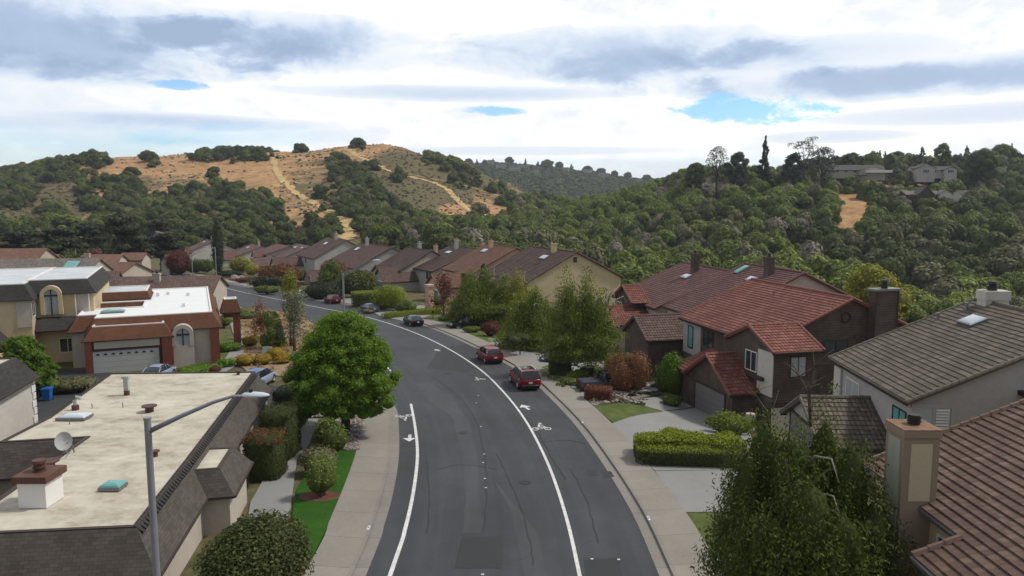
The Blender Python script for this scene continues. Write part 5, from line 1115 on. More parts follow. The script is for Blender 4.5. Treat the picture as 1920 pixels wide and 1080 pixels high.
# white flower bush and neighbours
x,y=xy(155,715); shrub('bush dotted with white flowers at the corner of the brick garage',-43.6,67,1.6,1.5,1.7,'mid',per=200,size=.09); 
gg=np.random.default_rng(3); V,Q,A=leafy(gg,[(0,0,0,1.5,1.2,.7)],-60,.13,core=False); t=thing('flowers','cluster of white flower heads on top of the green bush by the garage','flowers',(-43.9,67.2,-1.1),0,None,False); o=bpy.data.objects.new('blossom',np_mesh('blossom',V,Q,A,FG['white'])); COL.objects.link(o); o.parent=t
for lb,x,y,rx,h,m in (('spreading green bush beside the blue bin',-40.2,62.6,2.2,1.7,'mid'),('low olive bush right of the blue bin behind the near roof edge',-37.8,63.5,2.0,1.4,'olive'),('dark shrub under the bright green tree at left',-43.5,61.5,2.4,2.4,'dark'),('feathery grass like bush between the yellow house and the brown roof',-50,95,1.6,4.2,'olive')):
    shrub(lb,x,y,rx,rx,h,m,per=200,size=.09)
# clipped hedges against the near left house
for lb,px,py,rx,ry,h,m,tp in (('nearest clipped dark box hedge by the left house, with a brownish top',500,868,1.0,1.1,2.6,'hedge','rust'),('tallest clipped dark column hedge by the left house wall',528,830,.95,1.3,3.2,'hedge','hedge'),('far clipped dark column hedge half hidden by the big green tree',546,775,.9,1.4,2.9,'dark','dark')):
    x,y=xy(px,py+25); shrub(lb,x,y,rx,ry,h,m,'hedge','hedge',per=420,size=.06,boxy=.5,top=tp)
shrub('big glossy rounded bush in the bottom left foreground before the dark roof',-9.9,26.6,2.5,2.9,3.5,'hedge','shrub','bush',per=900,size=.07,n=9,seed=77)
shrub('loose dark laurel with sparse leaves on the turf strip',-11.4,45.0,1.25,1.3,2.6,'mid',per=420,size=.07); shrub('small bushy plant in front of the sign with pale seed heads',-11.5,41.8,1.4,1.2,1.7,'olive',per=420,size=.06); shrub('young round tree in the mulch ring on the turf',P(600,934)[0],P(600,934)[1],.95,.95,2.4,'mid',per=380,size=.06)
# right side plants
for a in [('maroon and green rounded maple by the red roofed house driveway',1178,742,2.2,2.0,4.0,'rust',420,.075),('bright leafy tall shrub against the brown garage front',1262,745,1.7,1.5,4.4,'bright',260,.09),('low dark shrub by the garage door corner',1262,762,1.2,1.0,1.1,'mid',260,.07),('yellow green leafy shrub between the clipped hedge and the weeping tree',1372,815,2.0,1.3,1.8,'birch',300,.08),('small red maple bonsai in a stone bowl on the lawn',921,632,1.5,1.3,2.2,'red',200,.09),('round yellow green dome shrub by the grey garage',730,583,2.9,2.7,4.6,'hedgeY',150,.13),('wide feathery bright bush by the street lamp',675,558,4.6,3.4,5.6,'oliveshrub',90,.2),('dark mass of shrubs behind the red parked car',613,560,4.2,2.8,3.6,'dark',90,.18),('dark low shrub right of the grey garage',763,590,2.1,1.8,2.4,'mid',130,.12),('broad rusty red bush before the white gabled garage',523,535,6.0,4.0,5.0,'rust',60,.24),('spiky bright palm like shrub before the cream house',450,510,4.5,3.2,4.6,'yel',60,.24),('lime green ball shrub right of the palm like shrub',471,516,2.4,2.0,3.2,'yel',80,.2),('dark red rounded tree in front of the far left house',330,515,5.2,4,7.2,'red',50,.25),('dark green shrubs at the foot of the far street lamp',372,512,5,3,4.4,'mid',60,.22),('dark green juniper mound beside the far cypress',430,520,4.5,2.0,2.0,'dark',70,.2),('dark mound hedge left of the rusty bush',505,540,5,2.2,3.0,'dark',70,.2),('grey mauve dry shrubs on the far corner bed',470,531,4,2,1.7,'pink',70,.16),('green hedge strip next to the far driveway',500,552,3,1.8,2.0,'mid',90,.15),('dark clipped rounded hedge next to the red car',600,562,4.4,1.8,3.0,'dark',90,.15)]:
    lb,px,py,rx,ry,h,m,pe,sz=a; x,y=xy(px,py); shrub(lb,x,y,rx,ry,h,m,'shrub','shrub',per=pe,size=sz,n=7)
for lb,px,py,rx,ry,h,m,tp,rz in (('clipped cylindrical green hedge by the coupe driveway',1050,703,1.05,1.0,1.75,'hedge','hedgeY',0),('clipped dark box hedge behind the round yellow green shrub',700,574,3.6,2.0,2.7,'hedge','hedgeY',.5),('low lime coloured hedge bordering the pink driveway pillar',775,592,5.6,.8,.9,'hedgeY','hedgeY',.75),('flat topped maroon hedge in front of the dark pickup',1122,750,1.1,.8,1.1,'red','rust',-.2),('low clipped golden hedge behind the lollipop shrubs',955,632,2.4,1.0,1.0,'hedgeY','hedgeY',-.6)):
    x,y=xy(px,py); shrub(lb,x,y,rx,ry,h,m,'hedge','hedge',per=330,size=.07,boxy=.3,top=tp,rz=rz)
# the wide hedge on the driveway: clipped dark sides, leafy lime top
x,y=xy(1295,868); x0,y0=xy(1195,845); HX,HY=11.0,44.6
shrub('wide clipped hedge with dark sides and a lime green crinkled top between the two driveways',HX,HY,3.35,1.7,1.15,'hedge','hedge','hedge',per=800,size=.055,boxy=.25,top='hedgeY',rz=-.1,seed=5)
gg=np.random.default_rng(8); bl=[(gg.uniform(-2.8,2.6),gg.uniform(-.7,1.4),1.2,.75,.6,.42) for k in range(26)]
t=thing('shrub','lumpy lime green foliage growing over the wide clipped hedge','shrub',(HX,HY,G(HX,HY)),-.1,None,False); V,Q,A=leafy(gg,bl,1000,.075,ups=.5); o=bpy.data.objects.new('leaves',np_mesh('leaves',V,Q,A,FG['hedgeY'])); COL.objects.link(o); o.parent=t
for lb,px,py,h in (('lollipop clipped small tree nearest the red hatchback, left of its twin',962,662,2.5),('lollipop clipped small tree right of its twin, next to the driveway',975,667,2.6)):
    x,y=xy(px,py); g=np.random.default_rng(int(h*10)); tree(lb,x,y,h,1.15,'hedge',per=420,size=.07,blobs=[(g.normal()*.3,g.normal()*.3,h-.65,.85,.8,.5) for k in range(5)],tr=.06,seed=int(h*10))
tree('red leaved small tree in front of the pink entry pillar',P(832,600)[0],P(832,600)[1],6.6,2.7,'red',per=70,size=.15,n=16,low=.3,core=False,seed=61,r=.3)
tree('mixed green and orange broad tree before the wide brown roof',-38,158,6.8,4.6,'rust',per=90,size=.2,n=16,seed=62,low=.2); tree('green tree directly left of the wide feathery bush',-36,150,6.5,4.2,'mid',per=90,size=.2,n=14,seed=63,low=.15)
tree('tiny bright conical treetop peeking over the far brown roofs',-104,300,10,2.2,'yel',per=60,size=.25,n=8,seed=64) if False else None
tree('mauve leafless looking tree beside the road beyond the white flat roof',-53,120.5,5.4,4.2,'grey',per=160,size=.12,n=20,low=.25,core=False,seed=65,bark=BARKD)
weeping('wide olive green willow at left beyond the roofs',-106,181,9.5,7.5,66,'oliveshrub',strand=260,per=.35,size=.3,bare=None,tiers=.8)
for i,(px,y,h,w,lb) in enumerate([(235,215,17,9,'broad dark pine, largest of the dark pines beyond the left roofs'),(110,205,13,10,'dark pine left of the largest pine behind the red roofs'),(300,235,15,9,'dark pine to the right of the largest pine'),(20,210,12,11,'dark pine at the far left edge behind the brown roof'),(175,230,14,8,'dark pine tucked behind the mauve blossom tree')]):
    x=(px-960)/1400*y; g=np.random.default_rng(70+i); bl=[]
    for k in range(26): a=g.uniform(0,6.28); q=g.uniform(.1,.8); zz=g.uniform(.3,1); bl.append((math.cos(a)*w*q*(1.15-zz*.6),math.sin(a)*w*q*(1.15-zz*.6),zz*h,w*.34,w*.34,h*.07))
    tree(lb,x,y,h,w,'dark',per=22,size=.42,blobs=bl,seed=70+i,bark=BARKD,name='pine_tree')
tree('mauve and white flecked tree in front of the dark pines',(178-960)/1400*180,180,8,5,'pink',per=60,size=.26,n=14,core=False,seed=78,bark=BARKD)
# yellow green oak behind the mahogany house
for lb,px,y,h,w,m in (('large yellow green tree rising behind the brown chimney',1640,104,13.5,7.2,'yel'),('olive tree behind the white olive tiled house roof',1735,100,12,6,'mid'),('green leafy tree just right of the brown chimney',1690,92,10,3.8,'birch')):
    x=(px-960)/1400*y; g=np.random.default_rng(int(y)); z_=tz(x,y); hh=(14.5-y*( (505 if m=='yel' else (610 if m=='birch' else 590))-372)/1400)-z_
    tree(lb,x,y,hh,w,m,z=z_,per=70,size=.24,blobs=blobs_egg(g,34,hh,w,.25,.3),seed=int(y))

# front garden planting along the row
gr=random.Random(17)
for i,(px,py,r_,h,m,lb) in enumerate([(850,598,1.5,1.2,'mid','low green shrub between the black sedan and the black pickup'),(835,603,1.3,.9,'olive','low olive shrub on the lawn edge behind the black sedan'),(880,624,1.5,1.0,'mid','green shrub row beside the black pickup front wheel'),(905,612,2.2,2.4,'red','dark red shrub behind the small red maple'),(940,615,2.2,2.6,'dark','dark shrub under the drooping tree, left of the lollipop shrubs'),(985,640,2.4,2.6,'dark','dark shrub behind the right lollipop shrub'),(1010,655,1.6,1.2,'mid','low green shrub beside the nose of the grey coupe'),(1082,712,1.4,1.0,'birch','loose green plants right of the cylindrical hedge'),(1068,722,1.2,.7,'mid','low ground cover at the corner by the cylindrical hedge'),(1110,705,1.5,1.2,'mid','green plants at the foot of the birch trunk'),(1150,672,2.2,2.4,'dark','dark shrubs by the beige garage wall'),(1178,720,1.8,1.7,'dark','dark shrub between the maroon maple and the beige wall'),(1235,728,1.3,1.2,'mid','small green shrub left of the bright leafy shrub'),(690,588,1.3,.8,'olive','dry olive plants by the blue sedan'),(1350,800,1.3,1.0,'birch','pale green shrub beside the wide clipped hedge'),(820,575,2.2,2.0,'mid','green shrub at the foot of the red leaved tree'),(655,550,3.2,3.2,'mid','green shrub mass left of the round yellow green shrub'),(630,535,3.8,4.4,'dark','dark green shrubs before the pale house wall'),(575,530,3.6,3.4,'mid','green garden shrubs beside the white garage'),(545,545,3,2.0,'dark','dark low hedge before the white garage')]):
    x,y=xy(px,py); shrub(lb,x,y,r_,r_*.85,h,m,'shrub','shrub',per=240 if py>600 else 110,size=.075 if py>600 else .14)

def cover(pxs,n,mat,label,r0,r1,hh,seed,name='ground_cover'):
    g=np.random.default_rng(seed); q=[P(*p,.1)[:2] for p in pxs]; bl=[]
    def ins(x,y):
        c=False
        for i in range(len(q)):
            (x1,y1),(x2,y2)=q[i],q[i-1]
            if (y1>y)!=(y2>y) and x<(x2-x1)*(y-y1)/(y2-y1)+x1: c=not c
        return c
    while len(bl)<n:
        x,y=g.uniform(min(a for a,b in q),max(a for a,b in q)),g.uniform(min(b for a,b in q),max(b for a,b in q))
        if ins(x,y): r=g.uniform(r0,r1); bl.append((x,y,G(x,y)+.15,r,r,hh*g.uniform(.6,1.3)))
    V,Q,A=leafy(g,bl,-26,.1,core=False,flat=.3,shell=(.3,1.05)); o=bpy.data.objects.new(name,np_mesh(name,V,Q,A,FG[mat])); COL.objects.link(o); kind(o,'stuff',label,'ground cover')
cover([(480,690),(545,700),(600,705),(615,660),(600,615),(560,590),(470,575),(445,600),(458,640),(460,680)],420,'dry','dry straw coloured grass over the bark bed left of the road',.25,.7,.35,3)
cover([(1112,760),(1095,742),(1140,735),(1240,738),(1172,749),(1213,761),(1165,755)],60,'olive','low plants among the white rocks under the maroon maple',.2,.45,.25,4)
cover([(420,523),(500,545),(530,552),(560,545),(480,520)],160,'olive','low olive plants covering the far corner bed',.5,1.2,.6,5)
cover([(846,606),(905,622),(880,598),(820,587)],120,'mid','low leafy ground cover beside the black pickup',.3,.8,.4,6)
cover([(1010,700),(1060,735),(1105,735),(1160,700),(1120,692),(1050,700)],90,'mid','low leafy plants round the birch trunk',.25,.6,.35,7)
# ---------------------------------------------------------------- woods on the slopes
fz=[]
ZON=[ (60,318,110,20),(20,350,55,34),(170,300,35,9),(100,392,26,18),(215,372,62,36),(160,350,20,12),(245,400,40,30),(350,365,60,22),(300,400,90,35),(420,375,80,26),(470,395,55,22),(360,440,220,42),(560,425,70,20),(130,440,160,30),(285,298,14,10),(440,291,76,8),(400,325,8,6),(240,325,14,9),(565,277,8,4),(673,272,13,4),
 (640,322,22,18),(665,340,45,24),(690,310,16,12),(625,300,16,10),(690,370,50,22),(640,385,35,14),(705,395,60,22),(760,408,50,26),(690,420,40,18),(735,430,60,22),(620,360,20,10),(812,297,17,8),(845,309,16,7),(880,338,34,10),(870,320,20,6),(812,405,8,7),(930,350,16,7),(740,330,10,5),(635,410,16,16),(580,400,14,10),(550,408,14,8),(890,393,10,6),(868,365,8,5),(990,375,60,8),(1020,395,60,20),(820,440,90,26),(475,412,14,8)]
EX=[(1605,395,30,28),(1590,368,26,16),(1655,350,42,9),(1625,335,30,7),(1735,345,24,8),(1345,356,52,14),(1250,362,26,10),(1580,415,20,14),(655,428,20,26),(612,394,22,9),(520,330,10,30),(560,372,30,8),(860,372,16,14)]
EX2=[(1600,318,58,9),(1750,314,42,10),(1735,358,44,7),(1830,358,30,6)]
def zone(px,py,y,rr):
    if px<-60 or px>2000: 
        return .8
    for cx,cy,rx,ry in EX+EX2:
        if ((px-cx)/rx)**2+((py-cy)/ry)**2<1: return 0
    line=np.interp(px,[620,700,780,830,890,960,1040,1250],[476,470,450,430,416,408,394,325])
    if px>620 and py>line-4 and not (px<1045 and py<376): return .97
    if px>=1250: return .97
    if px<=620 and py>436: return .95
    for cx,cy,rx,ry in ZON:
        d=((px-cx)/rx)**2+((py-cy)/ry)**2
        if d<1: return .97
        if d<1.2: return .15
    return 0
cand=[]; frng=random.Random(3)
y=118.
while y<790:
    sp=4.6+y*.005 if y<420 else 6.6
    x=-y*.95-25
    while x<y*.98+35:
        cand.append((x+frng.uniform(-.45,.45)*sp,y+frng.uniform(-.45,.45)*sp,sp)); x+=sp
    y+=sp*.9
cx_=np.array([c[0] for c in cand]); cy_=np.array([c[1] for c in cand]); cz_=terrain(cx_,cy_); th=np.arctan2(cx_,cy_); Rb=np.interp(th,_bt,_br); rr_=np.hypot(cx_,cy_)
cpx,cpy=to_px(cx_,cy_,cz_+3)
clump=vnoise(cx_,cy_,30,21)
trees=[]
for i in range(len(cand)):
    if rr_[i]<Rb[i]+5: continue
    if cpx[i]<-160 or cpx[i]>2100: continue
    pr=zone(cpx[i],cpy[i],cy_[i],0)
    if frng.random()>pr: continue
    dep=cz_[i]
    # skip trees wholly hidden behind ridges is not needed; vary size with clump noise
    s=frng.choice((.6,.75,.9,1.1,1.4,1.8,2.3))*frng.uniform(.85,1.15)*(1+clump[i]*.6); hh=min(4.1*s,8.4) if cy_[i]>280 else min(5.2*s,11); ww=hh*frng.uniform(.7,.95)
    if cpx[i]<560 and cpy[i]>300 or (cpx[i]<900 and cy_[i]>330): hh*=.9; ww*=1.12
    kd=frng.random(); g_=clump[i]+.18*frng.uniform(-1,1)
    mat='oak'
    if cpx[i]>780:
        mat='oak' if g_<-.15 else ('mid' if g_<.18 else 'birch')
        if kd<.16: mat='olive'
        if kd>.955: mat='grey'
        if cpx[i]>1600 and cpy[i]<560 and kd>.16: mat='oak' if g_<.1 else 'mid'
        if 1040<cpx[i]<1250 and cpy[i]<420: mat='birch' if kd>.4 else 'mid'
    else:
        mat='oak' if kd<.72 else ('mid' if kd<.9 else 'olive')
        if cpy[i]>440 and kd>.94: mat='grey'
    trees.append((cx_[i],cy_[i],cz_[i],hh,ww,mat,cpx[i],cpy[i]))
for (px,py,rx,ry,n,hs) in ((1345,354,66,17,170,3.6),(1250,362,34,12,50,3.4),(1420,475,40,10,30,3.6),(1480,430,30,12,20,3.4)):        # grey dry brush
    for k in range(n):
        a=frng.uniform(0,6.28); q=frng.random()**.5; h_=hit(px+rx*q*math.cos(a),py+ry*q*math.sin(a))
        if h_: trees.append((h_[0],h_[1],h_[2],hs,3.6,'grey',px,py))
trees.sort(key=lambda t:t[1]*1.0)
HI=[]; 
def fproto(k,lod,mat):
    return proto(f'wood{k}_{lod}',mat,100+k,12 if lod==0 else 9,-1*(520 if lod==0 else 240),.05 if lod==0 else .075,r=.40,low=.22,flat=.85)
# nearest: individuals
names={'oak':('dark green rounded oak','oak_tree'),'mid':('mid green rounded tree','tree'),'birch':('light green leafy tree','tree'),'olive':('dusty olive coloured tree','tree'),'grey':('grey leafless tree','tree'),}
def region(px): return 'in the ravine wood behind the row houses' if px<1150 else ('in the wood behind the red tiled roofs' if px<1600 else 'in the wood at the far right behind the tiled roofs')
ind=[t for t in trees if t[6]>-40 and t[6]<1960][:290]; iset=set(id(t) for t in ind)
for t in ind:
    x,y,z,hh,ww,mat,px,py=t; k=frng.randrange(4); o=bpy.data.objects.new(names[mat][1],fproto(k,0,mat)); COL.objects.link(o); o.location=(x,y,z-.6); o.scale=(ww,ww*frng.uniform(.85,1.1),hh); o.rotation_euler=(0,0,frng.uniform(0,6.28))
    r_='on the slope beyond the left roofs' if px<620 else region(px)
    tag(o,names[mat][0]+' '+r_,'tree',names[mat][0]+'s '+r_)
# the rest: one mass per foliage colour
def gn_mass(name,lst,label,cat,protos,seed=4):
    """lst: x,y,z,h,w,key ; protos: key -> list of meshes. One object of points, each carrying one crown."""
    keys=sorted(protos); coll=bpy.data.collections.new(name+' crowns'); base={}; n=0
    for k in keys:
        base[k]=(n,len(protos[k]))
        for m in protos[k]:
            o=bpy.data.objects.new('crown_%03d'%n,m); coll.objects.link(o); n+=1
    g=np.random.default_rng(seed); N_=len(lst); me=bpy.data.meshes.new(name); me.vertices.add(N_)
    me.vertices.foreach_set('co',np.array([[t[0],t[1],t[2]-.5] for t in lst],np.float32).ravel())
    a=me.attributes.new('pick','INT','POINT'); a.data.foreach_set('value',np.array([base[t[5]][0]+int(g.integers(base[t[5]][1])) for t in lst],np.int32))
    a=me.attributes.new('size','FLOAT_VECTOR','POINT'); a.data.foreach_set('vector',np.array([[t[4],t[4]*g.uniform(.85,1.15),t[3]] for t in lst],np.float32).ravel())
    a=me.attributes.new('turn','FLOAT_VECTOR','POINT'); a.data.foreach_set('vector',np.array([[g.uniform(-.08,.08),g.uniform(-.08,.08),g.uniform(0,6.28)] for t in lst],np.float32).ravel())
    o=bpy.data.objects.new(name,me); COL.objects.link(o); kind(o,'stuff',label,cat)
    ng=bpy.data.node_groups.new(name,'GeometryNodeTree'); ng.interface.new_socket('Geometry',in_out='INPUT',socket_type='NodeSocketGeometry'); ng.interface.new_socket('Geometry',in_out='OUTPUT',socket_type='NodeSocketGeometry')
    A=ng.nodes.new; gi=A('NodeGroupInput'); go=A('NodeGroupOutput'); m2=A('GeometryNodeMeshToPoints'); ip=A('GeometryNodeInstanceOnPoints'); ci=A('GeometryNodeCollectionInfo')
    ci.inputs['Collection'].default_value=coll; ci.inputs['Separate Children'].default_value=True; ci.inputs['Reset Children'].default_value=True
    def na(nm,ty):
        q=A('GeometryNodeInputNamedAttribute'); q.data_type=ty; q.inputs['Name'].default_value=nm; return [s_ for s_ in q.outputs if s_.enabled and s_.name=='Attribute'][0]
    L=ng.links.new; L(gi.outputs[0],m2.inputs[0]); L(m2.outputs[0],ip.inputs['Points']); L(ci.outputs[0],ip.inputs['Instance']); ip.inputs['Pick Instance'].default_value=True
    L(na('pick','INT'),ip.inputs['Instance Index']); L(na('turn','FLOAT_VECTOR'),ip.inputs['Rotation']); L(na('size','FLOAT_VECTOR'),ip.inputs['Scale']); L(ip.outputs[0],go.inputs[0])
    md=o.modifiers.new('crowns','NODES'); md.node_group=ng; return o
rest=[t for t in trees if id(t) not in iset]
print('woods',len(trees),len(rest))
WP={m:[fproto(k,1,m) for k in range(4)] for m in ('oak','mid','birch','olive','grey')}
gn_mass('woodland',[t for t in rest if t[6]<780],'dense rounded dark oaks covering the slopes of the tan hill','woodland',WP)
gn_mass('woodland',[t for t in rest if t[6]>=780],'dense mixed green wood covering the ravine and the right hillside','woodland',WP)
# scattered scrub on the dry hill
sb=[]
for k in range(8200):
    px=frng.uniform(0,1030); py=frng.uniform(280,440); 
    h_=None
    yy=frng.uniform(340,700); x=(px-960)/1400*yy; z=tz(x,yy) if False else None
    sb.append((x,yy))
sx=np.array([a for a,b in sb]); sy=np.array([b for a,b in sb]); sz=terrain(sx,sy); qx,qy=to_px(sx,sy,sz); cn=vnoise(sx,sy,26,33)+vnoise(sx,sy,9,34)*.5
scr=ell(qx,qy,SCRUB)
scl=[]
for i in range(len(sb)):
    p_=.22+1.0*scr[i]+cn[i]*1.0
    if frng.random()<p_*.9: s=frng.uniform(.35,1.0); scl.append((sx[i],sy[i],sz[i]+.3,s,s*1.3,'olive' if frng.random()<.7 else ('oak' if frng.random()<.35 else 'grey')))
gn_mass('scrub',scl,'low dry scrub dotted over the tan hillside','scrub',{m:[proto(f'scrub{k}',m,300+k,3,-60,.2,r=.6,low=.2) for k in range(3)] for m in ('olive','oak','grey')})
# far ridge wood
fr=[]
for k in range(5200):
    yy=frng.uniform(900,1560); px=frng.uniform(840,1300); x=(px-960)/1400*yy; s=frng.uniform(.7,1.2); fr.append((x,yy,0,6*s,7*s,frng.choice(['oak','oak','oak','dark','mid'])))
for k in range(900):
    yy=frng.uniform(430,900); px=frng.uniform(1500,2050); x=(px-960)/1400*yy; s=frng.uniform(.9,1.4); fr.append((x,yy,0,8*s,6*s,frng.choice(['oak','oak','dark','mid'])))
fz_=terrain(np.array([a[0] for a in fr]),np.array([a[1] for a in fr])); fr=[(a[0],a[1],float(z),*a[3:]) for a,z in zip(fr,fz_)]
gn_mass('far_woodland',fr,'dark far off woods covering the distant ridge','woodland',{m:[proto(f'far{k}',m,400+k,5,-60,.17,r=.5,low=.3,flat=.8) for k in range(3)] for m in ('oak','dark','mid')})
# skyline trees, one by one
def sky_tree(kindm,px,y,pytop,wpx,mat,lb,group=None,airy=False):
    x=(px-960)/1400*y; z=tz(x,y)-1; h=14.5+y*(372-pytop)/1400-z; w=wpx/2*y/1400
    h=max(h,4)
    g=np.random.default_rng(int(px)); nm='tree'
    if kindm=='con': return conifer(lb,x,y,h,w*1.25,mat,int(px),'conifer',group,z,per=30)
    if kindm=='euc':
        bl=[]
        for k in range(22): a=g.uniform(0,6.28); q=g.uniform(.3,1); bl.append((math.cos(a)*w*q,math.sin(a)*w*q*.6,h*g.uniform(.62,.98),w*.24,w*.22,h*.055))
        return tree(lb,x,y,h,w,mat,z=z,per=26,size=.28,blobs=bl,seed=int(px),bark=BARK,core=False,group=group,tr=.45)
    return tree(lb,x,y,h,w,mat,z=z,per=34 if not airy else 26,size=.3*(y/380)**.5,blobs=blobs_egg(g,30,h,w*1.35,.35,.24),seed=int(px),group=group,bark=BARKD,core=not airy)
sky_tree('r',1340,372,277,44,'dark','round topped dark tree, leftmost of the tall trees on the right skyline',airy=True)
sky_tree('r',1378,370,289,46,'dark','dense dark tree between the round topped tree and the tall conifer',None)
sky_tree('con',1428,372,259,30,'dark','tall conifer on the right skyline left of the flat topped eucalyptus')
sky_tree('euc',1500,368,258,64,'oak','flat topped eucalyptus with pale limbs on the right skyline')
sky_tree('r',1480,366,290,40,'dark','dark tree in front of the eucalyptus foot',None); sky_tree('r',1535,372,280,56,'dark','dark airy tree right of the eucalyptus',None,True); sky_tree('r',1300,380,308,42,'oak','green round tree at the left end of the right skyline'); sky_tree('r',1580,400,292,34,'oak','tree just left of the ranch house roof')
for i,(px,y,t_,w,k,lb) in enumerate([(1640,470,284,22,'con','first small conifer above the ranch house'),(1650,480,286,20,'con','second small conifer above the ranch house'),(1672,470,288,34,'r','bushy tree right of the ranch house conifers'),(1718,480,278,26,'con','pointed conifer between the two hilltop houses'),(1756,450,272,32,'r','tall pale green tree behind the grey gabled house'),(1762,430,284,24,'r','dark tree close behind the grey gabled house'),(1800,520,276,26,'con','hazy conifer right of the grey gabled house'),(1830,400,286,60,'r','broad dark tree mass at the right skyline'),(1866,500,276,44,'r','hazy round tree near the right edge'),(1883,540,272,18,'con','hazy narrow conifer near the right edge'),(1912,520,272,22,'con','hazy conifer at the right edge'),(1590,440,290,30,'r','low tree behind the ranch house chimney end'),(1620,460,292,30,'r','low tree behind the ranch house ridge'),(1700,460,292,26,'r','low tree left of the pointed conifer')]):
    sky_tree(k,px,y,t_,w,'mid' if i in(4,6,8) else 'oak',lb)
for i,(px,t_,w,k) in enumerate([(880,300,16,'r'),(895,300,10,'con'),(910,302,12,'r'),(925,298,9,'con'),(955,297,16,'r'),(985,298,8,'con'),(1008,304,14,'con'),(1025,303,26,'r'),(1048,306,16,'r'),(1070,309,12,'con'),(1100,314,22,'r'),(1125,318,18,'r'),(1150,322,14,'r'),(1175,325,16,'r'),(1210,330,18,'r')]):
    sky_tree(k,px,1490,t_,w,'oak','tiny dark tree standing up from the distant ridge line','trees on the distant ridge line')
for lb,px,y,t_,w in (('single round dark oak on the left hill skyline',285,590,288,30),('small round bush on the hill crest beside the dirt trail',563,640,272,14),('flat round bush at the very top of the tan hill',673,650,266,24),('oak at the right end of the crest hedge line',497,610,278,20),('round oak on the left ridge end',186,560,292,24)):
    sky_tree('r',px,y,t_,w,'oak',lb)
# hilltop houses
def far_house(lb,px,y,pyg,wpx,hE,rise,depth,ang,wm,rm,group=None,extra=None):
    A=Py(px-wpx/2,pyg,y); L=wpx*y/1400/math.cos(math.radians(ang)); T=Fr(A[0],A[1],math.radians(ang)); z=A[2]; h=thing('house',lb,'house',(A[0]+L/2,A[1],z),0,group)
    gable(h,T,0,L,0,depth,z-2,z+hE*.85,z+hE*.85+rise*.85,wm,rm,steps=False,oh=.6)
    n=max(1,int(L/4))
    if y<600:
        for k in range(n): window(h,T,L*(k+.5)/n,z+.9,1.6,1.2,'f',0,cm=WHITEP)
    else: 
        mb=MB(); 
        for k in range(n): mb.box(L*(k+.5)/n-.9,L*(k+.5)/n+.9,-.15,-.05,z+.8,z+2.2,T)
        mb.build('window',GLASS,h)
    if extra: extra(h,T,L,z)
    return h
def ex1(h,T,L,z):
    gable(h,T,L*.55,L*.95,-4,1,z-3,z+2.2,z+3.6,ST_LGREY,TILE_DKBR,axis='v',steps=False); mb=MB(); mb.box(L*.62,L*1.0,-9,-4,z+.6,z+1.8,T); mb.build('terrace_wall',WHITEP,h); mb=MB(); mb.box(L*.45,L*.62,-7,-3,z-1,z-.6,T); mb.build('terrace',DKWOOD,h)
ROOFG=plain('grey hill roof',(.07,.068,.066),.9,0,.15,1)
far_house('wide grey roofed ranch house with a white terrace on the right hilltop',1600,384,327,108,2.8,3.0,11,-4,ST_BEIGE,ROOFG,extra=ex1)
def ex2(h,T,L,z):
    gable(h,T,0,L*.42,-4,2,z-4,z+3.3,z+5.4,ST_GREY,ROOFG,axis='v',steps=False); window(h,T,L*.2,z+.6,3,1.8,'f',-4,cm=WHITEP,split=3); gable(h,T,L*.7,L,-2,2,z-4,z+2.6,z+4,ST_GREY,ROOFG,axis='v',steps=False); window(h,T,L*.85,z+.6,3,1.6,'f',-2,cm=WHITEP,split=3)
far_house('grey gabled house with white framed windows on the right hilltop',1750,388,327,74,2.8,2.2,9,-3,ST_GREY,ROOFG,extra=ex2)
def ex3(h,T,L,z):
    gable(h,T,L*.18,L*.58,-3,3,z-3,z+1.8,z+5.2,DKWOOD,ROOFG,axis='v',steps=False); gable(h,T,L*.72,L*1.0,-2,3,z-3,z+2.2,z+3.9,ST_WHITE,TILE_GR,axis='v',steps=False)
far_house('dark A shaped gable house with white garage below the hilltop houses',1738,338,372,78,2.2,1.8,8,-3,DKWOOD,TILE_GR,extra=ex3)
far_house('blue grey roofed small house half hidden by dark trees at right',1830,345,372,54,2.4,2.0,8,3,ST_WHITE,ROOFG)
for i,(px,py,w,m) in enumerate([(955,302,22,ST_WHITE),(940,318,16,ST_PALE),(965,322,20,ST_PALE),(985,320,14,ST_LGREY),(1005,330,12,ST_PALE),(1130,334,14,ST_LGREY),(920,310,12,ST_PALE),(1100,328,14,ST_PALE),(1205,336,16,ST_LGREY),(1060,324,12,ST_GREY)]):
    h_=hit(px,py,1000,1600)
    if h_: far_house('tiny pale house among the trees of the distant ridge',px,h_[1]-8,py-3,w,6,3,12,rnd.uniform(-15,15),m,ROOFG,'houses on the distant ridge')
# post and rail / wire fence lines near the hilltop houses
x0,y0,_=Py(1655,332,372); x1,y1,_=Py(1712,330,378); f=thing('fence','dark wooden fence between the two hilltop houses','fence',(x0,y0,tz(x0,y0))); mb=MB(); n=10
for k in range(n+1):
    a=x0+(x1-x0)*k/n; b=y0+(y1-y0)*k/n; z=tz(a,b); mb.box(a-.1,a+.1,b-.1,b+.1,z-.5,z+1.8)
for k in range(n):
    a=x0+(x1-x0)*k/n; b=y0+(y1-y0)*k/n; c=x0+(x1-x0)*(k+1)/n; d=y0+(y1-y0)*(k+1)/n; mb.hexa([(a,b,tz(a,b)),(c,d,tz(c,d)),(c,d+.05,tz(c,d)),(a,b+.05,tz(a,b)),(a,b,tz(a,b)+1.6),(c,d,tz(c,d)+1.6),(c,d+.05,tz(c,d)+1.6),(a,b+.05,tz(a,b)+1.6)])
mb.build('boards',DKWOOD,f)
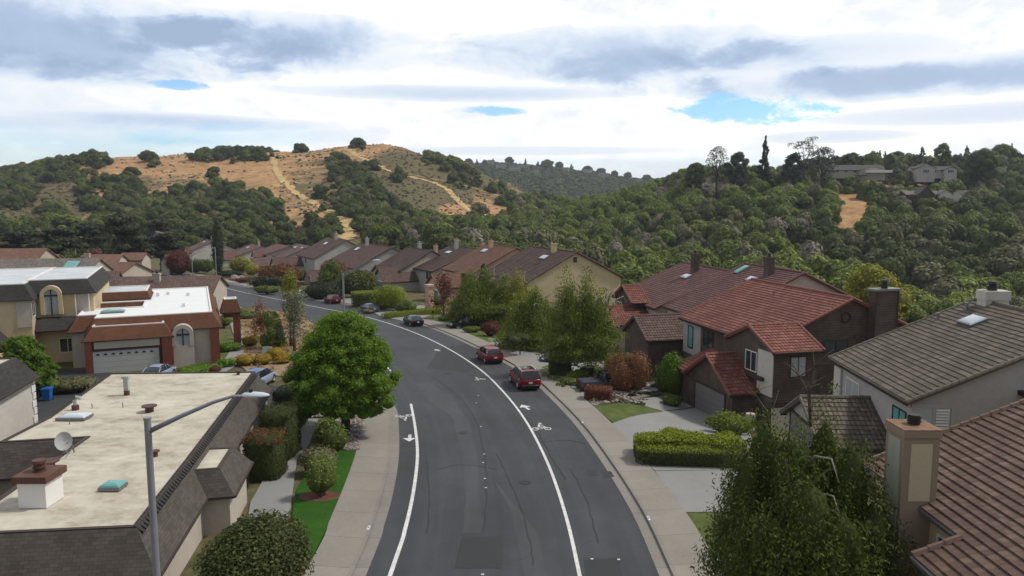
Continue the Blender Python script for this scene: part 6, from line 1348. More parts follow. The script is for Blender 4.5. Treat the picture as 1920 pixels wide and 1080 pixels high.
# ---------------------------------------------------------------- vehicles
def paint(name,c,metal=.1,rough=.3):
    if name in MATS: return MATS[name]
    t=NT(name); t.base(c); t.b.inputs['Coat Weight'].default_value=.12; t.b.inputs['Coat Roughness'].default_value=.06; return t.fin(rough,metal,.3)
CGL=NT('car glass'); CGL.base((.012,.015,.018)); CGL=CGL.fin(.04,0,.7); TYRE=plain('tyre rubber',(.02,.02,.02),.85,0,.1,5); RIM=plain('alloy rim',(.45,.45,.46),.3,.8,.05,5); BLKP=plain('black trim plastic',(.018,.018,.018),.55,0,.05,3)
HL=plain('headlight lens',(.55,.57,.6),.1,0,0); TL=plain('tail light red lens',(.30,.008,.008),.15,0,0); PLATE=plain('number plate',(.62,.62,.6),.5,0,.05,20); CHR=plain('chrome',(.6,.6,.6),.12,1,0)
def ring_(x,w,z0,z1,r,wt=None,n=3):
    """rounded cross-section at x: half width w at the belt, wt at top"""
    wt=w if wt is None else wt; p=[]
    p+=[(x,-w*.9,z0),(x,-w,z0+r),(x,-w,(z0+z1)*.55),(x,-(w+wt)/2-.0,z1-r*.9),(x,-wt+r*.5,z1-r*.15),(x,-wt*.5,z1),(x,0,z1+.01)]
    return p+[(a,-b,c) for a,b,c in p[-2::-1]]
CARS={
 'suv':dict(L=4.9,W=.97,body=[(-2.45,.5,.85,.86),(-2.38,.38,1.0,.93),(-2.1,.28,1.08,.97),(-1,.26,1.1,.98),(.9,.26,1.08,.98),(1.35,.27,1.05,.97),(2.1,.3,.98,.93),(2.38,.36,.86,.84),(2.45,.45,.72,.74)],cab=[(-2.36,.9,1.05,.9,1.08),(-2.0,.91,1.05,.72,1.68),(-1.2,.92,1.06,.74,1.74),(.1,.92,1.06,.73,1.73),(.55,.91,1.06,.7,1.66),(1.3,.86,1.04,.8,1.06)],wx=(-1.45,1.5),wr=.37,zt=1.74),
 'hatch':dict(L=4.5,W=.92,body=[(-2.25,.5,.8,.8),(-2.18,.38,.98,.88),(-1.9,.26,1.04,.92),(-1,.25,1.02,.93),(.9,.25,1.0,.93),(1.3,.26,.98,.92),(1.95,.28,.9,.88),(2.18,.34,.78,.8),(2.25,.42,.64,.7)],cab=[(-2.15,.84,.98,.84,1.0),(-1.7,.85,1.0,.66,1.5),(-1.0,.87,1.0,.7,1.6),(.0,.87,1.0,.7,1.6),(.45,.86,1.0,.67,1.53),(1.25,.8,.97,.75,.99)],wx=(-1.35,1.38),wr=.34,zt=1.6),
 'sedan':dict(L=4.7,W=.9,body=[(-2.35,.5,.82,.78),(-2.28,.36,.94,.86),(-2.0,.25,.97,.9),(-1.2,.24,.98,.91),(.9,.24,.95,.91),(1.3,.25,.93,.9),(2.0,.27,.84,.86),(2.28,.34,.72,.78),(2.35,.42,.6,.68)],cab=[(-1.95,.78,.95,.76,.97),(-1.1,.82,.96,.62,1.38),(-.5,.83,.96,.64,1.44),(.2,.83,.96,.64,1.43),(.5,.83,.95,.62,1.37),(1.25,.78,.93,.74,.95)],wx=(-1.35,1.4),wr=.32,zt=1.44),
 'coupe':dict(L=4.7,W=.93,body=[(-2.35,.5,.8,.8),(-2.28,.36,.9,.88),(-2.0,.23,.93,.92),(-1.2,.22,.93,.93),(.9,.22,.9,.93),(1.3,.23,.88,.92),(2.0,.25,.8,.88),(2.28,.32,.7,.8),(2.35,.4,.58,.7)],cab=[(-2.05,.78,.9,.74,.92),(-1.1,.82,.91,.6,1.3),(-.5,.83,.91,.62,1.37),(.15,.83,.91,.62,1.36),(.45,.83,.9,.6,1.3),(1.3,.78,.88,.74,.9)],wx=(-1.4,1.42),wr=.35,zt=1.37),
}
def wheels(t,wx,W,r,rim=RIM):
    for x in wx:
        for s in (-1,1):
            mb=MB(); rr=[]
            for yy,q in ((-.11,.93),(-.09,1.0),(.09,1.0),(.11,.93)): rr.append([(x+r*q*math.cos(k*math.pi/10),s*(W-.1)+yy,r+r*q*math.sin(k*math.pi/10)) for k in range(20)])
            mb.loft(rr); w=mb.build('wheel',TYRE,t,True,40)
            mb=MB(); c=s*(W+.012); rr=[]
            for yy,q in ((-.03,.66),(.008,.62),(.008,.5),(-.012,.45),(-.0,.14),(.008,.1)): rr.append([(x+r*q*math.cos(k*math.pi/10),c+s*yy,r+r*q*math.sin(k*math.pi/10)) for k in range(20)])
            mb.loft(rr); 
            for k in range(5):
                a=k*1.2566; mb.tube([(x+r*.1*math.cos(a),c+s*.006,r+r*.1*math.sin(a)),(x+r*.58*math.cos(a),c+s*.006,r+r*.58*math.sin(a))],.022,4)
            mb.build('rim',rim,w)
def arches(mb,wx,W,r):
    for x in wx:
        for s in (-1,1):
            pts=[(x+(r+.07)*math.cos(math.pi*k/10),s*(W+.004),r+(r+.07)*math.sin(math.pi*k/10)) for k in range(11)]
            mb.tube(pts,.028,5); p=[(a,s*(W-.0+.0035),c) for a,b,c in pts]; mb.face(p if s<0 else p[::-1])
def car(style,label,cat,col,x,y,rz,roofcol=None,name='parked_car',group=None,rack=False,z=None):
    d=CARS[style]; t=thing(name,label,cat,(x,y,G(x,y)+.02 if z is None else z),0,group,world=False)
    # tilt with the sloping ground
    fx=math.cos(rz); t.rotation_euler=(0,0,rz); n=Vector((0,SL,1)).normalized(); t.rotation_mode='QUATERNION'
    t.rotation_quaternion=n.to_track_quat('Z','Y') if False else (Vector((0,0,1)).rotation_difference(n))@Matrix.Rotation(rz,3,'Z').to_quaternion()
    L=d['L']/2; W=d['W']
    mb=MB(); mb.loft([ring_(a,w,z0,z1,.12) for a,z0,z1,w in d['body']]); body=mb.build('body',col,t,True,50)
    mb=MB(); arches(mb,d['wx'],W,d['wr']); mb.box(-L*.96,L*.96,-W*.86,W*.86,.2,.32); mb.box(d['wx'][0]+.45,d['wx'][1]-.45,-W-.012,W+.012,.24,.34); mb.build('sill',BLKP,t)
    cab=d['cab']; mb=MB(); mb.loft([[(a,-wb,zb-.03),(a+.0,-(wb*.35+wt*.65),zb+(zt-zb)*.6),(a,-wt,zt-.03),(a,-wt*.6,zt),(a,wt*.6,zt),(a,wt,zt-.03),(a+.0,(wb*.35+wt*.65),zb+(zt-zb)*.6),(a,wb,zb-.03)] for a,wb,zb,wt,zt in cab]); mb.build('window',CGL,t,True,50)
    # painted roof shell and pillars
    rs=[c for c in cab[1:-1]]
    mb=MB(); mb.loft([[(a,-wt-.012,zt-.05),(a,-wt*.6,zt+.018),(a,0,zt+.03),(a,wt*.6,zt+.018),(a,wt+.012,zt-.05),(a,0,zt-.045)] for a,wb,zb,wt,zt in rs]); mb.build('roof',roofcol or col,t,True,50)
    for s in (-1,1):
        c0,c1=cab[0],cab[1]; e0,e1=cab[-1],cab[-2]; m=cab[len(cab)//2]
        tb=[([(c0[0]+.02,s*(c0[1]),c0[2]),(c1[0],s*(c1[3]+.005),c1[4]-.02)],.045),([(e0[0]-.02,s*e0[1],e0[2]),(e1[0],s*(e1[3]+.005),e1[4]-.02)],.04),([(m[0]-.2,s*(m[1]+.005),m[2]),(m[0]-.2,s*((m[1]*.35+m[3]*.65)+.004),m[2]+(m[4]-m[2])*.6),(m[0]-.2,s*(m[3]+.006),m[4]-.03)],.03)]
        if style in('suv','hatch'):
            q=cab[1]; tb.append(([(q[0]+.45,s*(q[1]+.01),q[2]),(q[0]+.3,s*(q[3]+.04),q[4]-.25),(q[0]+.35,s*(q[3]+.01),q[4]-.02)],.05))
        for p_,r_ in tb: mb=MB(); mb.tube(p_,r_,5); mb.build('pillar',roofcol or col,t,True)
    for s in (-1,1):
        mb=MB(); mb.box(L-.32,L-.1,s*W*.72-.2,s*W*.72+.2,.62 if style!='suv' else .74,.76 if style!='suv' else .88); mb.build('headlight',HL,t)
        b=d['body'][1]; zt=b[2]; mb=MB(); mb.box(-L+.0,-L+.2,s*(W*.74)-.2,s*(W*.74)+.18,zt-.2,zt-.04); mb.build('tail_light',TL,t)
        mb=MB(); mb.loft([[(cab[-1][0]-.35+a,s*(W-.02+b2),d['body'][4][2]+.08+c) for a,c in ((0,0),(.12,0),(.12,.13),(0,.13))] for b2 in (0,.18)]); mb.build('mirror',col,t)
    zp=d['body'][1][2]-.22
    mb=MB(); mb.box(-L-.03,-L+.05,-.16,.16,zp-.12,zp+.03); mb.build('number_plate',PLATE,t)
    mb=MB(); mb.box(-L-.045,-L+.1,-W*.8,W*.8,.36,.5); mb.box(L-.12,L+.03,-W*.66,W*.66,.34,.52); mb.build('bumper',BLKP if style in('suv','hatch') else col,t)
    if style=='suv': mb=MB(); mb.box(-L-.06,-L+.02,-W*.8,W*.8,.5,.54); mb.build('chrome_strip',CHR,t)
    if rack:
        mb=MB()
        for s in (-1,1): mb.tube([(-1.7,s*.66,1.79),(.2,s*.66,1.8)],.03,5)
        mb.build('roof_rail',CHR,t); mb=MB(); mb.box(-1.35,-.1,-.5,.5,1.765,1.785); mb.build('sunroof',CGL,t)
    mb=MB()
    for s in (-1,1):
        for xx in (d['wx'][0]+.55,(d['wx'][0]+d['wx'][1])/2,d['wx'][1]-.42): mb.box(xx-.008,xx+.008,s*W-.004 if s<0 else s*W-.004,s*W+.004,.36,d['body'][3][2]-.06)
    mb.build('door_seam',BLKP,t)
    wheels(t,d['wx'],W,d['wr'])
    return t
def pickup(label,col,x,y,rz,cover=None,lift=0,z=None):
    t=thing('pickup_truck',label,'pickup truck',(x,y,G(x,y)+.02+lift if z is None else z),rz,None,world=False); W=.98
    mb=MB(); mb.loft([ring_(a,w,z0,z1,.1) for a,z0,z1,w in [(-2.85,.5,1.0,.9),(-2.8,.45,1.12,.96),(-1.0,.42,1.14,.98),(1.2,.42,1.14,.98),(1.5,.42,1.13,.97),(2.5,.45,1.1,.95),(2.8,.5,1.0,.9),(2.87,.6,.85,.82)]]); mb.build('body',col,t,True,50)
    mb=MB(); mb.loft([[(a,-wb,zb),(a,-wt,zt-.04),(a,-wt*.6,zt),(a,wt*.6,zt),(a,wt,zt-.04),(a,wb,zb)] for a,wb,zb,wt,zt in [(-.95,.9,1.1,.86,1.14),(-.85,.9,1.12,.76,1.82),(-.2,.9,1.12,.78,1.9),(.7,.9,1.12,.77,1.88),(1.5,.88,1.11,.8,1.15)]]); mb.build('window',CGL,t,True,50)
    mb=MB(); mb.loft([[(a,-wt-.012,zt-.08),(a,-wt*.6,zt+.02),(a,0,zt+.03),(a,wt*.6,zt+.02),(a,wt+.012,zt-.08),(a,0,zt-.06)] for a,wt,zt in [(-.85,.76,1.82),(-.2,.78,1.9),(.7,.77,1.88)]]); mb.build('roof',col,t,True)
    for s in (-1,1):
        for q in (([(1.48,s*.88,1.12),(.7,s*.775,1.85)],.045),([(-.92,s*.9,1.1),(-.85,s*.765,1.8)],.07),([(.05,s*.905,1.12),(.05,s*.79,1.86)],.05)): mb=MB(); mb.tube(q[0],q[1],5); mb.build('pillar',col,t,True)
    mb=MB(); mb.box(-2.78,-1.0,-.88,.88,1.13,1.19); mb.build('bed_cover',cover or BLKP,t)
    for s in (-1,1):
        mb=MB(); mb.box(-2.88,-2.7,s*.86-.08,s*.86+.08,.78,1.06); mb.build('tail_light',TL,t); mb=MB(); mb.box(2.7,2.88,s*.72-.17,s*.72+.17,.82,1.0); mb.build('headlight',HL,t)
        mb=MB(); mb.box(1.0,1.15,s*1.0,s*1.22,1.15,1.38) if s>0 else mb.box(1.0,1.15,-1.22,-1.0,1.15,1.38); mb.build('mirror',col,t)
    mb=MB(); mb.box(-3.0,-2.8,-.9,.9,.48,.66); mb.box(2.8,2.98,-.9,.9,.45,.66); mb.build('bumper',BLKP,t); mb=MB(); mb.box(2.84,2.91,-.52,.52,.7,1.0); mb.build('grille',CHR if col is not None else BLKP,t)
    mb=MB(); arches(mb,(-1.75,1.85),W,.4); mb.box(-2.6,2.5,-.8,.8,.35,.5); mb.build('sill',BLKP,t); wheels(t,(-1.75,1.85),W,.4); return t
RED=paint('dark red metallic paint',(.13,.003,.009)); RED2=paint('crimson metallic paint',(.17,.006,.018)); BLK=paint('black car paint',(.006,.008,.012),.2); BLU=paint('blue metallic paint',(.03,.06,.13)); GRY=paint('slate grey metallic paint',(.05,.06,.075)); WHT=paint('white car paint',(.6,.62,.65),0); SIL=paint('silver blue metallic paint',(.28,.33,.45)); NAV=paint('navy metallic paint',(.012,.02,.045)); DGR=paint('charcoal pickup paint',(.03,.032,.045))
KK=arc(GUT_R)
def at_curb(y,off,cv=GUT_R):
    for i in range(len(cv)-1):
        if cv[i].y<=y<cv[i+1].y:
            t_=(y-cv[i].y)/(cv[i+1].y-cv[i].y); p=cv[i].lerp(cv[i+1],t_); a=cv[min(i+3,len(cv)-1)]-cv[max(i-3,0)]; ang=math.atan2(a.y,a.x); n=Vector((-math.sin(ang),math.cos(ang))); p=p+n*off; return p.x,p.y,ang
x,y,a=at_curb(66.2,1.15); car('suv','dark red sport utility car with chrome roof rails, nearest of the red cars','car',RED,x,y,a+.02,rack=True)
x,y,a=at_curb(78.6,1.15); car('hatch','bright dark red hatchback parked ahead of the larger red wagon','car',RED2,x,y,a)
x,y,a=at_curb(107.5,1.1); car('sedan','black sedan parked at the right kerb before the yellow green hedge','car',BLK,x,y,a)
x,y,a=at_curb(124,1.1); car('sedan','blue sedan parked between the black sedan and the far red car','car',BLU,x,y,a)
x,y,a=at_curb(138,1.1); car('hatch','far red car behind the street lamp pole','car',RED,x,y,a)
x,y,a=at_curb(149,1.1); car('sedan','white sedan half hidden behind the yellow green tree','car',WHT,x,y,a)
x,y=P(401,527)[:2]; car('sedan','dark navy car parked far up the road by the distant lamp posts','car',NAV,x,y,math.radians(125))
car('coupe','slate grey coupe parked across the driveway under the birch','car',GRY,5.3,78.2,math.radians(186))
pickup('charcoal pickup truck with a flat bed cover backed toward the sidewalk, beside the maroon hedge',DGR,*(lambda q:(q[0]+2.9*math.cos(.25),q[1]+2.9*math.sin(.25)))(P(1086,733)),.25,plain('soft bed cover',(.045,.05,.065),.6,0,.1,1))
pickup('black pickup truck parked nose out in a driveway beside the drooping trees',BLK,-6.2,104.0,math.radians(206))
car('sedan','silver blue car in front of the brick garage, seen over the near roof','car',SIL,-33.2,68.6,math.radians(95)); car('hatch','blue car parked beside the golden shrubs, seen over the near roof','car',SIL,-22.9,66.0,math.radians(88),roofcol=paint('blue roof paint',(.05,.10,.24)))
# ---------------------------------------------------------------- street furniture
LMP=plain('galvanised lamp steel',(.27,.28,.31),.5,.4,.1,2); LHD=plain('lamp head enamel',(.5,.55,.6),.4,0,.05,2)
def lamp(label,x,y,h,arm,rise,ang,head=True,r=.095,group=None):
    t=thing('street_lamp',label,'street lamp',(x,y,G(x,y))); c,s=math.cos(ang),math.sin(ang); z0=G(x,y); zt=z0+h
    mb=MB(); mb.tube([(x,y,z0-.3),(x,y,z0+h*.5),(x,y,zt)],[r*1.25,r*1.1,r],14); mb.disc((x,y,zt),r*1.15,.06,14); mb.disc((x,y,z0),r*2,.25,12,r*1.5); mb.build('pole',LMP,t,True,50)
    f=lambda q,dz:(x+c*q,y+s*q,zt+dz)
    mb=MB(); mb.tube([f(0,-.35),f(arm*.3,-.35+rise*.45),f(arm*.6,-.35+rise*.85),f(arm*.78,-.35+rise*1.02),f(arm*.9,-.35+rise*1.02)],[r*.8,r*.7,r*.55,r*.45,r*.42],10); mb.build('arm',LMP,t,True)
    mb=MB(); rr=[]; sx_,sy_=-s,c
    for q,w,hh in ((.86,.05,.05),(.9,.13,.09),(1.0,.17,.11),(1.12,.15,.09),(1.2,.07,.05),(1.22,.02,.02)):
        o=f(arm*.86+(q-.86)*2.1,-.35+rise*1.03); rr.append([(o[0]+sx_*w*math.cos(k*.5236),o[1]+sy_*w*math.cos(k*.5236),o[2]+hh*math.sin(k*.5236)*(1 if math.sin(k*.5236)>0 else .4)) for k in range(12)])
    mb.loft(rr); hd=mb.build('lamp_head',LHD,t,True); o=f(arm*.86+.25,-.35+rise*1.03+.09); mb=MB(); mb.disc(o,.055,.1,10); mb.build('photocell',BLKP,hd)
    return t
lamp('tall grey street lamp in the near left foreground with its arm over the flat roof',-10.05,20.0,9.15,3.0,.95,.06,r=.092)
lamp('tall street lamp rising behind the big green tree with its arm over the road',-16.6,73.0,9.7,3.4,1.6,.06,r=.085)
x,y=P(362,527)[:2]; lamp('distant slim street lamp with its arm toward the cypress',x,y,6.9,4.2,1.5,.0,r=.1)
x,y=P(406,524)[:2]; lamp('distant straight lamp post just left of the cypress with a short arm',x,y,8.6,2.0,.5,math.pi,r=.12)
# sign with two plates
x,y=P(664,803)[:2]; t=thing('road_sign','sign post with two small white plates beside the rock bed','sign',(x,y,G(x,y))); mb=MB(); z=G(x,y); mb.tube([(x,y,z-.2),(x,y,z+2.5)],.03,8); mb.build('post',METAL,t)
SGR=plain('sign red',(.5,.04,.05),.5,0,0); SGW=plain('sign white',(.6,.6,.62),.5,0,.03,3); SGK=plain('sign black',(.03,.03,.03),.5,0,0)
mb=MB(); mb.box(x-.22,x+.22,y-.05,y-.03,z+2.0,z+2.46); p=mb.build('plate',SGW,t)
mb=MB(); mb.tube([(x+.13*math.cos(k*.5236),y-.056,z+2.26+.13*math.sin(k*.5236)) for k in range(13)],.018,5,False); mb.tube([(x-.09,y-.056,z+2.35),(x+.09,y-.056,z+2.17)],.016,5); mb.build('symbol',SGR,p)
mb=MB(); mb.box(x-.22,x+.22,y-.05,y-.03,z+1.5,z+1.96); p=mb.build('plate',SGW,t); mb=MB(); mb.box(x-.14,x+.14,y-.056,y-.05,z+1.8,z+1.86); mb.hexa([(x-.1,y-.056,z+1.6),(x+.1,y-.056,z+1.6),(x+.1,y-.05,z+1.6),(x-.1,y-.05,z+1.6),(x-.03,y-.056,z+1.72),(x+.03,y-.056,z+1.72),(x+.03,y-.05,z+1.72),(x-.03,y-.05,z+1.72)]); mb.build('symbol',SGK,p)
# pale board among the golden shrubs
x,y=P(502,676)[:2]; t=thing('signboard','blank pale grey board on short legs among the golden ball shrubs','board',(x,y,G(x,y))); mb=MB(); z=G(x,y); mb.box(x-.5,x+.5,y-.04,y+.04,z+.4,z+1.5); mb.build('board',LHD,t); mb=MB(); mb.box(x-.4,x-.34,y-.03,y+.03,z-.1,z+.4); mb.box(x+.34,x+.4,y-.03,y+.03,z-.1,z+.4); mb.build('leg',METAL,t)
# bins
def bin_(label,x,y,m,rz=.2):
    t=thing('wheelie_bin',label,'bin',(x,y,G(x,y)+.03),rz,None,world=False); mb=MB(); mb.loft([[(a*.26,b*.29,.06) for a,b in ((-1,-1),(1,-1),(1,1),(-1,1))],[(a*.33,b*.37,1.0) for a,b in ((-1,-1),(1,-1),(1,1),(-1,1))]]); 
    mb.box(-.36,.36,-.40,-.36,.9,1.0); mb.build('body',m,t); mb=MB(); mb.loft([[(a*.37,b*.41,1.0) for a,b in ((-1,-1),(1,-1),(1,1),(-1,1))],[(a*.35,b*.39,1.06) for a,b in ((-1,-1),(1,-1),(1,1),(-1,1))],[(a*.2,b*.28,1.1) for a,b in ((-1,-1),(1,-1),(1,1),(-1,1))]]); mb.build('lid',m,t)
    for s in (-1,1): mb=MB(); mb.tube([(s*.3-.03,.32,.1),(s*.3+.03,.32,.1)],.1,10); mb.build('wheel',TYRE,t)
    return t
BB=plain('blue bin plastic',(.01,.10,.33),.5,0,.05,2); BK=plain('black bin plastic',(.02,.02,.022),.5,0,.05,2)
bin_('blue wheelie bin on the dark asphalt by the cream quoined wall',-38.4,60.2,BB); bin_('black wheelie bin half hidden behind the quoined wall beside the blue bin',-39.6,60.4,BK)
bin_('dark bin beside the birch trunk behind the cylindrical hedge',7.4,70.2,BK) 
# mailboxes, utility boxes, drain markers
def mailbox(label,x,y,m,h=1.15,rz=0):
    t=thing('mailbox',label,'mailbox',(x,y,G(x,y)+.1),rz,None,world=False); mb=MB(); mb.box(-.05,.05,-.05,.05,-.1,h-.1); mb.box(-.3,.3,-.04,.04,h-.16,h-.1); mb.build('post',plain('weathered post',(.1,.085,.07),.9,0,.2,4),t)
    mb=MB(); pr=[(-.14,0),(-.14,.16)]+[(-.14*math.cos(math.pi*k/6),.16+.12*math.sin(math.pi*k/6)) for k in range(1,6)]+[(.14,.16),(.14,0)]; mb.loft([[(a,yy,h-.1+b) for a,b in pr] for yy in (-.26,.26)]); b=mb.build('box',m,t); mb=MB(); mb.box(.145,.16,-.1,.02,h,h+.12); mb.build('flag',SGR,b); return t
mailbox('dark green mailbox on a brown post under the weeping tree',P(1378,1060,.1)[0],P(1378,1060,.1)[1],plain('dark green metal',(.03,.06,.045),.5,.2,.05,2))
mailbox('wide black mailbox at the driveway mouth behind the blue sedan',P(737,590,.1)[0],P(737,590,.1)[1],BLKP); mailbox('small dark mailbox on the grass edge by the black sedan',P(812,598,.1)[0],P(812,598,.1)[1],BLKP)
for lb,px,py,w,d in (('pair-wide concrete utility cover in the front lawn at bottom right',1357,1050,.55,.3),('second concrete utility cover below the first one on the lawn',1365,1065,.5,.3),('pale utility cover slab on the small lawn by the hatchback',922,636,.5,.35),('narrow pale slab at the lawn corner near the lollipop shrubs',941,638,.4,.2)):
    x,y=P(px,py,.1)[:2]; z=G(x,y)+.1; o=thing('utility_cover',lb,'utility cover',(x,y,z)); mb=MB(); mb.box(x-w,x+w,y-d,y+d,z-.05,z+.05); mb.build('slab',KERBM,o); mb=MB(); mb.box(x-w*.7,x+w*.7,y-d*.6,y+d*.6,z+.045,z+.06); mb.build('lid',DRIVEM,o)
x,y=P(921,641,.1)[:2]; 
t=thing('planter','round grey stone bowl planter under the small red maple','planter',(P(921,633)[0],P(921,633)[1]-.5,G(0,P(921,633)[1])+.1),0,None,False); mb=MB(); mb.loft([[(r*math.cos(k*.3927),r*math.sin(k*.3927),z) for k in range(16)] for r,z in ((.4,0),(.62,.2),(.68,.42),(.58,.44),(.5,.36))]); mb.build('bowl',KERBM,t,True,40)
for lb,px,py in (('small white painted marker on the left kerb edge',691,990),('small white painted marker on the right kerb edge',1216,972),('short white painted marker further up the right kerb',1092,792)):
    x,y=P(px,py,.13)[:2]; z=G(x,y)+.13; o=thing('kerb_marker',lb,'kerb marker',(x,y,z)); mb=MB(); mb.box(x-.06,x+.06,y-.22,y+.22,z-.02,z+.025); mb.build('plate',PAINT,o); mb=MB(); mb.box(x-.03,x+.03,y-.1,y+.1,z+.02,z+.03); mb.build('inlay',METAL,o)
mb=MB(); x,y=P(1360,806)[:2]
# low wall and rocks on the far right corner bed
for k in range(7):
    px=498+k*0; 
for i,(px,py,s) in enumerate([(415,519,1.2),(440,525,1.3),(452,524,1.0),(478,533,1.1),(488,536,.9)]):
    x,y=P(px,py)[:2]; z=G(x,y); mb=MB(); rr=[]
    for zz,q in ((0,1),(.4,1.1),(.8,.8),(1.05,.35)): rr.append([(x+s*q*math.cos(k*.785+zz)*rnd.uniform(.85,1.1),y+s*q*math.sin(k*.785+zz)*rnd.uniform(.85,1.1),z+zz*s) for k in range(8)])
    mb.loft(rr); o=mb.build('boulder',plain('pinkish stone',(.25,.19,.17),.8,0,.2)); tag(o,['pale boulder beside the far navy car','largest boulder in the far corner bed','boulder just right of the largest one in the far bed','boulder among the mauve dry shrubs','last boulder at the right end of the far bed'][i],'boulder','boulders in the far corner bed')
# ---------------------------------------------------------------- sky, light, air, camera
SUN_EL,SUN_AZ=math.radians(52),math.radians(78)      # azimuth clockwise from +Y (view direction): light from the right
w=bpy.data.worlds.new('World'); SC.world=w; w.use_nodes=True; nt=w.node_tree; nt.nodes.clear()
def N(k,**kw):
    x=nt.nodes.new(k)
    for a,b in kw.items(): setattr(x,a,b)
    return x
lk=nt.links.new
out=N('ShaderNodeOutputWorld'); bg1=N('ShaderNodeBackground'); bg2=N('ShaderNodeBackground'); mixs=N('ShaderNodeMixShader')
sky=N('ShaderNodeTexSky',sky_type='NISHITA'); sky.sun_disc=False; sky.sun_elevation=SUN_EL; sky.sun_rotation=SUN_AZ; sky.air_density=1.2; sky.dust_density=.6; sky.ozone_density=2.5
hs=N('ShaderNodeHueSaturation'); hs.inputs['Saturation'].default_value=1.3; lk(sky.outputs[0],hs.inputs['Color']); tn=N('ShaderNodeMix',data_type='RGBA',blend_type='MULTIPLY'); tn.inputs[0].default_value=1; lk(hs.outputs[0],tn.inputs[6]); tn.inputs[7].default_value=(.72,.93,1.25,1); lk(tn.outputs[2],bg1.inputs[0]); bg1.inputs[1].default_value=.15
def M_(op,a,b=0.,c=0.):
    x=N('ShaderNodeMath',operation=op)
    for k,v in enumerate((a,b,c)):
        if isinstance(v,(int,float)): x.inputs[k].default_value=v
        else: lk(v,x.inputs[k])
    return x.outputs[0]
tc=N('ShaderNodeTexCoord'); sp=N('ShaderNodeSeparateXYZ'); lk(tc.outputs['Generated'],sp.inputs[0])
az=M_('ARCTAN2',sp.outputs[0],sp.outputs[1]); el=sp.outputs[2]
cb=N('ShaderNodeCombineXYZ'); lk(M_('MULTIPLY',az,1.0),cb.inputs[0]); lk(M_('POWER',M_('MAXIMUM',M_('ADD',el,.06),.0),.75),cb.inputs[1])
def noi(scale,off,detail=6,rough=.55,dist=0.,sx=1.,sy=1.):
    mp=N('ShaderNodeMapping'); mp.inputs['Location'].default_value=off; mp.inputs['Scale'].default_value=(sx,sy,1); lk(cb.outputs[0],mp.inputs[0]); x=N('ShaderNodeTexNoise'); x.inputs['Scale'].default_value=scale; x.inputs['Detail'].default_value=detail; x.inputs['Roughness'].default_value=rough; x.inputs['Distortion'].default_value=dist; lk(mp.outputs[0],x.inputs['Vector']); return M_('SUBTRACT',x.outputs['Fac'],.5)
big=noi(2.2,(3.1,1.7,0),3,.5,.2,1,2.6); med=noi(6.,(8.2,4.1,0),6,.55,.5,1,2.0); fin=noi(17.,(1,2,0),8,.62,.4,1,1.7)
def field(px,py,rx,ry,amt,nm,nf,soft=1.0):
    a0=math.atan((px-960)/1400); e0=math.sin(math.atan((372-py)/1400)); dx=M_('DIVIDE',M_('SUBTRACT',az,a0),rx/1400); dy=M_('DIVIDE',M_('SUBTRACT',el,e0),ry/1400)
    d=M_('ADD',M_('MULTIPLY',dx,dx),M_('MULTIPLY',dy,dy)); d=M_('ADD',d,M_('ADD',M_('MULTIPLY',med,nm),M_('MULTIPLY',fin,nf)))
    x=N('ShaderNodeMapRange',interpolation_type='SMOOTHSTEP'); x.inputs['From Min'].default_value=1.0+soft*.5; x.inputs['From Max'].default_value=1.0-soft; x.inputs['To Min'].default_value=0; x.inputs['To Max'].default_value=amt; lk(d,x.inputs['Value']); return x.outputs[0]
def tot(L):
    o=0.0
    for b in L: o=M_('ADD',o,field(*b))
    return o
hole=tot([(1390,219,112,24,.92,3.2,6.5,.75),(918,212,60,9,.85,2.6,5,.8),(350,184,44,8,.8,2.6,5,.8)])
thin=tot([(60,296,420,40,.55,2.5,2.,1.),(440,262,260,22,.4,2.5,2.,1.),(1250,312,420,16,.35,2.5,2.,1.),(1180,215,80,30,.12,2.5,2.,1.)])
dk=tot([(100,118,360,60,.62,4.6,2.6,1.5),(330,95,120,30,.25,4.4,2.6,1.5),(560,105,230,45,.62,4.6,2.6,1.5),(1120,112,260,42,.5,4.6,2.6,1.5),(1300,140,260,30,.25,4.6,2.6,1.5),(1700,178,380,26,.62,4.0,2.6,1.4),(1500,130,200,26,.2,4.6,2.6,1.5),(850,182,300,13,.36,3.6,2.4,1.4),(330,243,240,12,.38,3.6,2.4,1.4),(60,170,200,22,.3,3.6,2.4,1.4),(1540,268,120,10,.22,3.6,2.4,1.4),(60,255,260,10,.25,3.6,2.4,1.4),(1850,240,240,14,.22,3.6,2.4,1.4),(1000,285,300,8,.15,3.6,2.4,1.4)])
shade=M_('ADD',M_('ADD',M_('MULTIPLY',big,.35),M_('ADD',M_('MULTIPLY',med,.5),M_('MULTIPLY',fin,.42))),M_('ADD',M_('MULTIPLY',dk,1.12),.09))
rp=N('ShaderNodeValToRGB'); e=rp.color_ramp.elements; e[0].position=0.0; e[0].color=(1.25,1.25,1.25,1); e[1].position=.95; e[1].color=(.38,.49,.68,1)
m=e.new(.16); m.color=(.93,.97,1.02,1); m=e.new(.38); m.color=(.74,.84,.97,1); m=e.new(.62); m.color=(.50,.62,.82,1)
lk(shade,rp.inputs[0])
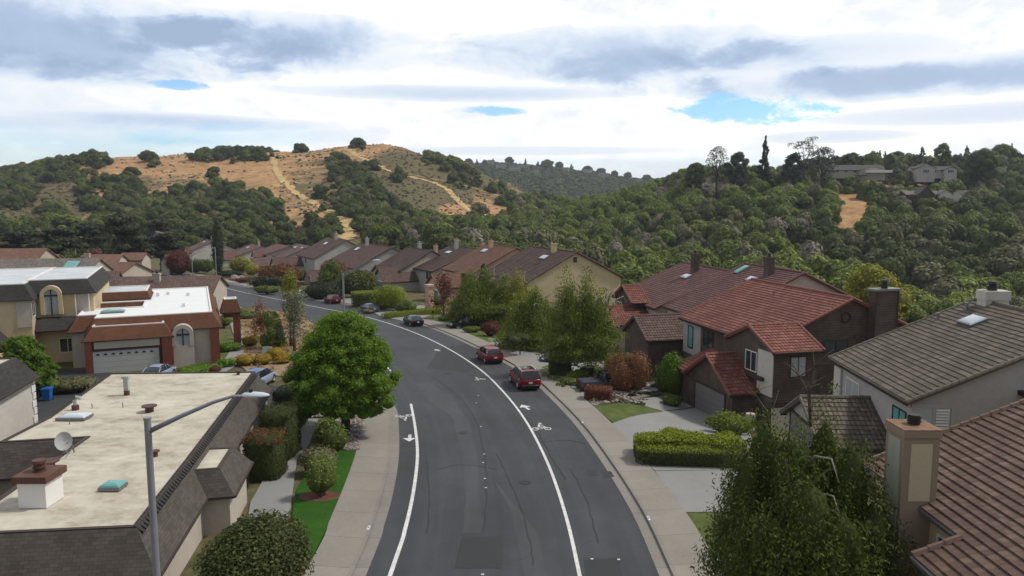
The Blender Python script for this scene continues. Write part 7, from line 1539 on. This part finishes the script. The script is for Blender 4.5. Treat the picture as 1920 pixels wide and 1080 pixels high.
# added grey in the unseen sky overhead and behind camera, cuts fill light
ov=N('ShaderNodeMix',data_type='RGBA'); f_=M_('SMOOTH_MIN',M_('ADD',M_('MULTIPLY',M_('MAXIMUM',M_('SUBTRACT',sp.outputs[2],.30),0.0),2.6),M_('MULTIPLY',M_('MAXIMUM',M_('SUBTRACT',.1,sp.outputs[1]),0.0),1.2)),1.0,.1); lk(f_,ov.inputs[0]); lk(rp.outputs[0],ov.inputs[6]); ov.inputs[7].default_value=(.46,.48,.52,1)
lk(ov.outputs[2],bg2.inputs[0]); bg2.inputs[1].default_value=1.0
cov=M_('SUBTRACT',1.0,M_('ADD',hole,thin)); cr_=N('ShaderNodeValToRGB'); cr_.color_ramp.elements[0].position=.05; cr_.color_ramp.elements[1].position=.95; lk(cov,cr_.inputs[0])
lk(cr_.outputs[0],mixs.inputs[0]); lk(bg1.outputs[0],mixs.inputs[1]); lk(bg2.outputs[0],mixs.inputs[2]); lk(mixs.outputs[0],out.inputs[0])
hb=MB(); hb.box(-3300,4000,-75,2600,-78,92); hz=hb.build('haze',None); hm=bpy.data.materials.new('haze air'); hm.use_nodes=True; ht=hm.node_tree; ht.nodes.clear(); ho=ht.nodes.new('ShaderNodeOutputMaterial'); hp=ht.nodes.new('ShaderNodeVolumePrincipled'); hp.inputs['Color'].default_value=(.80,.88,1.0,1); hp.inputs['Density'].default_value=.00013; hp.inputs['Anisotropy'].default_value=.2; ht.links.new(hp.outputs[0],ho.inputs['Volume']); hz.data.materials.clear(); hz.data.materials.append(hm); kind(hz,'stuff','pale even air over the whole valley','haze')
sl=bpy.data.lights.new('sun','SUN'); sl.energy=3.0; sl.angle=math.radians(6); sl.color=(1,.94,.85); so=bpy.data.objects.new('sun',sl); COL.objects.link(so)
dv=Vector((math.sin(SUN_AZ)*math.cos(SUN_EL),math.cos(SUN_AZ)*math.cos(SUN_EL),math.sin(SUN_EL))); so.rotation_euler=dv.to_track_quat('Z','Y').to_euler(); so.location=(60,40,120)
cam=bpy.data.cameras.new('camera'); co=bpy.data.objects.new('camera',cam); COL.objects.link(co); co.location=(0,0,CH); co.rotation_euler=(math.pi/2-PT,0,0)
cam.sensor_width=36; cam.lens=F/1920*36; cam.clip_end=20000; cam.clip_start=.5; SC.camera=co
SC.view_settings.view_transform='Standard'; SC.view_settings.look='None'; SC.view_settings.gamma=1; SC.view_settings.exposure=0
SC.cycles.use_denoising=True; SC.cycles.max_bounces=5; SC.cycles.diffuse_bounces=3; SC.cycles.transparent_max_bounces=4; SC.cycles.volume_bounces=0
